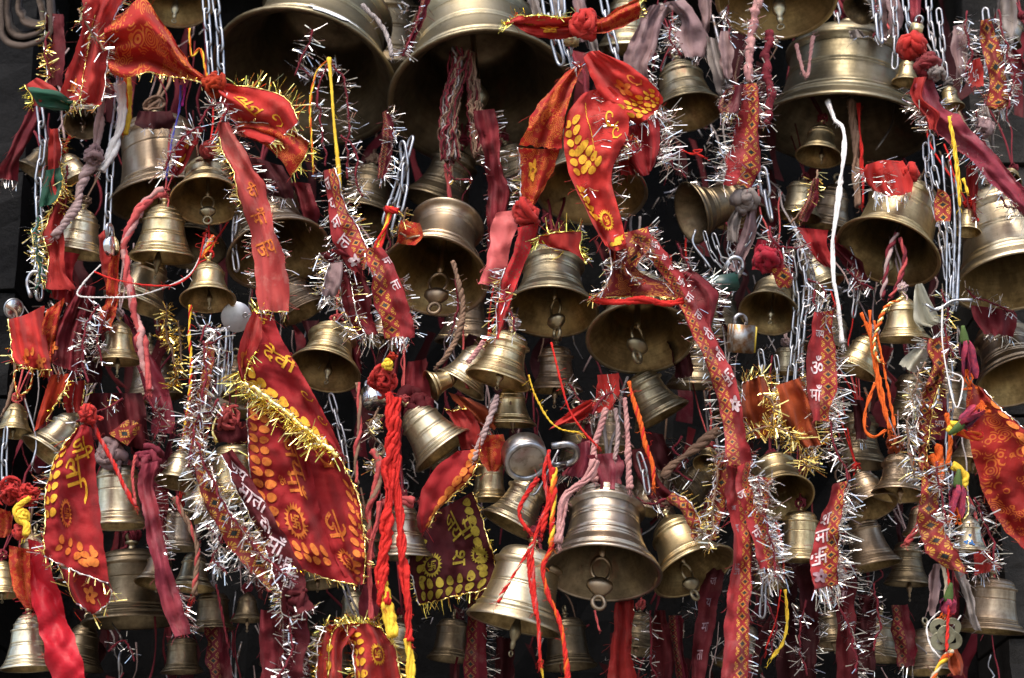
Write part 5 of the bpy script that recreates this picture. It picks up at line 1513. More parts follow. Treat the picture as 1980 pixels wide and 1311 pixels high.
patch('rag', 'dark red cloth strip hanging below the largest front bell', 'rag', [[(1190, 1165), (1222, 1160)], [(1182, 1240), (1222, 1240)], [(1176, 1325), (1232, 1325)]], 'redsheer', 40, (9, 1.8), [('R', 's', 24, .15)], (), PG)
patch('rag', 'dark red frayed strip in the shade right of the largest front bell', 'rag', [[(1265, 1180), (1290, 1180)], [(1258, 1250), (1300, 1250)], [(1262, 1325), (1300, 1325)]], 'maroon', 150, (9, 1.8), (), (), PG)
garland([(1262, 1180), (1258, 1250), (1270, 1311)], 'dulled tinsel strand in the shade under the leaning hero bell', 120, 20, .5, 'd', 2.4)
patch('rag', 'red rag with silver hem just below the wide capped bell', 'rag', [[(1155, 725), (1198, 722)], [(1150, 765), (1195, 762)], [(1135, 800), (1180, 795)]], 'red', -20, (6, 1.4), [('B', 's', 30, .9), ('R', 's', 26, .7, (.4, 1))], (), PG)
patch('rag', 'faded crimson rag bunched on the crown of the largest front bell', 'rag', [[(1135, 880), (1195, 875)], [(1150, 910), (1205, 908)], [(1155, 945), (1200, 945)]], 'pink', -70, (9, 2), (), (), PG, ragged=3)
patch('rag', 'dark red rag hanging above the leaning hero bell', 'rag', [[(1215, 870), (1250, 865)], [(1235, 930), (1275, 920)], [(1270, 985), (1320, 975)]], 'maroon', 10, (8, 1.4), (), (), PG)
# scarves behind the red tassels
patch('scarf', 'crimson scarf with orange petals behind the round padlock', 'scarf', [[(885, 872), (905, 870), (930, 868)], [(842, 905), (885, 905), (920, 905)], [(815, 950), (850, 955), (890, 945)], [(806, 1000), (825, 1005), (845, 985)], [(812, 1030), (820, 1028), (826, 1020)]], 'chunari', -60, (4, .9), [('R', 'g', 14, .3)], [(O, 'petals', .86, .05, 25, -35, (-.012, .095, 10))], SG)
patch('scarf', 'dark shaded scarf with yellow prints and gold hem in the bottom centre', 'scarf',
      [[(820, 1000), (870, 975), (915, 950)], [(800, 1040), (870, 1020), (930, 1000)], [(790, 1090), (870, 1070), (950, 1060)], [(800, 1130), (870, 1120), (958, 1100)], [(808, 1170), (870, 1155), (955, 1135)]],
      'shadechunari', 0, (6, 1.1), [('B', 'gy', 22, .45), ('R', 'gy', 12, .4), ('L', 'g', 14, .25)],
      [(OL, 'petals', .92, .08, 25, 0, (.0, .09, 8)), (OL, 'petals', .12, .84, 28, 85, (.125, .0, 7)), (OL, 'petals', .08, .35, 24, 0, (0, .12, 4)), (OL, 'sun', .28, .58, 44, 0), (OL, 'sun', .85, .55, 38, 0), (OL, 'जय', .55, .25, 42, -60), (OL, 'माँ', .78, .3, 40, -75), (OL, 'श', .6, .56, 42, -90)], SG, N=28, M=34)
patch('scarf', 'orange print bundle tied on a brown cord above the crimson petal scarf', 'scarf', [[(930, 842), (972, 840)], [(925, 865), (978, 862)], [(930, 890), (972, 895)], [(942, 910), (960, 912)]], 'orangeprint', -70, (10, 1.4), (), (), SG)
patch('rag', 'orange red mesh rag left of the orange print bundle', 'rag', [[(860, 795), (900, 790)], [(880, 830), (930, 820)], [(895, 870), (930, 865)]], 'redsheer', 0, (7, 1.6), [('T', 'g', 10, .4)], (), PG)
knot(810, 790, 36, 10, 'maroon', None, 'frayed maroon cloth knot between the tassels and the bright leaning bell', 'knot', 'cloth knots', 6, fat=.3)

# upper middle right: bleached rags
patch('rag', 'left leg of the bleached mauve rag tied over the medium bell', 'rag', [[(1258, 10), (1300, 5)], [(1235, 45), (1278, 42)], [(1215, 90), (1268, 95)], [(1205, 120), (1258, 130)], [(1215, 150), (1252, 158)]], 'mauve', 40, (9, 1.8), [('R', 's', 26, .6, (.3, 1))], (), PG)
patch('rag', 'right leg of the bleached mauve rag with silver fringe', 'rag', [[(1280, 5), (1325, -2)], [(1318, 40), (1352, 30)], [(1312, 70), (1368, 75)], [(1325, 110), (1360, 110)]], 'mauve', 30, (8, 1.4), [('L', 's', 32, .9), ('B', 's', 20, .8)], (), PG)
patch('rag', 'grey tail of bleached cloth trailing right of the medium bell', 'rag', [[(1365, 70), (1385, 75)], [(1370, 120), (1400, 130)], [(1378, 160), (1412, 165)], [(1390, 185), (1408, 190)]], 'grey', 30, (8, 1.6), [('B', 's', 22, .5)], (), PG)
for i, (x, la) in enumerate(((1075, 'faded teal strip behind the twisted orange scarf'), (1120, 'dusty pink strip behind the twisted orange scarf'), (1360, 'lilac strip hanging from the top edge beside the tinsel rope'), (1700, 'lilac strip hanging from the top edge above the big right bell'), (1765, 'thin lilac strip at the top edge near the brass tag'))):
    patch('rag', la, 'rag', [[(x - 12, -10), (x + 14, -10)], [(x - 8, 30), (x + 16, 30)], [(x - 4, 60 + 20 * (i % 2)), (x + 12, 62 + 20 * (i % 2))]], ['grey', 'mauve', 'mauve', 'mauve', 'pink'][i], 120, (6, 1.5), (), (), PG)
garland([(1465, -5), (1455, 60), (1448, 110), (1452, 160)], 'bleached tinsel rope hanging from the top edge left of the golden lit bell', -60, 26, 1.0, 'sd', 2.4, 'pink', corer=9)
garland([(1490, 60), (1480, 120), (1490, 180), (1482, 240)], 'second bleached tinsel rope beside the big upper right bell', -30, 24, .9, 'ds', 2.4, 'maroon', corer=9)
patch('ribbon', 'medallion ribbon with a silver fringed left edge above the pale knotted rag', 'ribbon', [[(1420, 165), (1462, 160)], [(1428, 205), (1470, 205)], [(1420, 260), (1468, 262)], [(1408, 310), (1465, 318)], [(1395, 358), (1452, 362)]], 'ribR', -80, (5, 1), [('L', 's', 34, .9), ('R', 's', 22, .4), (.3, 's', 34, .5)], (), RG)
patch('ribbon', 'crumpled faded fold at the top of the silver fringed medallion ribbon', 'ribbon', [[(1400, 175), (1440, 160)], [(1385, 205), (1430, 200)], [(1388, 222), (1425, 220)]], 'ribdull', -95, (8, 1.4), [('B', 'sg', 26, .9)], (), RG)
knot(1440, 388, 30, -60, 'grey', None, 'pale grey knotted rag below the silver fringed medallion ribbon', 'knot', 'cloth knots', 5, fat=.32)
patch('rag', 'left tail of the pale grey knotted rag', 'rag', [[(1425, 395), (1445, 395)], [(1405, 430), (1428, 435)], [(1405, 465), (1425, 470)]], 'grey', -50, (7, 1.6), (), (), PG)
patch('rag', 'right tail of the pale grey knotted rag', 'rag', [[(1440, 395), (1462, 395)], [(1435, 450), (1460, 450)], [(1412, 520), (1432, 528)]], 'mauve', -40, (6, 1.4), (), (), PG)
patch('rag', 'upper fold of the red and white knotted print', 'rag', [[(1468, 462), (1508, 470)], [(1460, 495), (1512, 500)], [(1452, 520), (1520, 528)]], 'bandhani', -70, (10, 1.6), [('R', 's', 22, .5)], (), PG)
patch('rag', 'lower tail of the red and white knotted print with a yellow border', 'rag', [[(1490, 520), (1525, 518)], [(1500, 540), (1535, 540)], [(1510, 555), (1530, 556)]], 'ribF', -80, (6, 1), (), (), RG)
knot(1482, 500, 26, -80, 'bandhani', None, 'knot of red and white print above the bell with the round dark mouth', 'knot', 'cloth knots', 4)
patch('rag', 'crimson crumpled rag with silver flecks right of the red and white knot', 'rag', [[(1545, 440), (1600, 445)], [(1560, 470), (1600, 470)], [(1575, 500), (1612, 505)], [(1592, 515), (1610, 520)]], 'chunari', -30, (9, 1.8), [('L', 's', 24, .9)], (), PG)
garland([(1490, 435), (1500, 470), (1540, 480), (1560, 470)], 'silver tinsel tangle above the doubled chain', -80, 26, 1.0, 's', 2.6)
garland([(1580, 330), (1560, 390), (1530, 430)], 'gold tinsel strand below the small bell in the big bell mouth', -20, 24, .8, 'g', 2.4, 'gold')
patch('ribbon', 'dull ribbon hanging in gold tinsel below the big upper right bell', 'ribbon', [[(1572, 345), (1585, 345)], [(1560, 390), (1580, 392)], [(1545, 425), (1562, 430)]], 'ribdull', -30, (4, 1), (), (), RG)
patch('ribbon', 'red ribbon with white emblem and bold silver fringe right of the doubled chain', 'ribbon', [[(1575, 605), (1612, 600)], [(1568, 650), (1614, 655)], [(1562, 710), (1615, 712)], [(1560, 765), (1612, 770)], [(1572, 812), (1605, 815)]], 'ribR', -110, (5, 1), [('R', 's', 32, 1.0, (.35, 1)), ('L', 's', 16, .35), ('T', 's', 26, .9), ('R', 's', 22, .4, (0, .35))], [(WH, 'ॐ', .34, .48, 40, 0), (WH, 'माँ', .32, .72, 34, 0), (WH, 'जय', .36, .22, 22, 0)], RG)
garland([(1572, 560), (1578, 590), (1600, 610)], 'silver tinsel tuft at the top of the ribbon with the white emblem', -120, 26, 1.0, 's', 2.6)
patch('ribbon', 'short red ribbon with white lettering and thick silver fringed hem at lower right', 'ribbon', [[(1612, 935), (1638, 930)], [(1592, 985), (1628, 978)], [(1576, 1040), (1624, 1032)], [(1569, 1100), (1622, 1088)], [(1569, 1140), (1622, 1130)]], 'ribR', -130, (3, .8), [('R', 's', 36, 1.0, (.1, 1)), ('B', 's', 40, 1.3), ('R', 's', 10, 1.2, (.1, 1))], [(WH, 'श', .32, .35, 34, 10), (WH, 'मा', .34, .5, 34, 8), (WH, MARK, .3, .66, 30, 5), (DW, 'flower', .3, .86, 30, 0)], RG)
garland([(1605, 815), (1612, 860), (1630, 900), (1640, 930)], 'silver tinsel strand above the short silver fringed ribbon', -120, 28, 1.0, 's', 2.6)
patch('ribbon', 'medallion ribbon thick with silver tinsel right of the straight one', 'ribbon', [[(1455, 920), (1495, 925)], [(1462, 960), (1490, 965)], [(1462, 1010), (1482, 1010)], [(1468, 1060), (1498, 1060)], [(1475, 1110), (1508, 1108)]], 'ribF', -140, (6, 1.2), [('R', 's', 32, 1.0), ('L', 'sg', 24, .7), ('B', 's', 40, 1.2)], (), RG)
garland([(1465, 920), (1478, 990), (1490, 1050), (1500, 1120)], 'silver tinsel strand down the short lettered ribbon', -170, 28, .8, 's', 2.6)
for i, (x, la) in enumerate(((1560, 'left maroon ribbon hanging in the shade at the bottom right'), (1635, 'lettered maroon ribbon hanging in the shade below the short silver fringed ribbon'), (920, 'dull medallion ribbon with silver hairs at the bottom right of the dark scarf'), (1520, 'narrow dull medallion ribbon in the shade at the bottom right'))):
    patch('ribbon', la, 'ribbon', [[(x - 20, 1090), (x + 22, 1090)], [(x - 16, 1190), (x + 20, 1195)], [(x - 20, 1330), (x + 22, 1330)]], ['shademaroon', 'maroon', 'ribdull', 'shademaroon'][i], 80 + 20 * i, (6, 1.2), [('R', 'sd', 28, .5)], [(DW, 'मा', .35, .3, 24, 0), (DW, 'ता', .35, .5, 24, 0)] if i == 1 else (), RG)
garland([(1600, 1120), (1625, 1180), (1650, 1240), (1655, 1300)], 'silver tinsel strand in the shade at the bottom right', 40, 26, .7, 's', 2.6)
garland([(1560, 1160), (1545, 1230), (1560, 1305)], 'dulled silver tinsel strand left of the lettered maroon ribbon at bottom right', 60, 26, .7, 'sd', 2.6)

# rust and gold bow
patch('rag', 'rust orange organza with gold tinsel making a bow, left loop', 'rag', [[(1440, 740), (1480, 722)], [(1432, 780), (1490, 770)], [(1445, 820), (1500, 810)], [(1460, 850), (1510, 840)]], 'rust', -90, (12, 1.8), [('L', 'g', 30, .9), ('R', 'g', 26, .9), ('T', 'g', 24, .9)], (), PG)
patch('rag', 'rust orange organza with gold tinsel making a bow, right loop', 'rag', [[(1500, 745), (1545, 730)], [(1512, 790), (1570, 770)], [(1520, 830), (1580, 820)], [(1545, 870), (1590, 860)]], 'rust', -80, (12, 1.8), [('L', 'gs', 26, .9), ('R', 'g', 30, .8), ('B', 'gs', 40, 1.0)], (), PG)
garland([(1440, 840), (1475, 825), (1510, 830), (1545, 850)], 'thick gold tinsel fringe of the rust orange bow', -130, 34, 1.4, 'g', 3.0, 'gold')
garland([(1548, 880), (1560, 900), (1585, 895)], 'pale gold tinsel brush right of the open golden bell', -100, 34, 1.4, 'g', 3.0, 'gold')
garland([(1475, 760), (1500, 790), (1490, 830)], 'gold tinsel spilling out of the rust orange bow', -120, 26, 1.2, 'g', 2.6, 'gold')

# right side
patch('ribbon', 'pinkish red ribbon sweeping from the red knot to the right edge', 'ribbon', [[(1758, 165), (1805, 150)], [(1775, 210), (1822, 200)], [(1800, 245), (1850, 225)], [(1845, 285), (1882, 258)], [(1890, 325), (1922, 295)], [(1940, 375), (1965, 345)], [(1985, 425), (2000, 385)]], 'pink', -70, (6, 1.4), [('L', 's', 28, .5), ('R', 's', 20, .15)], (), PG)
patch('rag', 'red silver fringed rag end below the red knot at the upper right', 'rag', [[(1765, 150), (1790, 148)], [(1758, 190), (1785, 190)], [(1790, 225), (1815, 220)], [(1800, 250), (1812, 250)]], 'redsheer', -90, (6, 1.2), [('L', 's', 26, .7, (.4, 1))], (), PG)
kk = knot(1765, 92, 30, -60, 'red', None, 'red cloth knot below the brass tag at the upper right', 'knot', 'cloth knots', 6)
knot(1795, 128, 26, -70, 'fadedprint', kk, turns=6, name='knot_lump')
knot(1808, 140, 18, -80, 'grey', kk, turns=5, name='knot_lump')
patch('rag', 'red cloth with bold silver fringe tied on the crown of the large golden bell', 'rag', [[(1680, 318), (1710, 310), (1745, 312)], [(1672, 340), (1712, 345), (1765, 345)], [(1690, 368), (1720, 380), (1762, 372)]], 'red', -90, (7, 1.6), [('B', 's', 30, 1.0), (.5, 's', 28, .9), ('L', 's', 30, .8, (.2, 1))], (), PG)
knot(1760, 335, 22, -70, 'red', None, 'red wrapping round the neck of the large golden bell', 'knot', 'cloth knots', 4)
patch('ribbon', 'scrap of orange medallion ribbon at the shoulder of the large golden bell', 'ribbon', [[(1812, 365), (1825, 370)], [(1806, 395), (1838, 392)], [(1812, 428), (1838, 428)]], 'ribF', -110, (3, .8), [('B', 'd', 16, .8)], (), RG)
patch('rag', 'faded red rag with silver tinsel right of the yellow thread', 'rag', [[(1870, 320), (1890, 318)], [(1868, 370), (1890, 372)], [(1878, 425), (1892, 425)]], 'redsheer', -40, (6, 1.4), [('R', 's', 24, .4)], (), PG)
patch('ribbon', 'bleached medallion ribbon loop by the grey pier at the upper right', 'ribbon', [[(1895, 40), (1915, 35)], [(1900, 90), (1935, 85)], [(1912, 150), (1945, 140)], [(1905, 200), (1952, 190)], [(1915, 212), (1945, 210)]], 'ribF', 20, (7, 1.2), [('R', 's', 24, .5), ('L', 's', 26, .6), ('B', 's', 26, .7)], (), RG)
patch('rag', 'small red tag of cloth with a white mark at the upper right', 'rag', [[(1885, 115), (1895, 112)], [(1874, 145), (1904, 143)], [(1878, 168), (1900, 168)]], 'redsheer', -10, (3, .8), [('L', 's', 18, .5)], [(WH, MARK, .5, .55, 22, 15)], PG)
garland([(1870, 20), (1868, 60), (1880, 110), (1860, 150)], 'bleached silver tinsel by the grey pier at the top right', 10, 26, .8, 'sd', 2.6)
patch('rag', 'grey braid of old cloth hanging right of the pink ribbon', 'rag', [[(1895, 205), (1912, 205)], [(1890, 250), (1920, 250)], [(1900, 300), (1925, 290)]], 'grey', 20, (8, 1.8), (), (), PG)
knot(1905, 250, 22, 0, 'mauve', None, 'mauve knotted rag above the grey braid at the right', 'knot', 'cloth knots', 5)
garland([(1930, 380), (1950, 400), (1975, 410)], 'silver tinsel hem near the right edge under the pink ribbon', -60, 28, 1.0, 's', 2.8)
# right column
patch('ribbon', 'crumpled medallion ribbon bunched below the cream wrapper', 'ribbon', [[(1800, 655), (1838, 650)], [(1795, 685), (1832, 688)], [(1800, 712), (1830, 716)], [(1785, 745), (1822, 742)]], 'ribF', -110, (9, 1.6), [('L', 's', 28, .6), ('R', 's', 22, .4), ('T', 's', 24, .6)], (), RG)
patch('ribbon', 'medallion ribbon with long silver fringe on its left in the right column', 'ribbon', [[(1790, 740), (1815, 745)], [(1778, 790), (1802, 795)], [(1770, 840), (1795, 845)], [(1772, 895), (1792, 898)]], 'ribF', -100, (5, 1), [('L', 's', 40, 1.1), ('R', 'g', 16, .5)], (), RG)
patch('ribbon', 'curved medallion ribbon with silver tinsel low in the right column', 'ribbon', [[(1772, 895), (1792, 892)], [(1780, 940), (1812, 935)], [(1774, 985), (1816, 985)], [(1778, 1030), (1832, 1020)], [(1796, 1070), (1842, 1055)], [(1830, 1100), (1868, 1110)]], 'ribF', -125, (4, .9), [('R', 's', 30, .9), ('L', 's', 22, .3, (0, .3)), ('L', 's', 20, .3, (.5, .8))], (), RG)
patch('ribbon', 'maroon lettered strip in the shade of the right column', 'ribbon', [[(1800, 750), (1830, 750)], [(1798, 800), (1832, 800)], [(1800, 850), (1828, 850)]], 'winesatin', -40, (3, .8), (), [(WH, MARK, .5, .3, 16, 0), (WH, 'जय', .5, .7, 18, 0)], RG)
patch('scarf', 'large orange printed red scarf billowing at the right edge', 'scarf', [[(1874, 742), (1888, 745), (1902, 752)], [(1868, 800), (1905, 790), (1945, 800)], [(1880, 880), (1935, 860), (1995, 850)], [(1905, 960), (1955, 950), (2005, 940)], [(1940, 1020), (1975, 1015), (2010, 1010)], [(1985, 1068), (1996, 1062), (2015, 1058)]], 'darkprint', -80, (7, .9), [('R', 'g', 14, .2)], [(O, 'petals', .92, .18, 26, -40, (-.0, .075, 8))], SG, N=24)
patch('rag', 'crimson scrap with silver fringe under the bell with blue paint spots', 'rag', [[(1878, 1068), (1915, 1060)], [(1880, 1095), (1918, 1085)], [(1885, 1112), (1915, 1105)]], 'redsheer', -20, (6, 1), [('R', 's', 26, .8), ('B', 'd', 20, .6)], (), PG)
garland([(1885, 960), (1900, 1010), (1925, 1045), (1920, 1085)], 'silver tinsel strand right of the bell with blue paint spots', -80, 30, 1.0, 's', 2.8)
garland([(1790, 700), (1765, 770), (1755, 850), (1768, 920)], 'silver and gold tinsel strand on the left of the right column', -130, 30, .9, 'sg', 2.8, 'gold')
garland([(1810, 890), (1818, 950), (1830, 1010)], 'silver tinsel strand over the curved medallion ribbon', -140, 24, .8, 's', 2.8)
patch('rag', 'greyish ragged strip hanging left of the coin charm', 'rag', [[(1805, 1090), (1825, 1090)], [(1795, 1130), (1818, 1135)], [(1792, 1180), (1806, 1200)]], 'mauve', -60, (5, 1.2), (), (), PG, ragged=2.5)
patch('rag', 'brown ragged strip hanging right of the coin charm', 'rag', [[(1845, 1105), (1865, 1100)], [(1862, 1160), (1878, 1150)], [(1880, 1215), (1896, 1222)]], 'grey', -50, (5, 1.2), (), (), PG, ragged=2)
patch('rag', 'orange rag end below the coin charm at the bottom edge', 'rag', [[(1835, 1258), (1850, 1255)], [(1832, 1285), (1858, 1280)], [(1842, 1305), (1856, 1305)]], 'rust', -90, (6, 1.4), (), (), PG)
garland([(1320, 840), (1300, 870), (1330, 890), (1290, 905), (1340, 930)], 'loose silver tinsel in the dark gap right of centre', 40, 24, .5, 's', 2.2)
garland([(240, 770), (200, 790), (165, 800), (150, 815)], 'silver and gold tinsel strand over the dark rag at left', -100, 22, .8, 'sg', 2.6)
garland([(322, 590), (325, 650), (340, 710), (335, 745)], 'golden tinsel panel hanging in the shade left of the small bell with white thread', 20, 24, 1.6, 'g', 3.0, 'gold')
garland([(345, 620), (350, 680), (345, 740)], 'second golden tinsel strand beside the golden tinsel panel', 30, 22, 1.2, 'g', 3.0, 'gold')
garland([(735, 790), (715, 830), (740, 870), (720, 905), (745, 860)], 'silver and gold tinsel bunch left of the red tassels', -60, 24, 1.3, 'sg', 2.6, 'gold')
garland([(790, 400), (770, 440), (785, 460)], 'gold tinsel on the printed scrap under the heavy chain', -30, 18, 1.0, 'g', 2.4, 'gold')
garland([(1145, 800), (1165, 770), (1185, 760)], 'silver tinsel hem over the pale cords below the wide bell', -80, 26, 1.0, 's', 2.6)
garland([(210, 1260), (240, 1240), (260, 1280)], 'dim tinsel in the shade at the bottom left', 120, 22, .5, 's', 2.0)
garland([(860, 320), (880, 345), (910, 350)], 'dim tinsel tuft below the top centre bell', 60, 22, .6, 'sg', 2.2)
patch('scrap', 'bright printed paper scrap with pink and gold under the heavy chain pair', 'paper', [[(775, 425), (812, 432)], [(770, 450), (818, 455)], [(765, 470), (805, 475)]], 'orangeprint', -20, (5, 1), (), (), 'paper scraps')

# ---------------------------------------------------------------- cords, threads, tassels
cord([(1600, 195, 120), (1612, 225, 60), (1628, 250, -40), (1632, 300, -80), (1622, 380, -90), (1612, 460, -90), (1612, 530, -90), (1620, 600, -90), (1630, 664, -90)], 5.5, 'white', 'flat white cotton cord hanging out of the big upper right bell', -80, 2, .004, spread=.7)
cord([(195, 170), (192, 240), (184, 300), (188, 330)], 9, 'mauve', 'thick mauve strip running down to the knotted rope', -60, 3, .004)
cord([(232, 160), (235, 230), (222, 280), (195, 330)], 9, 'white', 'pale cloth strip beside the long steel chain', -70, 3, .004)
cord([(245, 150), (248, 200), (240, 260)], 8, ['orange', 'yellow'], 'orange and yellow cloth strip right of the long steel chain', -30, 2, .003)
cord([(188, 290), (170, 330), (155, 360), (150, 395), (130, 425), (105, 458)], 10, 'mauve', 'knotted mauve rope slanting down to the pale stepped bell', -80, 3, .03, fray=12, name='rope')
knot(180, 300, 20, -90, 'mauve', None, 'mauve lump where the knotted rope is tied', 'knot', 'cloth knots', 5, fat=.3)
cord([(318, 368), (295, 380), (268, 410), (248, 450), (242, 500), (250, 560), (266, 620), (278, 690), (290, 755)], 9, ['pinkred', 'pinkred', 'pink'], 'twisted pinkish red rope beside the shiny stepped bell', -120, 3, .012, fray=26, name='rope')
cord([(195, 512), (172, 535), (155, 556), (149, 568), (160, 574), (200, 575), (260, 573), (320, 555), (365, 532), (385, 500), (398, 470)], 1.7, 'white', 'white string looped across in front of the small shiny bell', -140, 3, .06, fray=6)
cord([(182, 525), (220, 540), (290, 552), (345, 548), (380, 515), (395, 460)], 1.6, 'red', 'thin red thread looped just above the white string', -145, 3, .06, fray=10)
cord([(412, 455), (398, 480), (392, 500), (408, 470)], 4, ['orange', 'red', 'yellow'], 'orange and yellow thread tie above the small bell with white thread', -90, 5, .02, fray=8)
cord([(368, 590), (366, 650), (370, 700), (366, 770), (358, 830), (352, 860)], 3, ['yellow', 'red'], 'yellow and red thread hanging left of the white rosette', -100, 3, .03, fray=5)
cord([(167, 795), (185, 830), (200, 860), (222, 900), (240, 940), (262, 978)], 4, ['red', 'red', 'pinkred'], 'red cord hanging diagonally over the tall pale bell', -130, 3, .03, fray=6)
cord([(262, 880), (256, 920), (262, 975)], 2.5, 'pinkred', 'thin pinkish cord left of the fuzzy pink knot', -110, 3, .04)
cord([(338, 962), (352, 990), (368, 1020), (382, 1060), (380, 1100), (376, 1150)], 5, ['brown', 'pinkred'], 'orange brown cord curving down below the small bright bell', -60, 3, .02, fray=10)
cord([(418, 1130), (430, 1190), (440, 1245)], 2, 'maroon', 'thin maroon thread hanging in the shade at the lower left', 40, 2, .03)
cord([(350, 165), (346, 215), (333, 270), (322, 340)], 2.5, 'blue', 'blue thread hanging over the straight sided bell', -80, 2, .02)
cord([(358, 160), (356, 185), (352, 205)], 2, 'magenta', 'short magenta thread beside the blue one', -80, 2, .02)
cord([(366, 55), (368, 90), (372, 110), (388, 95), (400, 150)], 2.5, ['orange', 'yellow'], 'orange yellow thread loop under the bell cut by the top edge', -20, 2, .02)
cord([(640, 112), (612, 140), (600, 200), (602, 260), (606, 325)], 2.6, ['yellow', 'orange'], 'thin yellow orange thread on the left inside the biggest bell', 20, 2, .02)
cord([(636, 112), (641, 170), (646, 240), (652, 300), (658, 365)], 3.4, 'yellow', 'thick yellow thread hanging straight out of the biggest bell', 10, 1)
cord([(12, 590), (35, 620), (22, 760), (5, 800)], 4, 'brown', 'olive brown strip hanging at the left edge', -30, 2, .01)
cord([(35, 770), (28, 720), (60, 715), (58, 750), (40, 765)], 2.2, ['orange', 'gold'], 'orange beaded wire wound on the left edge bell', -60, 2, .06)
cord([(692, 740), (696, 820), (688, 880), (690, 935)], 5, ['brown', 'pinkred'], 'straight brown cord left of the red tassels', -80, 2, .01)
cord([(720, 870), (735, 905), (722, 960), (712, 1000), (718, 1080)], 6, ['pinkred', 'brown'], 'reddish brown cord beside the grey stepped bell', -90, 3, .012)
cord([(735, 970), (728, 1010), (715, 1070), (718, 1200)], 5, 'pinkred', 'dull pink cord falling left of the grey stepped bell', -100, 3, .012)
cord([(740, 975), (775, 968), (800, 972)], 9, 'pinkred', 'pinkish thread wrapped round the crown of the grey stepped bell', -70, 4, .01)
tb = knot(742, 735, 32, -140, 'red', None, 'red cotton thread knot with a yellow core at the top of the tassels', 'thread bundle', 'thread bundles', 20, 'thread_bundle', .13)
knot(752, 706, 10, -165, 'yellow', tb, turns=3, name='yellow_core', fat=.5)
knot(757, 690, 11, -165, 'orange', tb, turns=3, name='orange_loop', fat=.22)
cord([(752, 760), (760, 830), (752, 900), (752, 960), (748, 1040), (738, 1110), (742, 1170)], 11, 'red', 'left red tassel of the long pair with a yellow end', -170, 12, .006, fray=14, name='tassel', cat='tassel', wav=1, group='red thread tassels')
cord([(740, 1125), (745, 1165), (752, 1200), (758, 1232)], 12, 'yellow', 'yellow thread end of the left red tassel', -165, 9, .006, fray=8, name='tassel_end', cat='tassel end', group='red thread tassels')
cord([(768, 770), (764, 850), (768, 940), (774, 1020), (780, 1090), (790, 1180), (790, 1240)], 8, 'red', 'right red tassel of the long pair reaching the bottom edge', -165, 10, .008, fray=14, name='tassel', cat='tassel', wav=1, group='red thread tassels')
cord([(786, 1235), (792, 1275), (794, 1330)], 7, 'yellow', 'yellow thread end of the right red tassel', -165, 7, .006, fray=3, name='tassel_end', cat='tassel end', group='red thread tassels')
cord([(876, 505), (890, 560), (895, 600), (885, 650), (862, 690), (845, 708)], 5, 'brown', 'brown rope hanging from the clapper of the flange topped bell', -30, 3, .03, fray=12, name='rope')
cord([(935, 660), (918, 685), (905, 700)], 5, 'pink', 'pale braid at the side of the golden ringed bell', -130, 3, .04, fray=5)
cord([(962, 765), (950, 800), (935, 840), (915, 890)], 6, 'mauve', 'dusty cord running down from the golden ringed bell', -70, 3, .03, fray=6)
cord([(1066, 662), (1075, 700), (1085, 740), (1100, 790), (1125, 830), (1150, 858)], 2.2, 'red', 'red thread hanging from the ring clapper', -160, 3, .04, fray=8)
cord([(1022, 725), (1035, 765), (1060, 810), (1085, 830), (1118, 836)], 1.8, 'yellow', 'thin yellow thread below the golden bells', -80, 2, .05, fray=4)
cord([(1216, 738), (1225, 775), (1238, 815), (1248, 860), (1262, 900), (1264, 940)], 4, ['orange', 'red', 'orange'], 'orange thread hanging from the clapper of the wide capped bell', -160, 4, .025, fray=10)
cord([(1172, 790), (1160, 830), (1148, 870), (1150, 930)], 6, 'pink', 'left pale pink cord above the largest front bell', -80, 3, .03, fray=8)
cord([(1208, 770), (1213, 830), (1215, 890), (1218, 945)], 6, 'pink', 'right pale pink cord above the largest front bell', -80, 3, .03, fray=12)
cord([(1190, 790), (1195, 840), (1188, 890)], 4, 'mauve', 'thin mauve cord between the two pale pink ones', -60, 3, .03, fray=4)
cord([(1150, 890), (1135, 925), (1095, 960), (1085, 1000), (1080, 1050)], 8, 'pink', 'frayed dusty pink yarn lying over the left shoulder of the largest front bell', -190, 8, .006, fray=22)
cord([(1062, 870), (1052, 920), (1060, 970), (1045, 1010), (1030, 1060), (1032, 1130), (1040, 1200), (1045, 1280)], 3.6, ['red', 'red', 'pinkred'], 'knotted red cord hanging left of the largest front bell', -150, 4, .018, fray=22)
cord([(1060, 880), (1068, 940), (1055, 1000), (1048, 1030)], 4, 'red', 'second red cord twisted with the knotted one', -155, 3, .02, fray=10)
cord([(1040, 925), (1010, 970), (1005, 1000), (1025, 1030)], 4, 'red', 'red cord looping over the pale leaning bell', -140, 3, .03, fray=12)
cord([(1072, 905), (1070, 960), (1068, 1010), (1066, 1060)], 5, ['orange', 'yellow', 'red'], 'orange and yellow striped cord left of the largest front bell', -160, 3, .02)
cord([(1066, 1060), (1050, 1100), (1060, 1150), (1078, 1190), (1090, 1240), (1100, 1330)], 4.5, ['red', 'red', 'orange'], 'thick red and orange cord trailing to the bottom edge', -160, 4, .02, fray=14)
cord([(1030, 1050), (1010, 1085), (985, 1125), (962, 1165)], 3, ['red', 'cream'], 'red and cream thread over the large pale leaning bell', -150, 3, .03, fray=4)
cord([(1022, 1060), (1024, 1120), (1036, 1190)], 3, 'red', 'thin red cord over the large pale leaning bell', -150, 3, .03, fray=4)
cord([(1040, 1230), (1046, 1280), (1052, 1330)], 2, 'yellow', 'greenish yellow thread at the bottom below the large pale leaning bell', -20, 2, .03)
cord([(1150, 1180), (1158, 1215), (1160, 1220)], 2, 'pinkred', 'thread stub hanging below the clapper of the largest front bell', -70, 2, .03)
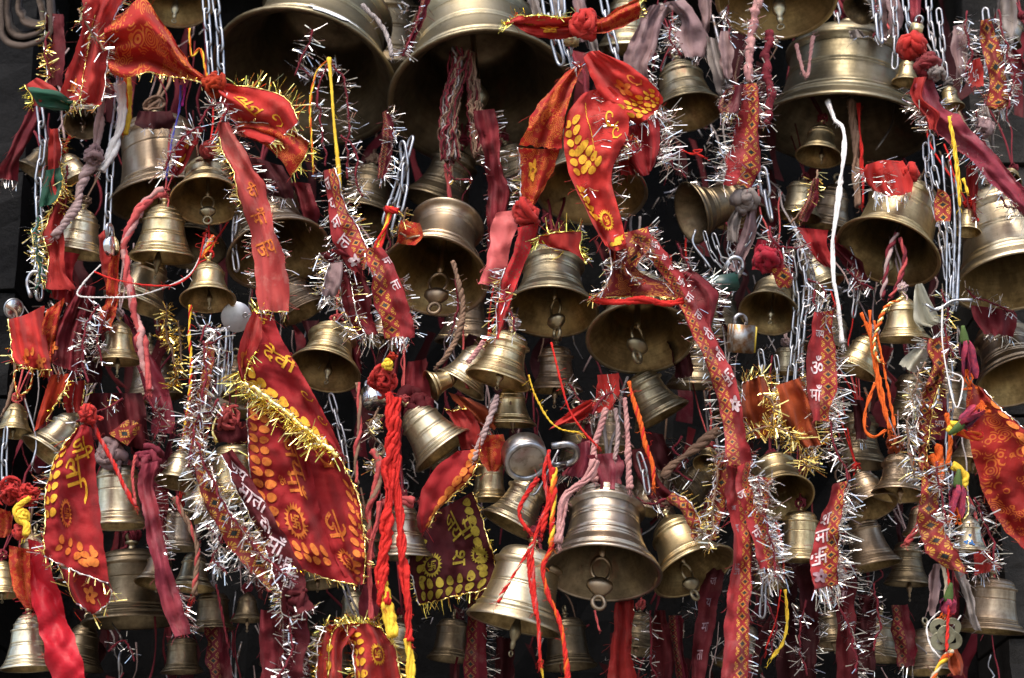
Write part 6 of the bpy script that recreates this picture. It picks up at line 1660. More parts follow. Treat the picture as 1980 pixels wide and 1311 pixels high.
cord([(1390, 830), (1340, 870), (1300, 900), (1280, 925)], 8, 'brown', 'frayed brown jute cord slanting in the dark gap right of centre', 30, 3, .02, fray=14, name='rope')
cord([(1518, 1140), (1522, 1190), (1515, 1240), (1490, 1275)], 2.6, 'yellow', 'yellow cord curving down at the lower right', -40, 2, .02)
cord([(1510, 1140), (1500, 1200), (1480, 1255)], 1.6, 'red', 'thin red thread beside the yellow cord at lower right', -30, 2, .03)
cord([(1500, 1010), (1512, 1060), (1516, 1110)], 3, ['red', 'orange'], 'red and orange thread hanging below the open golden bell', -120, 3, .03)
cord([(1665, 605), (1680, 640), (1690, 700), (1705, 780), (1722, 830)], 3.5, 'orange', 'left of the tied orange cords below the large golden bell', -120, 2, .015)
cord([(1682, 600), (1684, 650), (1698, 720), (1712, 790), (1718, 830)], 3.2, 'orange', 'middle of the tied orange cords below the large golden bell', -122, 2, .015)
cord([(1692, 740), (1675, 790), (1672, 830), (1690, 845), (1712, 832)], 3.2, 'orange', 'orange cord loop below the tied orange cords', -120, 2, .015)
cord([(1690, 620), (1705, 690), (1722, 780), (1730, 825)], 2.6, 'orange', 'right of the tied orange cords below the large golden bell', -125, 2, .02)
cord([(1745, 578), (1715, 592), (1700, 625), (1690, 660), (1694, 690), (1705, 700)], 4, ['orange', 'gold'], 'orange and gold cord from the small polished bell to the tied cords', -130, 2, .05)
kx = knot(1730, 860, 26, -40, 'rust', None, 'frayed rust thread tied round the crown of the brown ringed bell', 'thread bundle', 'thread bundles', 8, 'thread_bundle', .1)
cord([(1735, 450), (1718, 490), (1712, 540), (1705, 575)], 5, ['maroon', 'mauve'], 'left dark red twisted cord inside the large golden bell', -60, 2, .02)
cord([(1740, 460), (1750, 500), (1732, 560), (1722, 575)], 5, ['maroon', 'pinkred'], 'right dark red twisted cord inside the large golden bell', -65, 2, .02)
cord([(1835, 225), (1845, 290), (1852, 350), (1856, 400)], 3.5, 'yellow', 'yellow thread holding the tiny bell at right', -90, 2, .02)
cord([(1838, 235), (1850, 300), (1858, 370)], 2.4, 'yellow', 'second yellow thread beside the one holding the tiny bell', -85, 2, .02)
cord([(1862, 345), (1872, 375)], 3, 'yellow', 'short yellow thread right of the tiny bell thread', -85, 2, .02)
cord([(1645, 195), (1652, 260), (1655, 330), (1662, 400)], 9, 'brown', 'bundle of brown threads hanging in the mouth of the big upper right bell', 150, 6, .005)
cord([(1660, 200), (1665, 280), (1668, 395)], 4, 'red', 'red thread hanging in the mouth of the big upper right bell', 140, 2, .01)
cord([(1540, 85), (1548, 120), (1560, 150), (1568, 100), (1572, 70)], 3.5, 'pink', 'frayed pink thread loop on the shoulder of the big upper right bell', 60, 3, .03, fray=6)
cord([(1315, 290), (1340, 298), (1358, 290), (1340, 292), (1362, 305)], 2.6, 'red', 'small red thread bow in the dark gap under the medium bell', -20, 2, .02)
cord([(1832, 900), (1838, 850), (1830, 800)], 5, 'orange', 'orange cord in the right column near the second flower', -130, 3, .02)
cord([(1800, 880), (1812, 905), (1815, 860), (1820, 940)], 8, 'orange', 'orange cloth strip in the right column', -80, 3, .01)
cord([(1835, 830), (1850, 832), (1870, 838), (1898, 840), (1888, 848), (1850, 838)], 5, ['red', 'orange'], 'red orange tie sticking out under the second pink flower', -150, 4, .02)
cord([(1838, 820), (1855, 822), (1845, 835), (1832, 828)], 6, 'yellow', 'yellow tie at the second pink flower', -155, 3, .02)
cord([(1842, 900), (1860, 910), (1868, 925), (1860, 940)], 7, 'yellow', 'yellow cloth loop above the third flower', -130, 3, .02)
cord([(1870, 960), (1872, 990), (1862, 1005)], 3, 'gold', 'gold beaded string right of the curved medallion ribbon', -120, 2, .05)
cord([(1822, 1090), (1830, 1130), (1825, 1190)], 4, 'cream', 'cream cord down to the coin charm', -100, 3, .02)
cord([(1832, 1090), (1835, 1150), (1830, 1260)], 2.5, 'red', 'red thread through the coin charm', -118, 2, .03)
cord([(1845, 1090), (1842, 1130), (1848, 1170)], 2.5, 'maroon', 'maroon thread right of the cream cord', -100, 2, .03)
cord([(1820, 1180), (1798, 1200), (1792, 1220), (1800, 1250), (1816, 1270)], 1.8, 'white', 'white thread bowing out left of the coin charm', -100, 2, .03)
cord([(1858, 1190), (1848, 1205), (1842, 1212)], 1.6, 'white', 'white thread stub right of the coin charm', -100, 2, .03)
cord([(1842, 1258), (1830, 1270), (1812, 1295), (1795, 1330)], 6, ['yellow', 'orange', 'cream'], 'yellow and orange twisted cord below the coin charm', -100, 3, .025, name='rope')
cord([(1780, 1000), (1768, 1030), (1752, 1050)], 6, 'pinkred', 'pink cord end sticking out left of the curved medallion ribbon', -60, 3, .02, fray=6)
cord([(700, 10), (735, 45), (752, 80), (758, 110)], 5, 'grey', 'whitish frayed cord over the lip of the biggest bell', -10, 3, .03, fray=10)
cord([(755, 400), (748, 430), (735, 465), (728, 490)], 7, ['red', 'yellow'], 'red and yellow threads tied on the heavy chain pair', -60, 6, .006)
cord([(745, 405), (770, 408)], 6, 'red', 'red tie wrapped round the heavy chain pair', -65, 3, .02)
# wires
WG = 'bent wires'
cord([(1790, 588), (1812, 600), (1840, 582), (1880, 580)], 3, 'steel', 'bent steel wire sticking out across the right column', -140, 1, group=WG, name='wire', cat='wire')
cord([(1798, 602), (1830, 590), (1845, 578)], 3, 'steel', 'hooked steel wire below the bent one in the right column', -135, 1, group=WG, name='wire', cat='wire')
cord([(1815, 745), (1812, 775), (1800, 790), (1790, 782)], 3, 'steel', 'steel hook left of the long wire in the right column', -110, 1, group=WG, name='wire', cat='wire')
cord([(1822, 590), (1822, 660), (1835, 740), (1850, 790), (1862, 735), (1840, 720)], 1.6, 'white', 'white string zigzag in the right column', -160, 1)
for i, (x0, x1) in enumerate(((1822, 1830), (1838, 1842), (1848, 1850))):
    cord([(x0, 300 + 20 * i), (x0 + 8, 430), (x1, 590)], 2.6, 'steel', ['left', 'middle', 'right'][i] + ' one of three straight steel wires in the right column', -60 - 5 * i, 1, group=WG, name='wire', cat='wire')
cord([(1345, 445), (1340, 470), (1365, 505), (1375, 520)], 3, 'steel', 'steel wire loop above the dark green padlock', -30, 1, group=WG, name='wire', cat='wire')
cord([(1080, 870), (1062, 905), (1035, 955), (1018, 945), (1040, 920)], 2.6, 'wire', 'wire hook holding the pale leaning bell', -40, 1, group=WG, name='wire', cat='wire')
cord([(620, 600), (618, 585), (628, 580), (660, 600), (668, 612)], 3, 'wire', 'thick wire loop over the polished ringed bell', -20, 1, group=WG, name='wire', cat='wire')
cord([(60, 575), (52, 545), (65, 525), (90, 535)], 3.5, 'wire', 'wire ring at the bottom of the left hand chain', -70, 1, group=WG, name='wire', cat='wire')
cord([(48, 770), (70, 850), (62, 900)], 2.5, 'wire', 'thin wire beside the left edge bell', -20, 1, group=WG, name='wire', cat='wire')
cord([(1378, 30), (1392, 90), (1405, 145), (1400, 40)], 3.5, 'wire', 'dark wire loop behind the lilac strip at the top', 60, 1, group=WG, name='wire', cat='wire')
cord([(420, 855), (412, 830), (430, 790), (450, 800), (440, 845)], 5, 'gold', 'brass ring hanging from the short steel chain', -60, 1, group='brass rings', name='ring', cat='ring')

# ---------------------------------------------------------------- more rags, strands and chains wedged between the rest
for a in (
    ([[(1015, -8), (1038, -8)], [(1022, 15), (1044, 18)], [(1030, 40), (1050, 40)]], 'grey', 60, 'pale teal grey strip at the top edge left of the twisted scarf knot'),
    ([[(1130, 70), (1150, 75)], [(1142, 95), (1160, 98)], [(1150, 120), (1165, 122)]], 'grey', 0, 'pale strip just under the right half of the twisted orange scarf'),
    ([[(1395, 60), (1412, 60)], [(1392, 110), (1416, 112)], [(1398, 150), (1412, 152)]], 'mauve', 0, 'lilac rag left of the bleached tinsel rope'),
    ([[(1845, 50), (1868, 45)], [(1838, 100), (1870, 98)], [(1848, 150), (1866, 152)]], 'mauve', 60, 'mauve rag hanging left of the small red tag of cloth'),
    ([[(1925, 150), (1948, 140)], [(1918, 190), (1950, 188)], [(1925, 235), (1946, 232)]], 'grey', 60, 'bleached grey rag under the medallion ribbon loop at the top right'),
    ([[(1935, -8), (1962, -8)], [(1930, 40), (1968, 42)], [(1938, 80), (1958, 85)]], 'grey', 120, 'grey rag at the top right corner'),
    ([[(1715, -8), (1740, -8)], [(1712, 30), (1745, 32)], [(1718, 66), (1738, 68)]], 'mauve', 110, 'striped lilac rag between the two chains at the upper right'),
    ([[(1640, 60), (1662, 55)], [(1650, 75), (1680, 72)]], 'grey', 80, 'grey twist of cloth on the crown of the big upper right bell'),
    ([[(270, 215), (330, 215)], [(262, 235), (338, 232)], [(275, 250), (330, 250)]], 'shademaroon', 60, 'maroon cloth tied round the neck of the large straight sided bell'),
    ([[(480, 300), (540, 320)], [(500, 345), (560, 350)], [(520, 380), (575, 385)]], 'shademaroon', 20, 'dark maroon rag behind the faded red ribbon below the scarf flap'),
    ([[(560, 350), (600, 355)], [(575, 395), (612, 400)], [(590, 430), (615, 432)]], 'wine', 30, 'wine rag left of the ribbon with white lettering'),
    ([[(585, 620), (620, 620)], [(592, 670), (622, 668)], [(600, 700), (618, 702)]], 'shademaroon', 60, 'maroon rag hanging behind the polished ringed bell'),
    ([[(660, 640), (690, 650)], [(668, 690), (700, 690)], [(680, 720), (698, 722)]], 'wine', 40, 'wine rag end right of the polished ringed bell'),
    ([[(1290, 660), (1330, 655)], [(1300, 700), (1340, 695)], [(1310, 730), (1335, 728)]], 'shademaroon', 30, 'maroon rag at the right lip of the wide capped bell'),
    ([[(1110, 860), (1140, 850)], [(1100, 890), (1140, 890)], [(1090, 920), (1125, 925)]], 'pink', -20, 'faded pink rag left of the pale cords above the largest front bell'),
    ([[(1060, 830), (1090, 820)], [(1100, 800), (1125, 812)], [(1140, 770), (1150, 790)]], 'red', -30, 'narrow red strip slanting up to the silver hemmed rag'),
    ([[(1240, 830), (1280, 840)], [(1250, 870), (1300, 880)], [(1275, 910), (1310, 915)]], 'shademaroon', 40, 'maroon rag under the bell with grey cords'),
    ([[(1640, 770), (1672, 775)], [(1650, 810), (1680, 815)], [(1655, 850), (1676, 850)]], 'shademaroon', 60, 'maroon rag left of the orange cord loop'),
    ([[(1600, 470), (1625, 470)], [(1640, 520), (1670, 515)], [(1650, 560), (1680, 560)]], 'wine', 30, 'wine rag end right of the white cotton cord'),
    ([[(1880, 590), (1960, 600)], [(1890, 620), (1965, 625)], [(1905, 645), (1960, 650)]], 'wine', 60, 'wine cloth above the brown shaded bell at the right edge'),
    ([[(1660, 1150), (1690, 1150)], [(1655, 1220), (1695, 1220)], [(1662, 1300), (1690, 1300)]], 'shademaroon', 120, 'dark maroon strip in the shade right of the lettered one at bottom right'),
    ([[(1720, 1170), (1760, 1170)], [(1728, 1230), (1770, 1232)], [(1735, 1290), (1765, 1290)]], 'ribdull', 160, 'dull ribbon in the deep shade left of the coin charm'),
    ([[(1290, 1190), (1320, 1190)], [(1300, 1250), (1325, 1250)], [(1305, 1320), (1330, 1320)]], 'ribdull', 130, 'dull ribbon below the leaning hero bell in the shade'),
    ([[(960, 1230), (990, 1235)], [(955, 1280), (992, 1280)], [(960, 1325), (990, 1325)]], 'shademaroon', 120, 'maroon strip below the large pale leaning bell'),
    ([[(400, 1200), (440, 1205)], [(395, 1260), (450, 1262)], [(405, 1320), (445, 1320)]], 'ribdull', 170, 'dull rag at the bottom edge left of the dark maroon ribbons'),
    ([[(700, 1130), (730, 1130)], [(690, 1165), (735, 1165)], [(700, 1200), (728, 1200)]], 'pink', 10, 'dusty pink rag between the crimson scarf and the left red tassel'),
    ([[(250, 830), (280, 820)], [(262, 870), (292, 865)], [(275, 900), (290, 900)]], 'shademaroon', -10, 'maroon rag end above the fuzzy pink knot'),
    ([[(155, 640), (190, 630)], [(150, 690), (195, 690)], [(165, 740), (195, 740)]], 'shademaroon', -30, 'dark rag behind the left edge of the small shiny bell'),
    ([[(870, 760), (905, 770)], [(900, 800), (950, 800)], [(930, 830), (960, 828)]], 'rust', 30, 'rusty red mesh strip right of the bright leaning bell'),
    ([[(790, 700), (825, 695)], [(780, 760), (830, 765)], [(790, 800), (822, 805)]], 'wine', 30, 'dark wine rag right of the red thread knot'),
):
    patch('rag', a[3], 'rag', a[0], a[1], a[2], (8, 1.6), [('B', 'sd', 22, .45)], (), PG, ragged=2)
for pts, d, mt, la in (
    ([(1290, 40), (1300, 80), (1320, 105)], -10, 's', 'bright tinsel strand on the right leg of the mauve rag'),
    ([(1405, 10), (1410, 60), (1402, 110)], 30, 'sd', 'silver tinsel strand beside the lilac rag at the top'),
    ([(1690, 10), (1700, 50), (1690, 75)], 40, 'sd', 'silver tinsel scrap above the big upper right bell'),
    ([(1930, 20), (1945, 90), (1960, 150), (1950, 210)], 10, 'sd', 'silver tinsel strand down the right of the medallion ribbon loop'),
    ([(1885, 215), (1900, 270), (1915, 330), (1950, 350)], 0, 'ds', 'dulled tinsel strand over the grey braid at the right'),
    ([(1310, 470), (1330, 510), (1345, 540)], -60, 'sd', 'silver tinsel clump on the fuzzy dark red cloth'),
    ([(1405, 430), (1430, 470), (1420, 520)], -30, 'sd', 'silver tinsel strand along the pale knotted rag tails'),
    ([(1560, 540), (1590, 555), (1600, 580)], -60, 's', 'silver tinsel tuft left of the white cotton cord end'),
    ([(1640, 520), (1660, 545), (1690, 560)], 0, 'sd', 'silver tinsel scrap under the large golden bell'),
    ([(1870, 560), (1900, 580), (1960, 600)], 40, 'd', 'dulled tinsel on the wine cloth at the right edge'),
    ([(1820, 560), (1835, 600), (1830, 640), (1842, 690)], -130, 'sg', 'silver and gold tinsel bound round the wires of the right column'),
    ([(580, 130), (610, 150), (640, 120)], 90, 'd', 'dim tinsel swag inside the biggest bell'),
    ([(660, 260), (690, 300), (685, 340), (700, 380)], 20, 'ds', 'dulled tinsel tail below the biggest bell'),
    ([(880, 540), (885, 590), (870, 650)], -10, 'ds', 'dim tinsel strand beside the brown clapper rope'),
    ([(1100, 740), (1130, 790), (1120, 830)], 0, 'ds', 'dim tinsel strand left of the silver hemmed red rag'),
    ([(1230, 960), (1260, 975), (1290, 965)], -40, 's', 'tinsel scrap at the neck of the leaning hero bell'),
    ([(1480, 1150), (1500, 1210), (1490, 1270)], 10, 'sd', 'dim silver tinsel strand beside the yellow cord at lower right'),
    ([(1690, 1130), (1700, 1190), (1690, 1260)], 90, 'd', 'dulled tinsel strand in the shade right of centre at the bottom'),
    ([(210, 600), (190, 650), (196, 700)], -110, 's', 'silver tinsel strand left of the small shiny bell'),
    ([(280, 760), (310, 800), (300, 850)], -30, 'sd', 'silver tinsel strand above the fuzzy pink knot'),
    ([(320, 950), (310, 1000), (330, 1060)], -30, 'sd', 'silver tinsel on the weathered pink ribbon edge'),
    ([(1270, 230), (1290, 260), (1300, 310)], -60, 's', 'silver tinsel strand right of the crumpled crimson scarf end'),
    ([(1000, 640), (985, 600), (975, 560)], -165, 'gs', 'gold and silver tinsel along the green printed cloth'),
    ([(95, 60), (90, 110), (100, 150)], -70, 'g', 'gold tinsel strand on the narrow red ribbon at top left'),
    ([(130, 320), (128, 370), (122, 420)], -60, 'g', 'gold tinsel strand on the left column below the green rag'),
):
    garland(pts, la, d, 24, .9, mt, 2.4)
chain([(1420, 440), (1408, 480), (1425, 520), (1415, 570)], 'tangled thin chain left of the red and white knot', -30, 22)
chain([(1362, 450), (1375, 490), (1398, 520)], 'thin chain below the tipped dark bell', 0, 22)
chain([(1560, 480), (1572, 540), (1568, 600)], 'thin chain right of the doubled chain', 0, 26, IRON)
chain([(1470, 680), (1475, 720), (1470, 770)], 'short chain above the rust orange bow', -20, 26)
chain([(1500, 690), (1505, 730), (1498, 765)], 'second short chain above the rust orange bow', -10, 26)
chain([(455, 420), (452, 470), (458, 520)], 'dark chain left of the long faded red ribbon', 20, 28, IRON)
chain([(1640, 480), (1652, 520), (1645, 570)], 'dark chain left of the large golden bell mouth', 60, 26, IRON)
chain([(1905, 20), (1910, 80), (1905, 140)], 'dark chain behind the ribbon loop at the top right', 90, 28, IRON)
chain([(1815, 20), (1822, 80), (1828, 150)], 'dark steel chain right of the red knot', 80, 28, IRON)
# ---------------------------------------------------------------- single things
def face_frame(x, y, d, yaw=0, pitch=0, roll=0):
    """frame at a photo point: local X right, Z up, -Y towards the camera, then turned"""
    r = ray(x, y).normalized()
    u = (up - r * up.dot(r)).normalized()
    rt = r.cross(u)
    M = Matrix((rt, r, u)).transposed()
    M = M @ Matrix.Rotation(math.radians(roll), 3, 'Y') @ Matrix.Rotation(math.radians(yaw), 3, 'Z') @ Matrix.Rotation(math.radians(pitch), 3, 'X')
    return Matrix.Translation(P(x, y, d)) @ M.to_4x4()


def thing(name, M, label, cat, group=None):
    e = bpy.data.objects.new(name, None); col.objects.link(e)
    e.empty_display_size = .02
    e.matrix_world = M
    e['label'] = label; e['category'] = cat
    if group: e['group'] = group
    return e


def rbox(w_, h, t, bev=.003):
    """bevelled box (x width, z height, y thickness)"""
    import bmesh
    bm = bmesh.new()
    bmesh.ops.create_cube(bm, size=1)
    for v in bm.verts: v.co = Vector((v.co.x * w_, v.co.y * t, v.co.z * h))
    bmesh.ops.bevel(bm, geom=list(bm.edges), offset=bev, segments=2, affect='EDGES')
    bm.verts.index_update()
    v = np.array([tuple(q.co) for q in bm.verts]); f = [tuple(k.index for k in q.verts) for q in bm.faces]
    bm.free()
    return v, f


def one(name, v, f, mat, parent, smooth=True):
    b = MB(); b.add(v, f)
    return link(name, b.mesh(name, mat, smooth), parent)


def disc(r, t, seg=32, bev=.002):
    """lathe disc with its axis along local Y"""
    v, f = lathe([(.0003, -t / 2), (r - bev, -t / 2), (r, -t / 2 + bev), (r, t / 2 - bev), (r - bev, t / 2), (.0003, t / 2)], seg)
    return v[:, [0, 2, 1]], f


def shackle(w_, h, r):
    a = np.linspace(0, math.pi, 14)
    p = [(-w_ / 2, 0, 0), (-w_ / 2, 0, h * .5)] + [(-w_ / 2 * math.cos(k), 0, h * .5 + w_ / 2 * math.sin(k)) for k in a] + [(w_ / 2, 0, h * .5), (w_ / 2, 0, 0)]
    return tube(np.array(p), r, 8)


# round steel padlock lying aslant in the centre
e = thing('round_padlock', face_frame(1014, 880, -70, 20, 28, 14), 'round steel padlock lying tilted in the centre above the pale leaning bell', 'padlock', 'padlocks')
v, f = lathe([(.0003, -.024), (.030, -.024), (.039, -.020), (.042, -.014), (.042, .014), (.039, .018), (.035, .014), (.0003, .012)], 40)
one('padlock_body', v[:, [0, 2, 1]], f, metal('dark_steel', (.36, .33, .30), .33, (.2, .16, .13)), e)
v, f = torus(.0375, .0055, 36, 8)
one('padlock_rim', v + np.array((0, -.022, 0)), f, STEEL, e)
v, f = shackle(.045, .05, .0065)
s = one('shackle', v, f, STEEL, e); s.location = (.052, 0, .012); s.rotation_euler = (0, math.radians(65), 0)

# dark green padlock
e = thing('green_padlock', face_frame(1396, 549, -60, 12, -6, -10), 'dark green painted padlock hanging on thin chains right of the wide bell', 'padlock', 'padlocks')
v, f = rbox(.064, .034, .020, .004); one('padlock_body', v, f, GREENPAINT, e)
v, f = shackle(.03, .04, .0045); s = one('shackle', v, f, STEEL, e); s.location = (.02, 0, .016); s.rotation_euler = (0, math.radians(40), 0)
v, f = disc(.004, .004, 16, .001); o = one('keyhole', v, f, IRON, e); o.location = (-.02, -.0115, 0)

RUSTY = metal('rusty_steel', (.40, .38, .35), .45, (.24, .13, .06), .52)
# steel padlock with yellow edge
e = thing('laminated_padlock', face_frame(1432, 655, -50, 30, 0, 4), 'laminated steel padlock with a yellow side under the green one', 'padlock', 'padlocks')
for k in range(5):
    v, f = rbox(.046, .054, .0052, .001)
    o = one('steel_plate', v, f, RUSTY, e); o.location = (0, -.012 + .0058 * k, 0)
v, f = rbox(.004, .050, .026, .001); o = one('yellow_strip', v, f, YELLOWPAINT, e); o.location = (.026, 0, 0)
v, f = shackle(.026, .022, .004); o = one('shackle', v, f, IRON, e); o.location = (0, .006, .022)

# small round steel padlock at left
e = thing('small_padlock', face_frame(215, 476, -125, 60, 0, -6), 'small drum shaped steel padlock on the red ribbon loop at left', 'padlock', 'padlocks')
v, f = disc(.020, .014, 28); one('padlock_body', v, f, CHROME, e)
v, f = shackle(.022, .03, .0032); o = one('shackle', v, f, STEEL, e); o.location = (0, 0, .016)
v, f = disc(.004, .0165, 12, .001); one('keyhole', v, f, IRON, e)
e = thing('small_padlock', face_frame(722, 768, -30, 18, -38, 0), 'short drum shaped steel padlock tucked left of the red thread knot', 'padlock', 'padlocks')
v, f = lathe([(.0003, -.017), (.021, -.017), (.023, -.014), (.023, .014), (.021, .017), (.019, .014), (.0003, .013)], 28)
one('padlock_body', v, f, CHROME, e)
v, f = shackle(.02, .025, .003); o = one('shackle', v, f, STEEL, e); o.location = (0, 0, .017)

# white metal disc
e = thing('metal_disc', face_frame(457, 613, -20, -8, 4, 0), 'round white metal disc with a small hole hanging left of the faded ribbon end', 'disc')
v, f = disc(.030, .004, 36, .0012); one('disc_plate', v, f, metal('scratched_tin', (.52, .53, .56), .45, (.42, .43, .46)), e)
v, f = torus(.0045, .0015, 16, 6); o = one('eyelet', v, f, IRON, e); o.location = (.018, -.003, .004)
v, f = rbox(.014, .0012, .001, .0002); o = one('slot', v, f, IRON, e); o.location = (.0245, -.0025, .0042)

# clear round token at far left
e = thing('metal_disc', face_frame(27, 597, -20, 20, 0, 0), 'small hazy round metal token at the left edge above the red scarf end', 'disc')
v, f = disc(.019, .004, 28); one('disc_plate', v, f, CHROME, e)
v, f = torus(.019, .002, 28, 6); one('disc_rim', v, f, STEEL, e)

# brass tag
e = thing('brass_tag', face_frame(1772, 56, -40, -14, -10, 14), 'flat brass tag padlock on the chain above the red knot', 'tag')
v, f = rbox(.026, .022, .010, .002); one('tag_body', v, f, BR['gold'], e)
v, f = shackle(.014, .02, .0025); o = one('shackle', v, f, STEEL, e); o.location = (0, 0, .01)
e = thing('brass_tag', face_frame(1105, 78, -60, 10, 0, 8), 'small brass padlock on the chain under the twisted orange scarf', 'tag')
v, f = rbox(.030, .026, .012, .003); one('tag_body', v, f, BR['gold'], e)
v, f = shackle(.018, .024, .003); o = one('shackle', v, f, STEEL, e); o.location = (0, 0, .012)

# coin charm: five square-holed coins tied in a flower
e = thing('coin_charm', face_frame(1829, 1226, -105, 6, 0, 0), 'charm of five round coins with square holes tied by a red thread', 'coin charm')


def coin():
    n = 28
    a = np.linspace(0, 2 * math.pi, n, endpoint=False)
    c, s = np.cos(a), np.sin(a)
    sq = .0052 / np.maximum(np.abs(c), np.abs(s))
    rings = [(.0165 * np.ones(n), .0009), (.0165 * np.ones(n), -.0009), (.0160 * np.ones(n), -.0012), (.0140 * np.ones(n), -.0012), (.0138 * np.ones(n), -.0008), (sq + .0012, -.0008), (sq + .001, -.0012), (sq, -.0012), (sq, .0009)]
    v = np.vstack([np.stack([r_ * c, np.full(n, y), r_ * s], 1) for r_, y in rings])
    m = len(rings)
    f = [(i * n + j, ((i + 1) % m) * n + j, ((i + 1) % m) * n + (j + 1) % n, i * n + (j + 1) % n) for i in range(m) for j in range(n)]
    return v, f


v, f = coin(); cb = MB(); cb.add(v, f); cme = cb.mesh('coin', COIN, False)
for k in range(4):
    a = math.radians(50 + 90 * k)
    o = link('coin', cme, e); o.location = (.0165 * math.cos(a), .001 * (k % 2), .017 * math.sin(a)); o.rotation_euler = (RNG.uniform(-.1, .1), k, RNG.uniform(-.1, .1))
o = link('coin', cme, e); o.location = (0, -.0045, -.001); o.rotation_euler = (0, math.radians(40), 0)
b = MB(); b.tube([(.001, -.008, .028), (.001, -.0085, .0), (-.001, -.008, -.03)], .0012, 6); link('red_tie', b.mesh('red_tie', TH['red']), e)


# wilted hibiscus flowers
def petal(L, W, cup, tw):
    v, f = [], []
    n, m = 12, 7
    for i in range(n + 1):
        t = i / n
        wd = W * (math.sin(math.pi * min(1, t * .85 + .08)) ** .7) * (1 + .15 * math.sin(9 * t))
        for j in range(m):
            s = (j / (m - 1) - .5) * 2
            x = s * wd * .5; y = -cup * (1 - s * s) * wd + .003 * math.sin(7 * s + 5 * t)
            a = tw * t
            v.append((x * math.cos(a) - y * math.sin(a), x * math.sin(a) + y * math.cos(a), -L * t))
    f = [(i * m + j, i * m + j + 1, (i + 1) * m + j + 1, (i + 1) * m + j) for i in range(n) for j in range(m - 1)]
    return np.array(v), f


def flower(x, y, d, yaw, pitch, roll, L, label):
    e = thing('wilted_flower', face_frame(x, y, d, yaw, pitch, roll), label, 'flower', 'wilted pink flowers')
    v, f = lathe([(.0003, .022), (.003, .022), (.0045, .015), (.007, .006), (.0085, -.004), (.0095, -.012), (.005, -.012)], 14)
    one('calyx', v, f, LEAFGREEN, e)
    for k in range(5):
        v, f = petal(L * RNG.uniform(.8, 1.05), .024, .25, RNG.uniform(-.6, .8))
        o = one('petal', v, f, PETALD if k in (1, 3) else PETAL, e)
        a = 2 * math.pi * k / 5
        o.location = (.004 * math.cos(a), .004 * math.sin(a), -.006)
        o.rotation_euler = (.12 * math.sin(a), -.12 * math.cos(a), a)
    b = MB()
    for k in range(9):
        q = np.array([(RNG.uniform(-.004, .004), RNG.uniform(-.005, .002), -L * .8), (RNG.uniform(-.010, .010), -.006, -L * 1.02), (RNG.uniform(-.014, .014), -.006, -L * 1.28)])
        b.tube(q, .0011, 5)
        v, f = torus(.0015, .0012, 8, 5); b.add(v + q[-1], f)
    link('stamens', b.mesh('stamens', TH['orange']), e)
    return e


flower(1864, 652, -150, 0, 0, -6, .075, 'wilted pink and purple flower hanging head down in the right column')
flower(1853, 826, -170, 10, 0, 232, .048, 'second wilted flower pointing up to the right above the orange tie')
flower(1852, 930, -140, 0, 0, 6, .060, 'third wilted flower with purple tips below the yellow cloth loop')
flower(1835, 1150, -115, 0, 10, 10, .036, 'small purple wilted bloom above the coin charm')

# cream wrappers
patch('wrapper', 'crumpled cream film wrapper poking out above the small polished bell', 'wrapper', [[(1770, 550), (1782, 548)], [(1766, 590), (1800, 580)], [(1772, 625), (1818, 612)], [(1800, 632), (1822, 622)]], 'cream', -110, (9, 1.0), (), (), 'cream wrappers', N=9, M=12)
patch('wrapper', 'second cream film wrapper below the small polished bell', 'wrapper', [[(1785, 660), (1798, 668)], [(1752, 685), (1788, 700)], [(1740, 705), (1768, 722)]], 'cream', -90, (8, 1.0), (), (), 'cream wrappers', N=9, M=12)

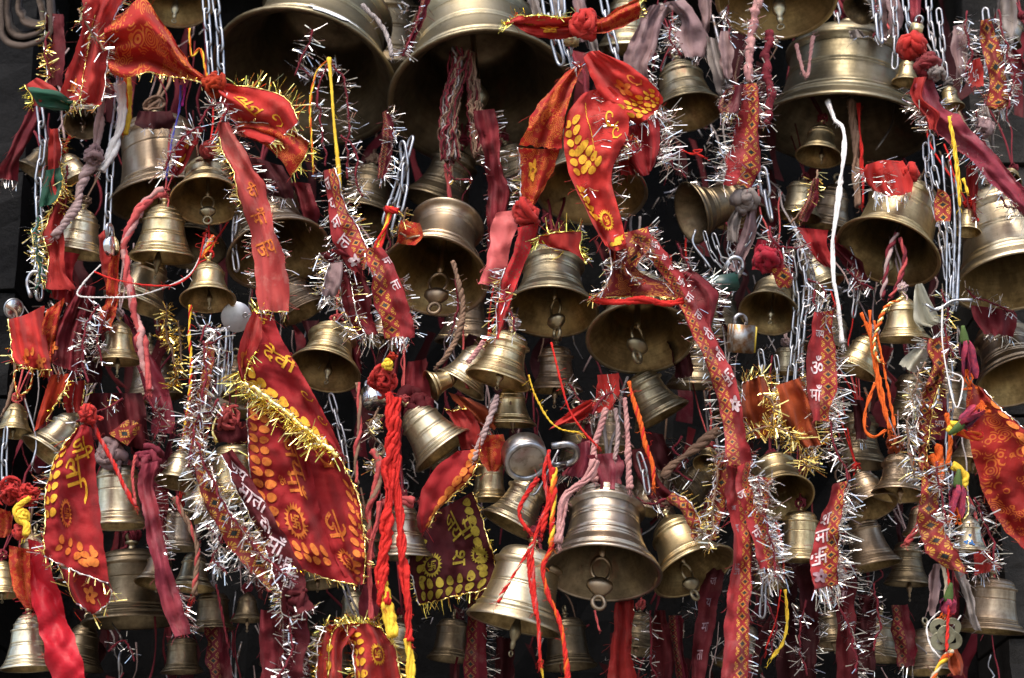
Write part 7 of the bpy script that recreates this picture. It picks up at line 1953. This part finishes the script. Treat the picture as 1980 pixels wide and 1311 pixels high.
# folded brown canvas strap at the top left
e = thing('canvas_strap', Matrix.Translation(P(48, 30, 0)), 'folded brown canvas strap hanging at the top left corner', 'strap')
inv = e.matrix_world.inverted()
for k, (cx_, w_, dp, th_) in enumerate(((50, 43, 86, 9), (46, 30, 70, 8), (56, 19, 52, 7))):
    a = np.linspace(0, math.pi, 14)
    pts = [(cx_ - w_ * (1.02 - .1 * k), -14), (cx_ - w_ * 1.05, dp * .35)] + [(cx_ + 4 * k - w_ * math.cos(q) * (1 + .08 * math.sin(3 * q + k)), dp * .55 + dp * .45 * math.sin(q) ** .8 + 4 * math.sin(2 * q + k)) for q in a] + [(cx_ + w_ * .96, dp * .3), (cx_ + w_ * (.9 - .25 * (k % 2)), -14)]
    c = even(cr(np.array(pts, float), 60), 40)
    n = 40
    tt = np.gradient(c, axis=0); tt /= np.linalg.norm(tt, axis=1)[:, None]
    nn = np.stack([-tt[:, 1], tt[:, 0]], 1)
    wob = np.convolve(NR.normal(0, 2.2, n + 6), np.ones(7) / 7, 'valid')
    v = []
    for sd_, dd in ((0, -60 + 12 * k), (0, 10), (1, 10), (1, -60 + 12 * k)):
        cc = c + nn * (th_ * sd_)
        v.append(PA(np.stack([cc[:, 0] + (7 if dd == 10 else 0), cc[:, 1] - (10 if dd == 10 else 0) + wob, dd + 3 * wob], 1)))
    f = [(q * n + i, q * n + i + 1, ((q + 1) % 4) * n + i + 1, ((q + 1) % 4) * n + i) for q in range(4) for i in range(n - 1)]
    o = one('strap_layer', np.vstack(v) - np.array(e.location), f, CL['brown'], e)

# white paint splash on the lip of the biggest bell (flat paint with an uneven outline) and blue dabs
def splash(parent, R, H, ang, z0, size, mat, prof, seed):
    """paint dab that follows the outside of a bell; ang round the axis, z0 0..1"""
    q = random.Random(seed)
    zs = [c[1] for c in prof]; rs = [c[0] for c in prof]
    n = 26
    outl = []
    for k in range(n):
        a = 2 * math.pi * k / n
        s = size * (1 + .35 * math.sin(3 * a + seed) + .25 * q.uniform(-1, 1))
        outl.append((s * math.cos(a) * 1.5, s * math.sin(a)))
    v = []
    for kk in (.02, .35, .7, 1.0):
        for (x, y) in outl:
            z = min(.98, max(.01, z0 + kk * y / H)); r_ = float(np.interp(z, zs, rs)) * R * 1.014 + .001
            v.append((r_ * math.cos(ang + kk * x / R), r_ * math.sin(ang + kk * x / R), z * H))
    f = [(k * n + j, k * n + (j + 1) % n, (k + 1) * n + (j + 1) % n, (k + 1) * n + j) for k in range(3) for j in range(n)]
    b = MB(); b.add(v, f)
    return link('paint_spot', b.mesh('paint_spot', mat), parent)


def find(prefix):
    return [o for o in bpy.data.objects if o.get('label', '').startswith(prefix)][0]


def ang_for(e, x, y, d):
    """angle round the bell axis that faces a photo point"""
    q = e.matrix_world.inverted() @ P(x, y, d)
    return math.atan2(q.y, q.x)


bpy.context.view_layer.update()
e = find('biggest bell at the top left')
body = [c for c in e.children if c.name.startswith('bell_body')][0]
for k, (x, y, z, s) in enumerate(((640, 5, .11, .030), (672, 28, .10, .017), (612, -5, .15, .014))):
    splash(e, body.scale.x, body.scale.z, ang_for(e, x, y, 120), z, s, WHITEPAINT, SHAPES['big'][0], k)
e = find('small pale bell with blue paint')
body = [c for c in e.children if c.name.startswith('bell_body')][0]
for k, (x, z, s) in enumerate(((1889, .2, .004), (1855, .22, .0035), (1880, .42, .0025))):
    splash(e, body.scale.x, body.scale.z, ang_for(e, x, 1040, -60), z, s, BLUEPAINT, SHAPES['plain'][0], k + 4)
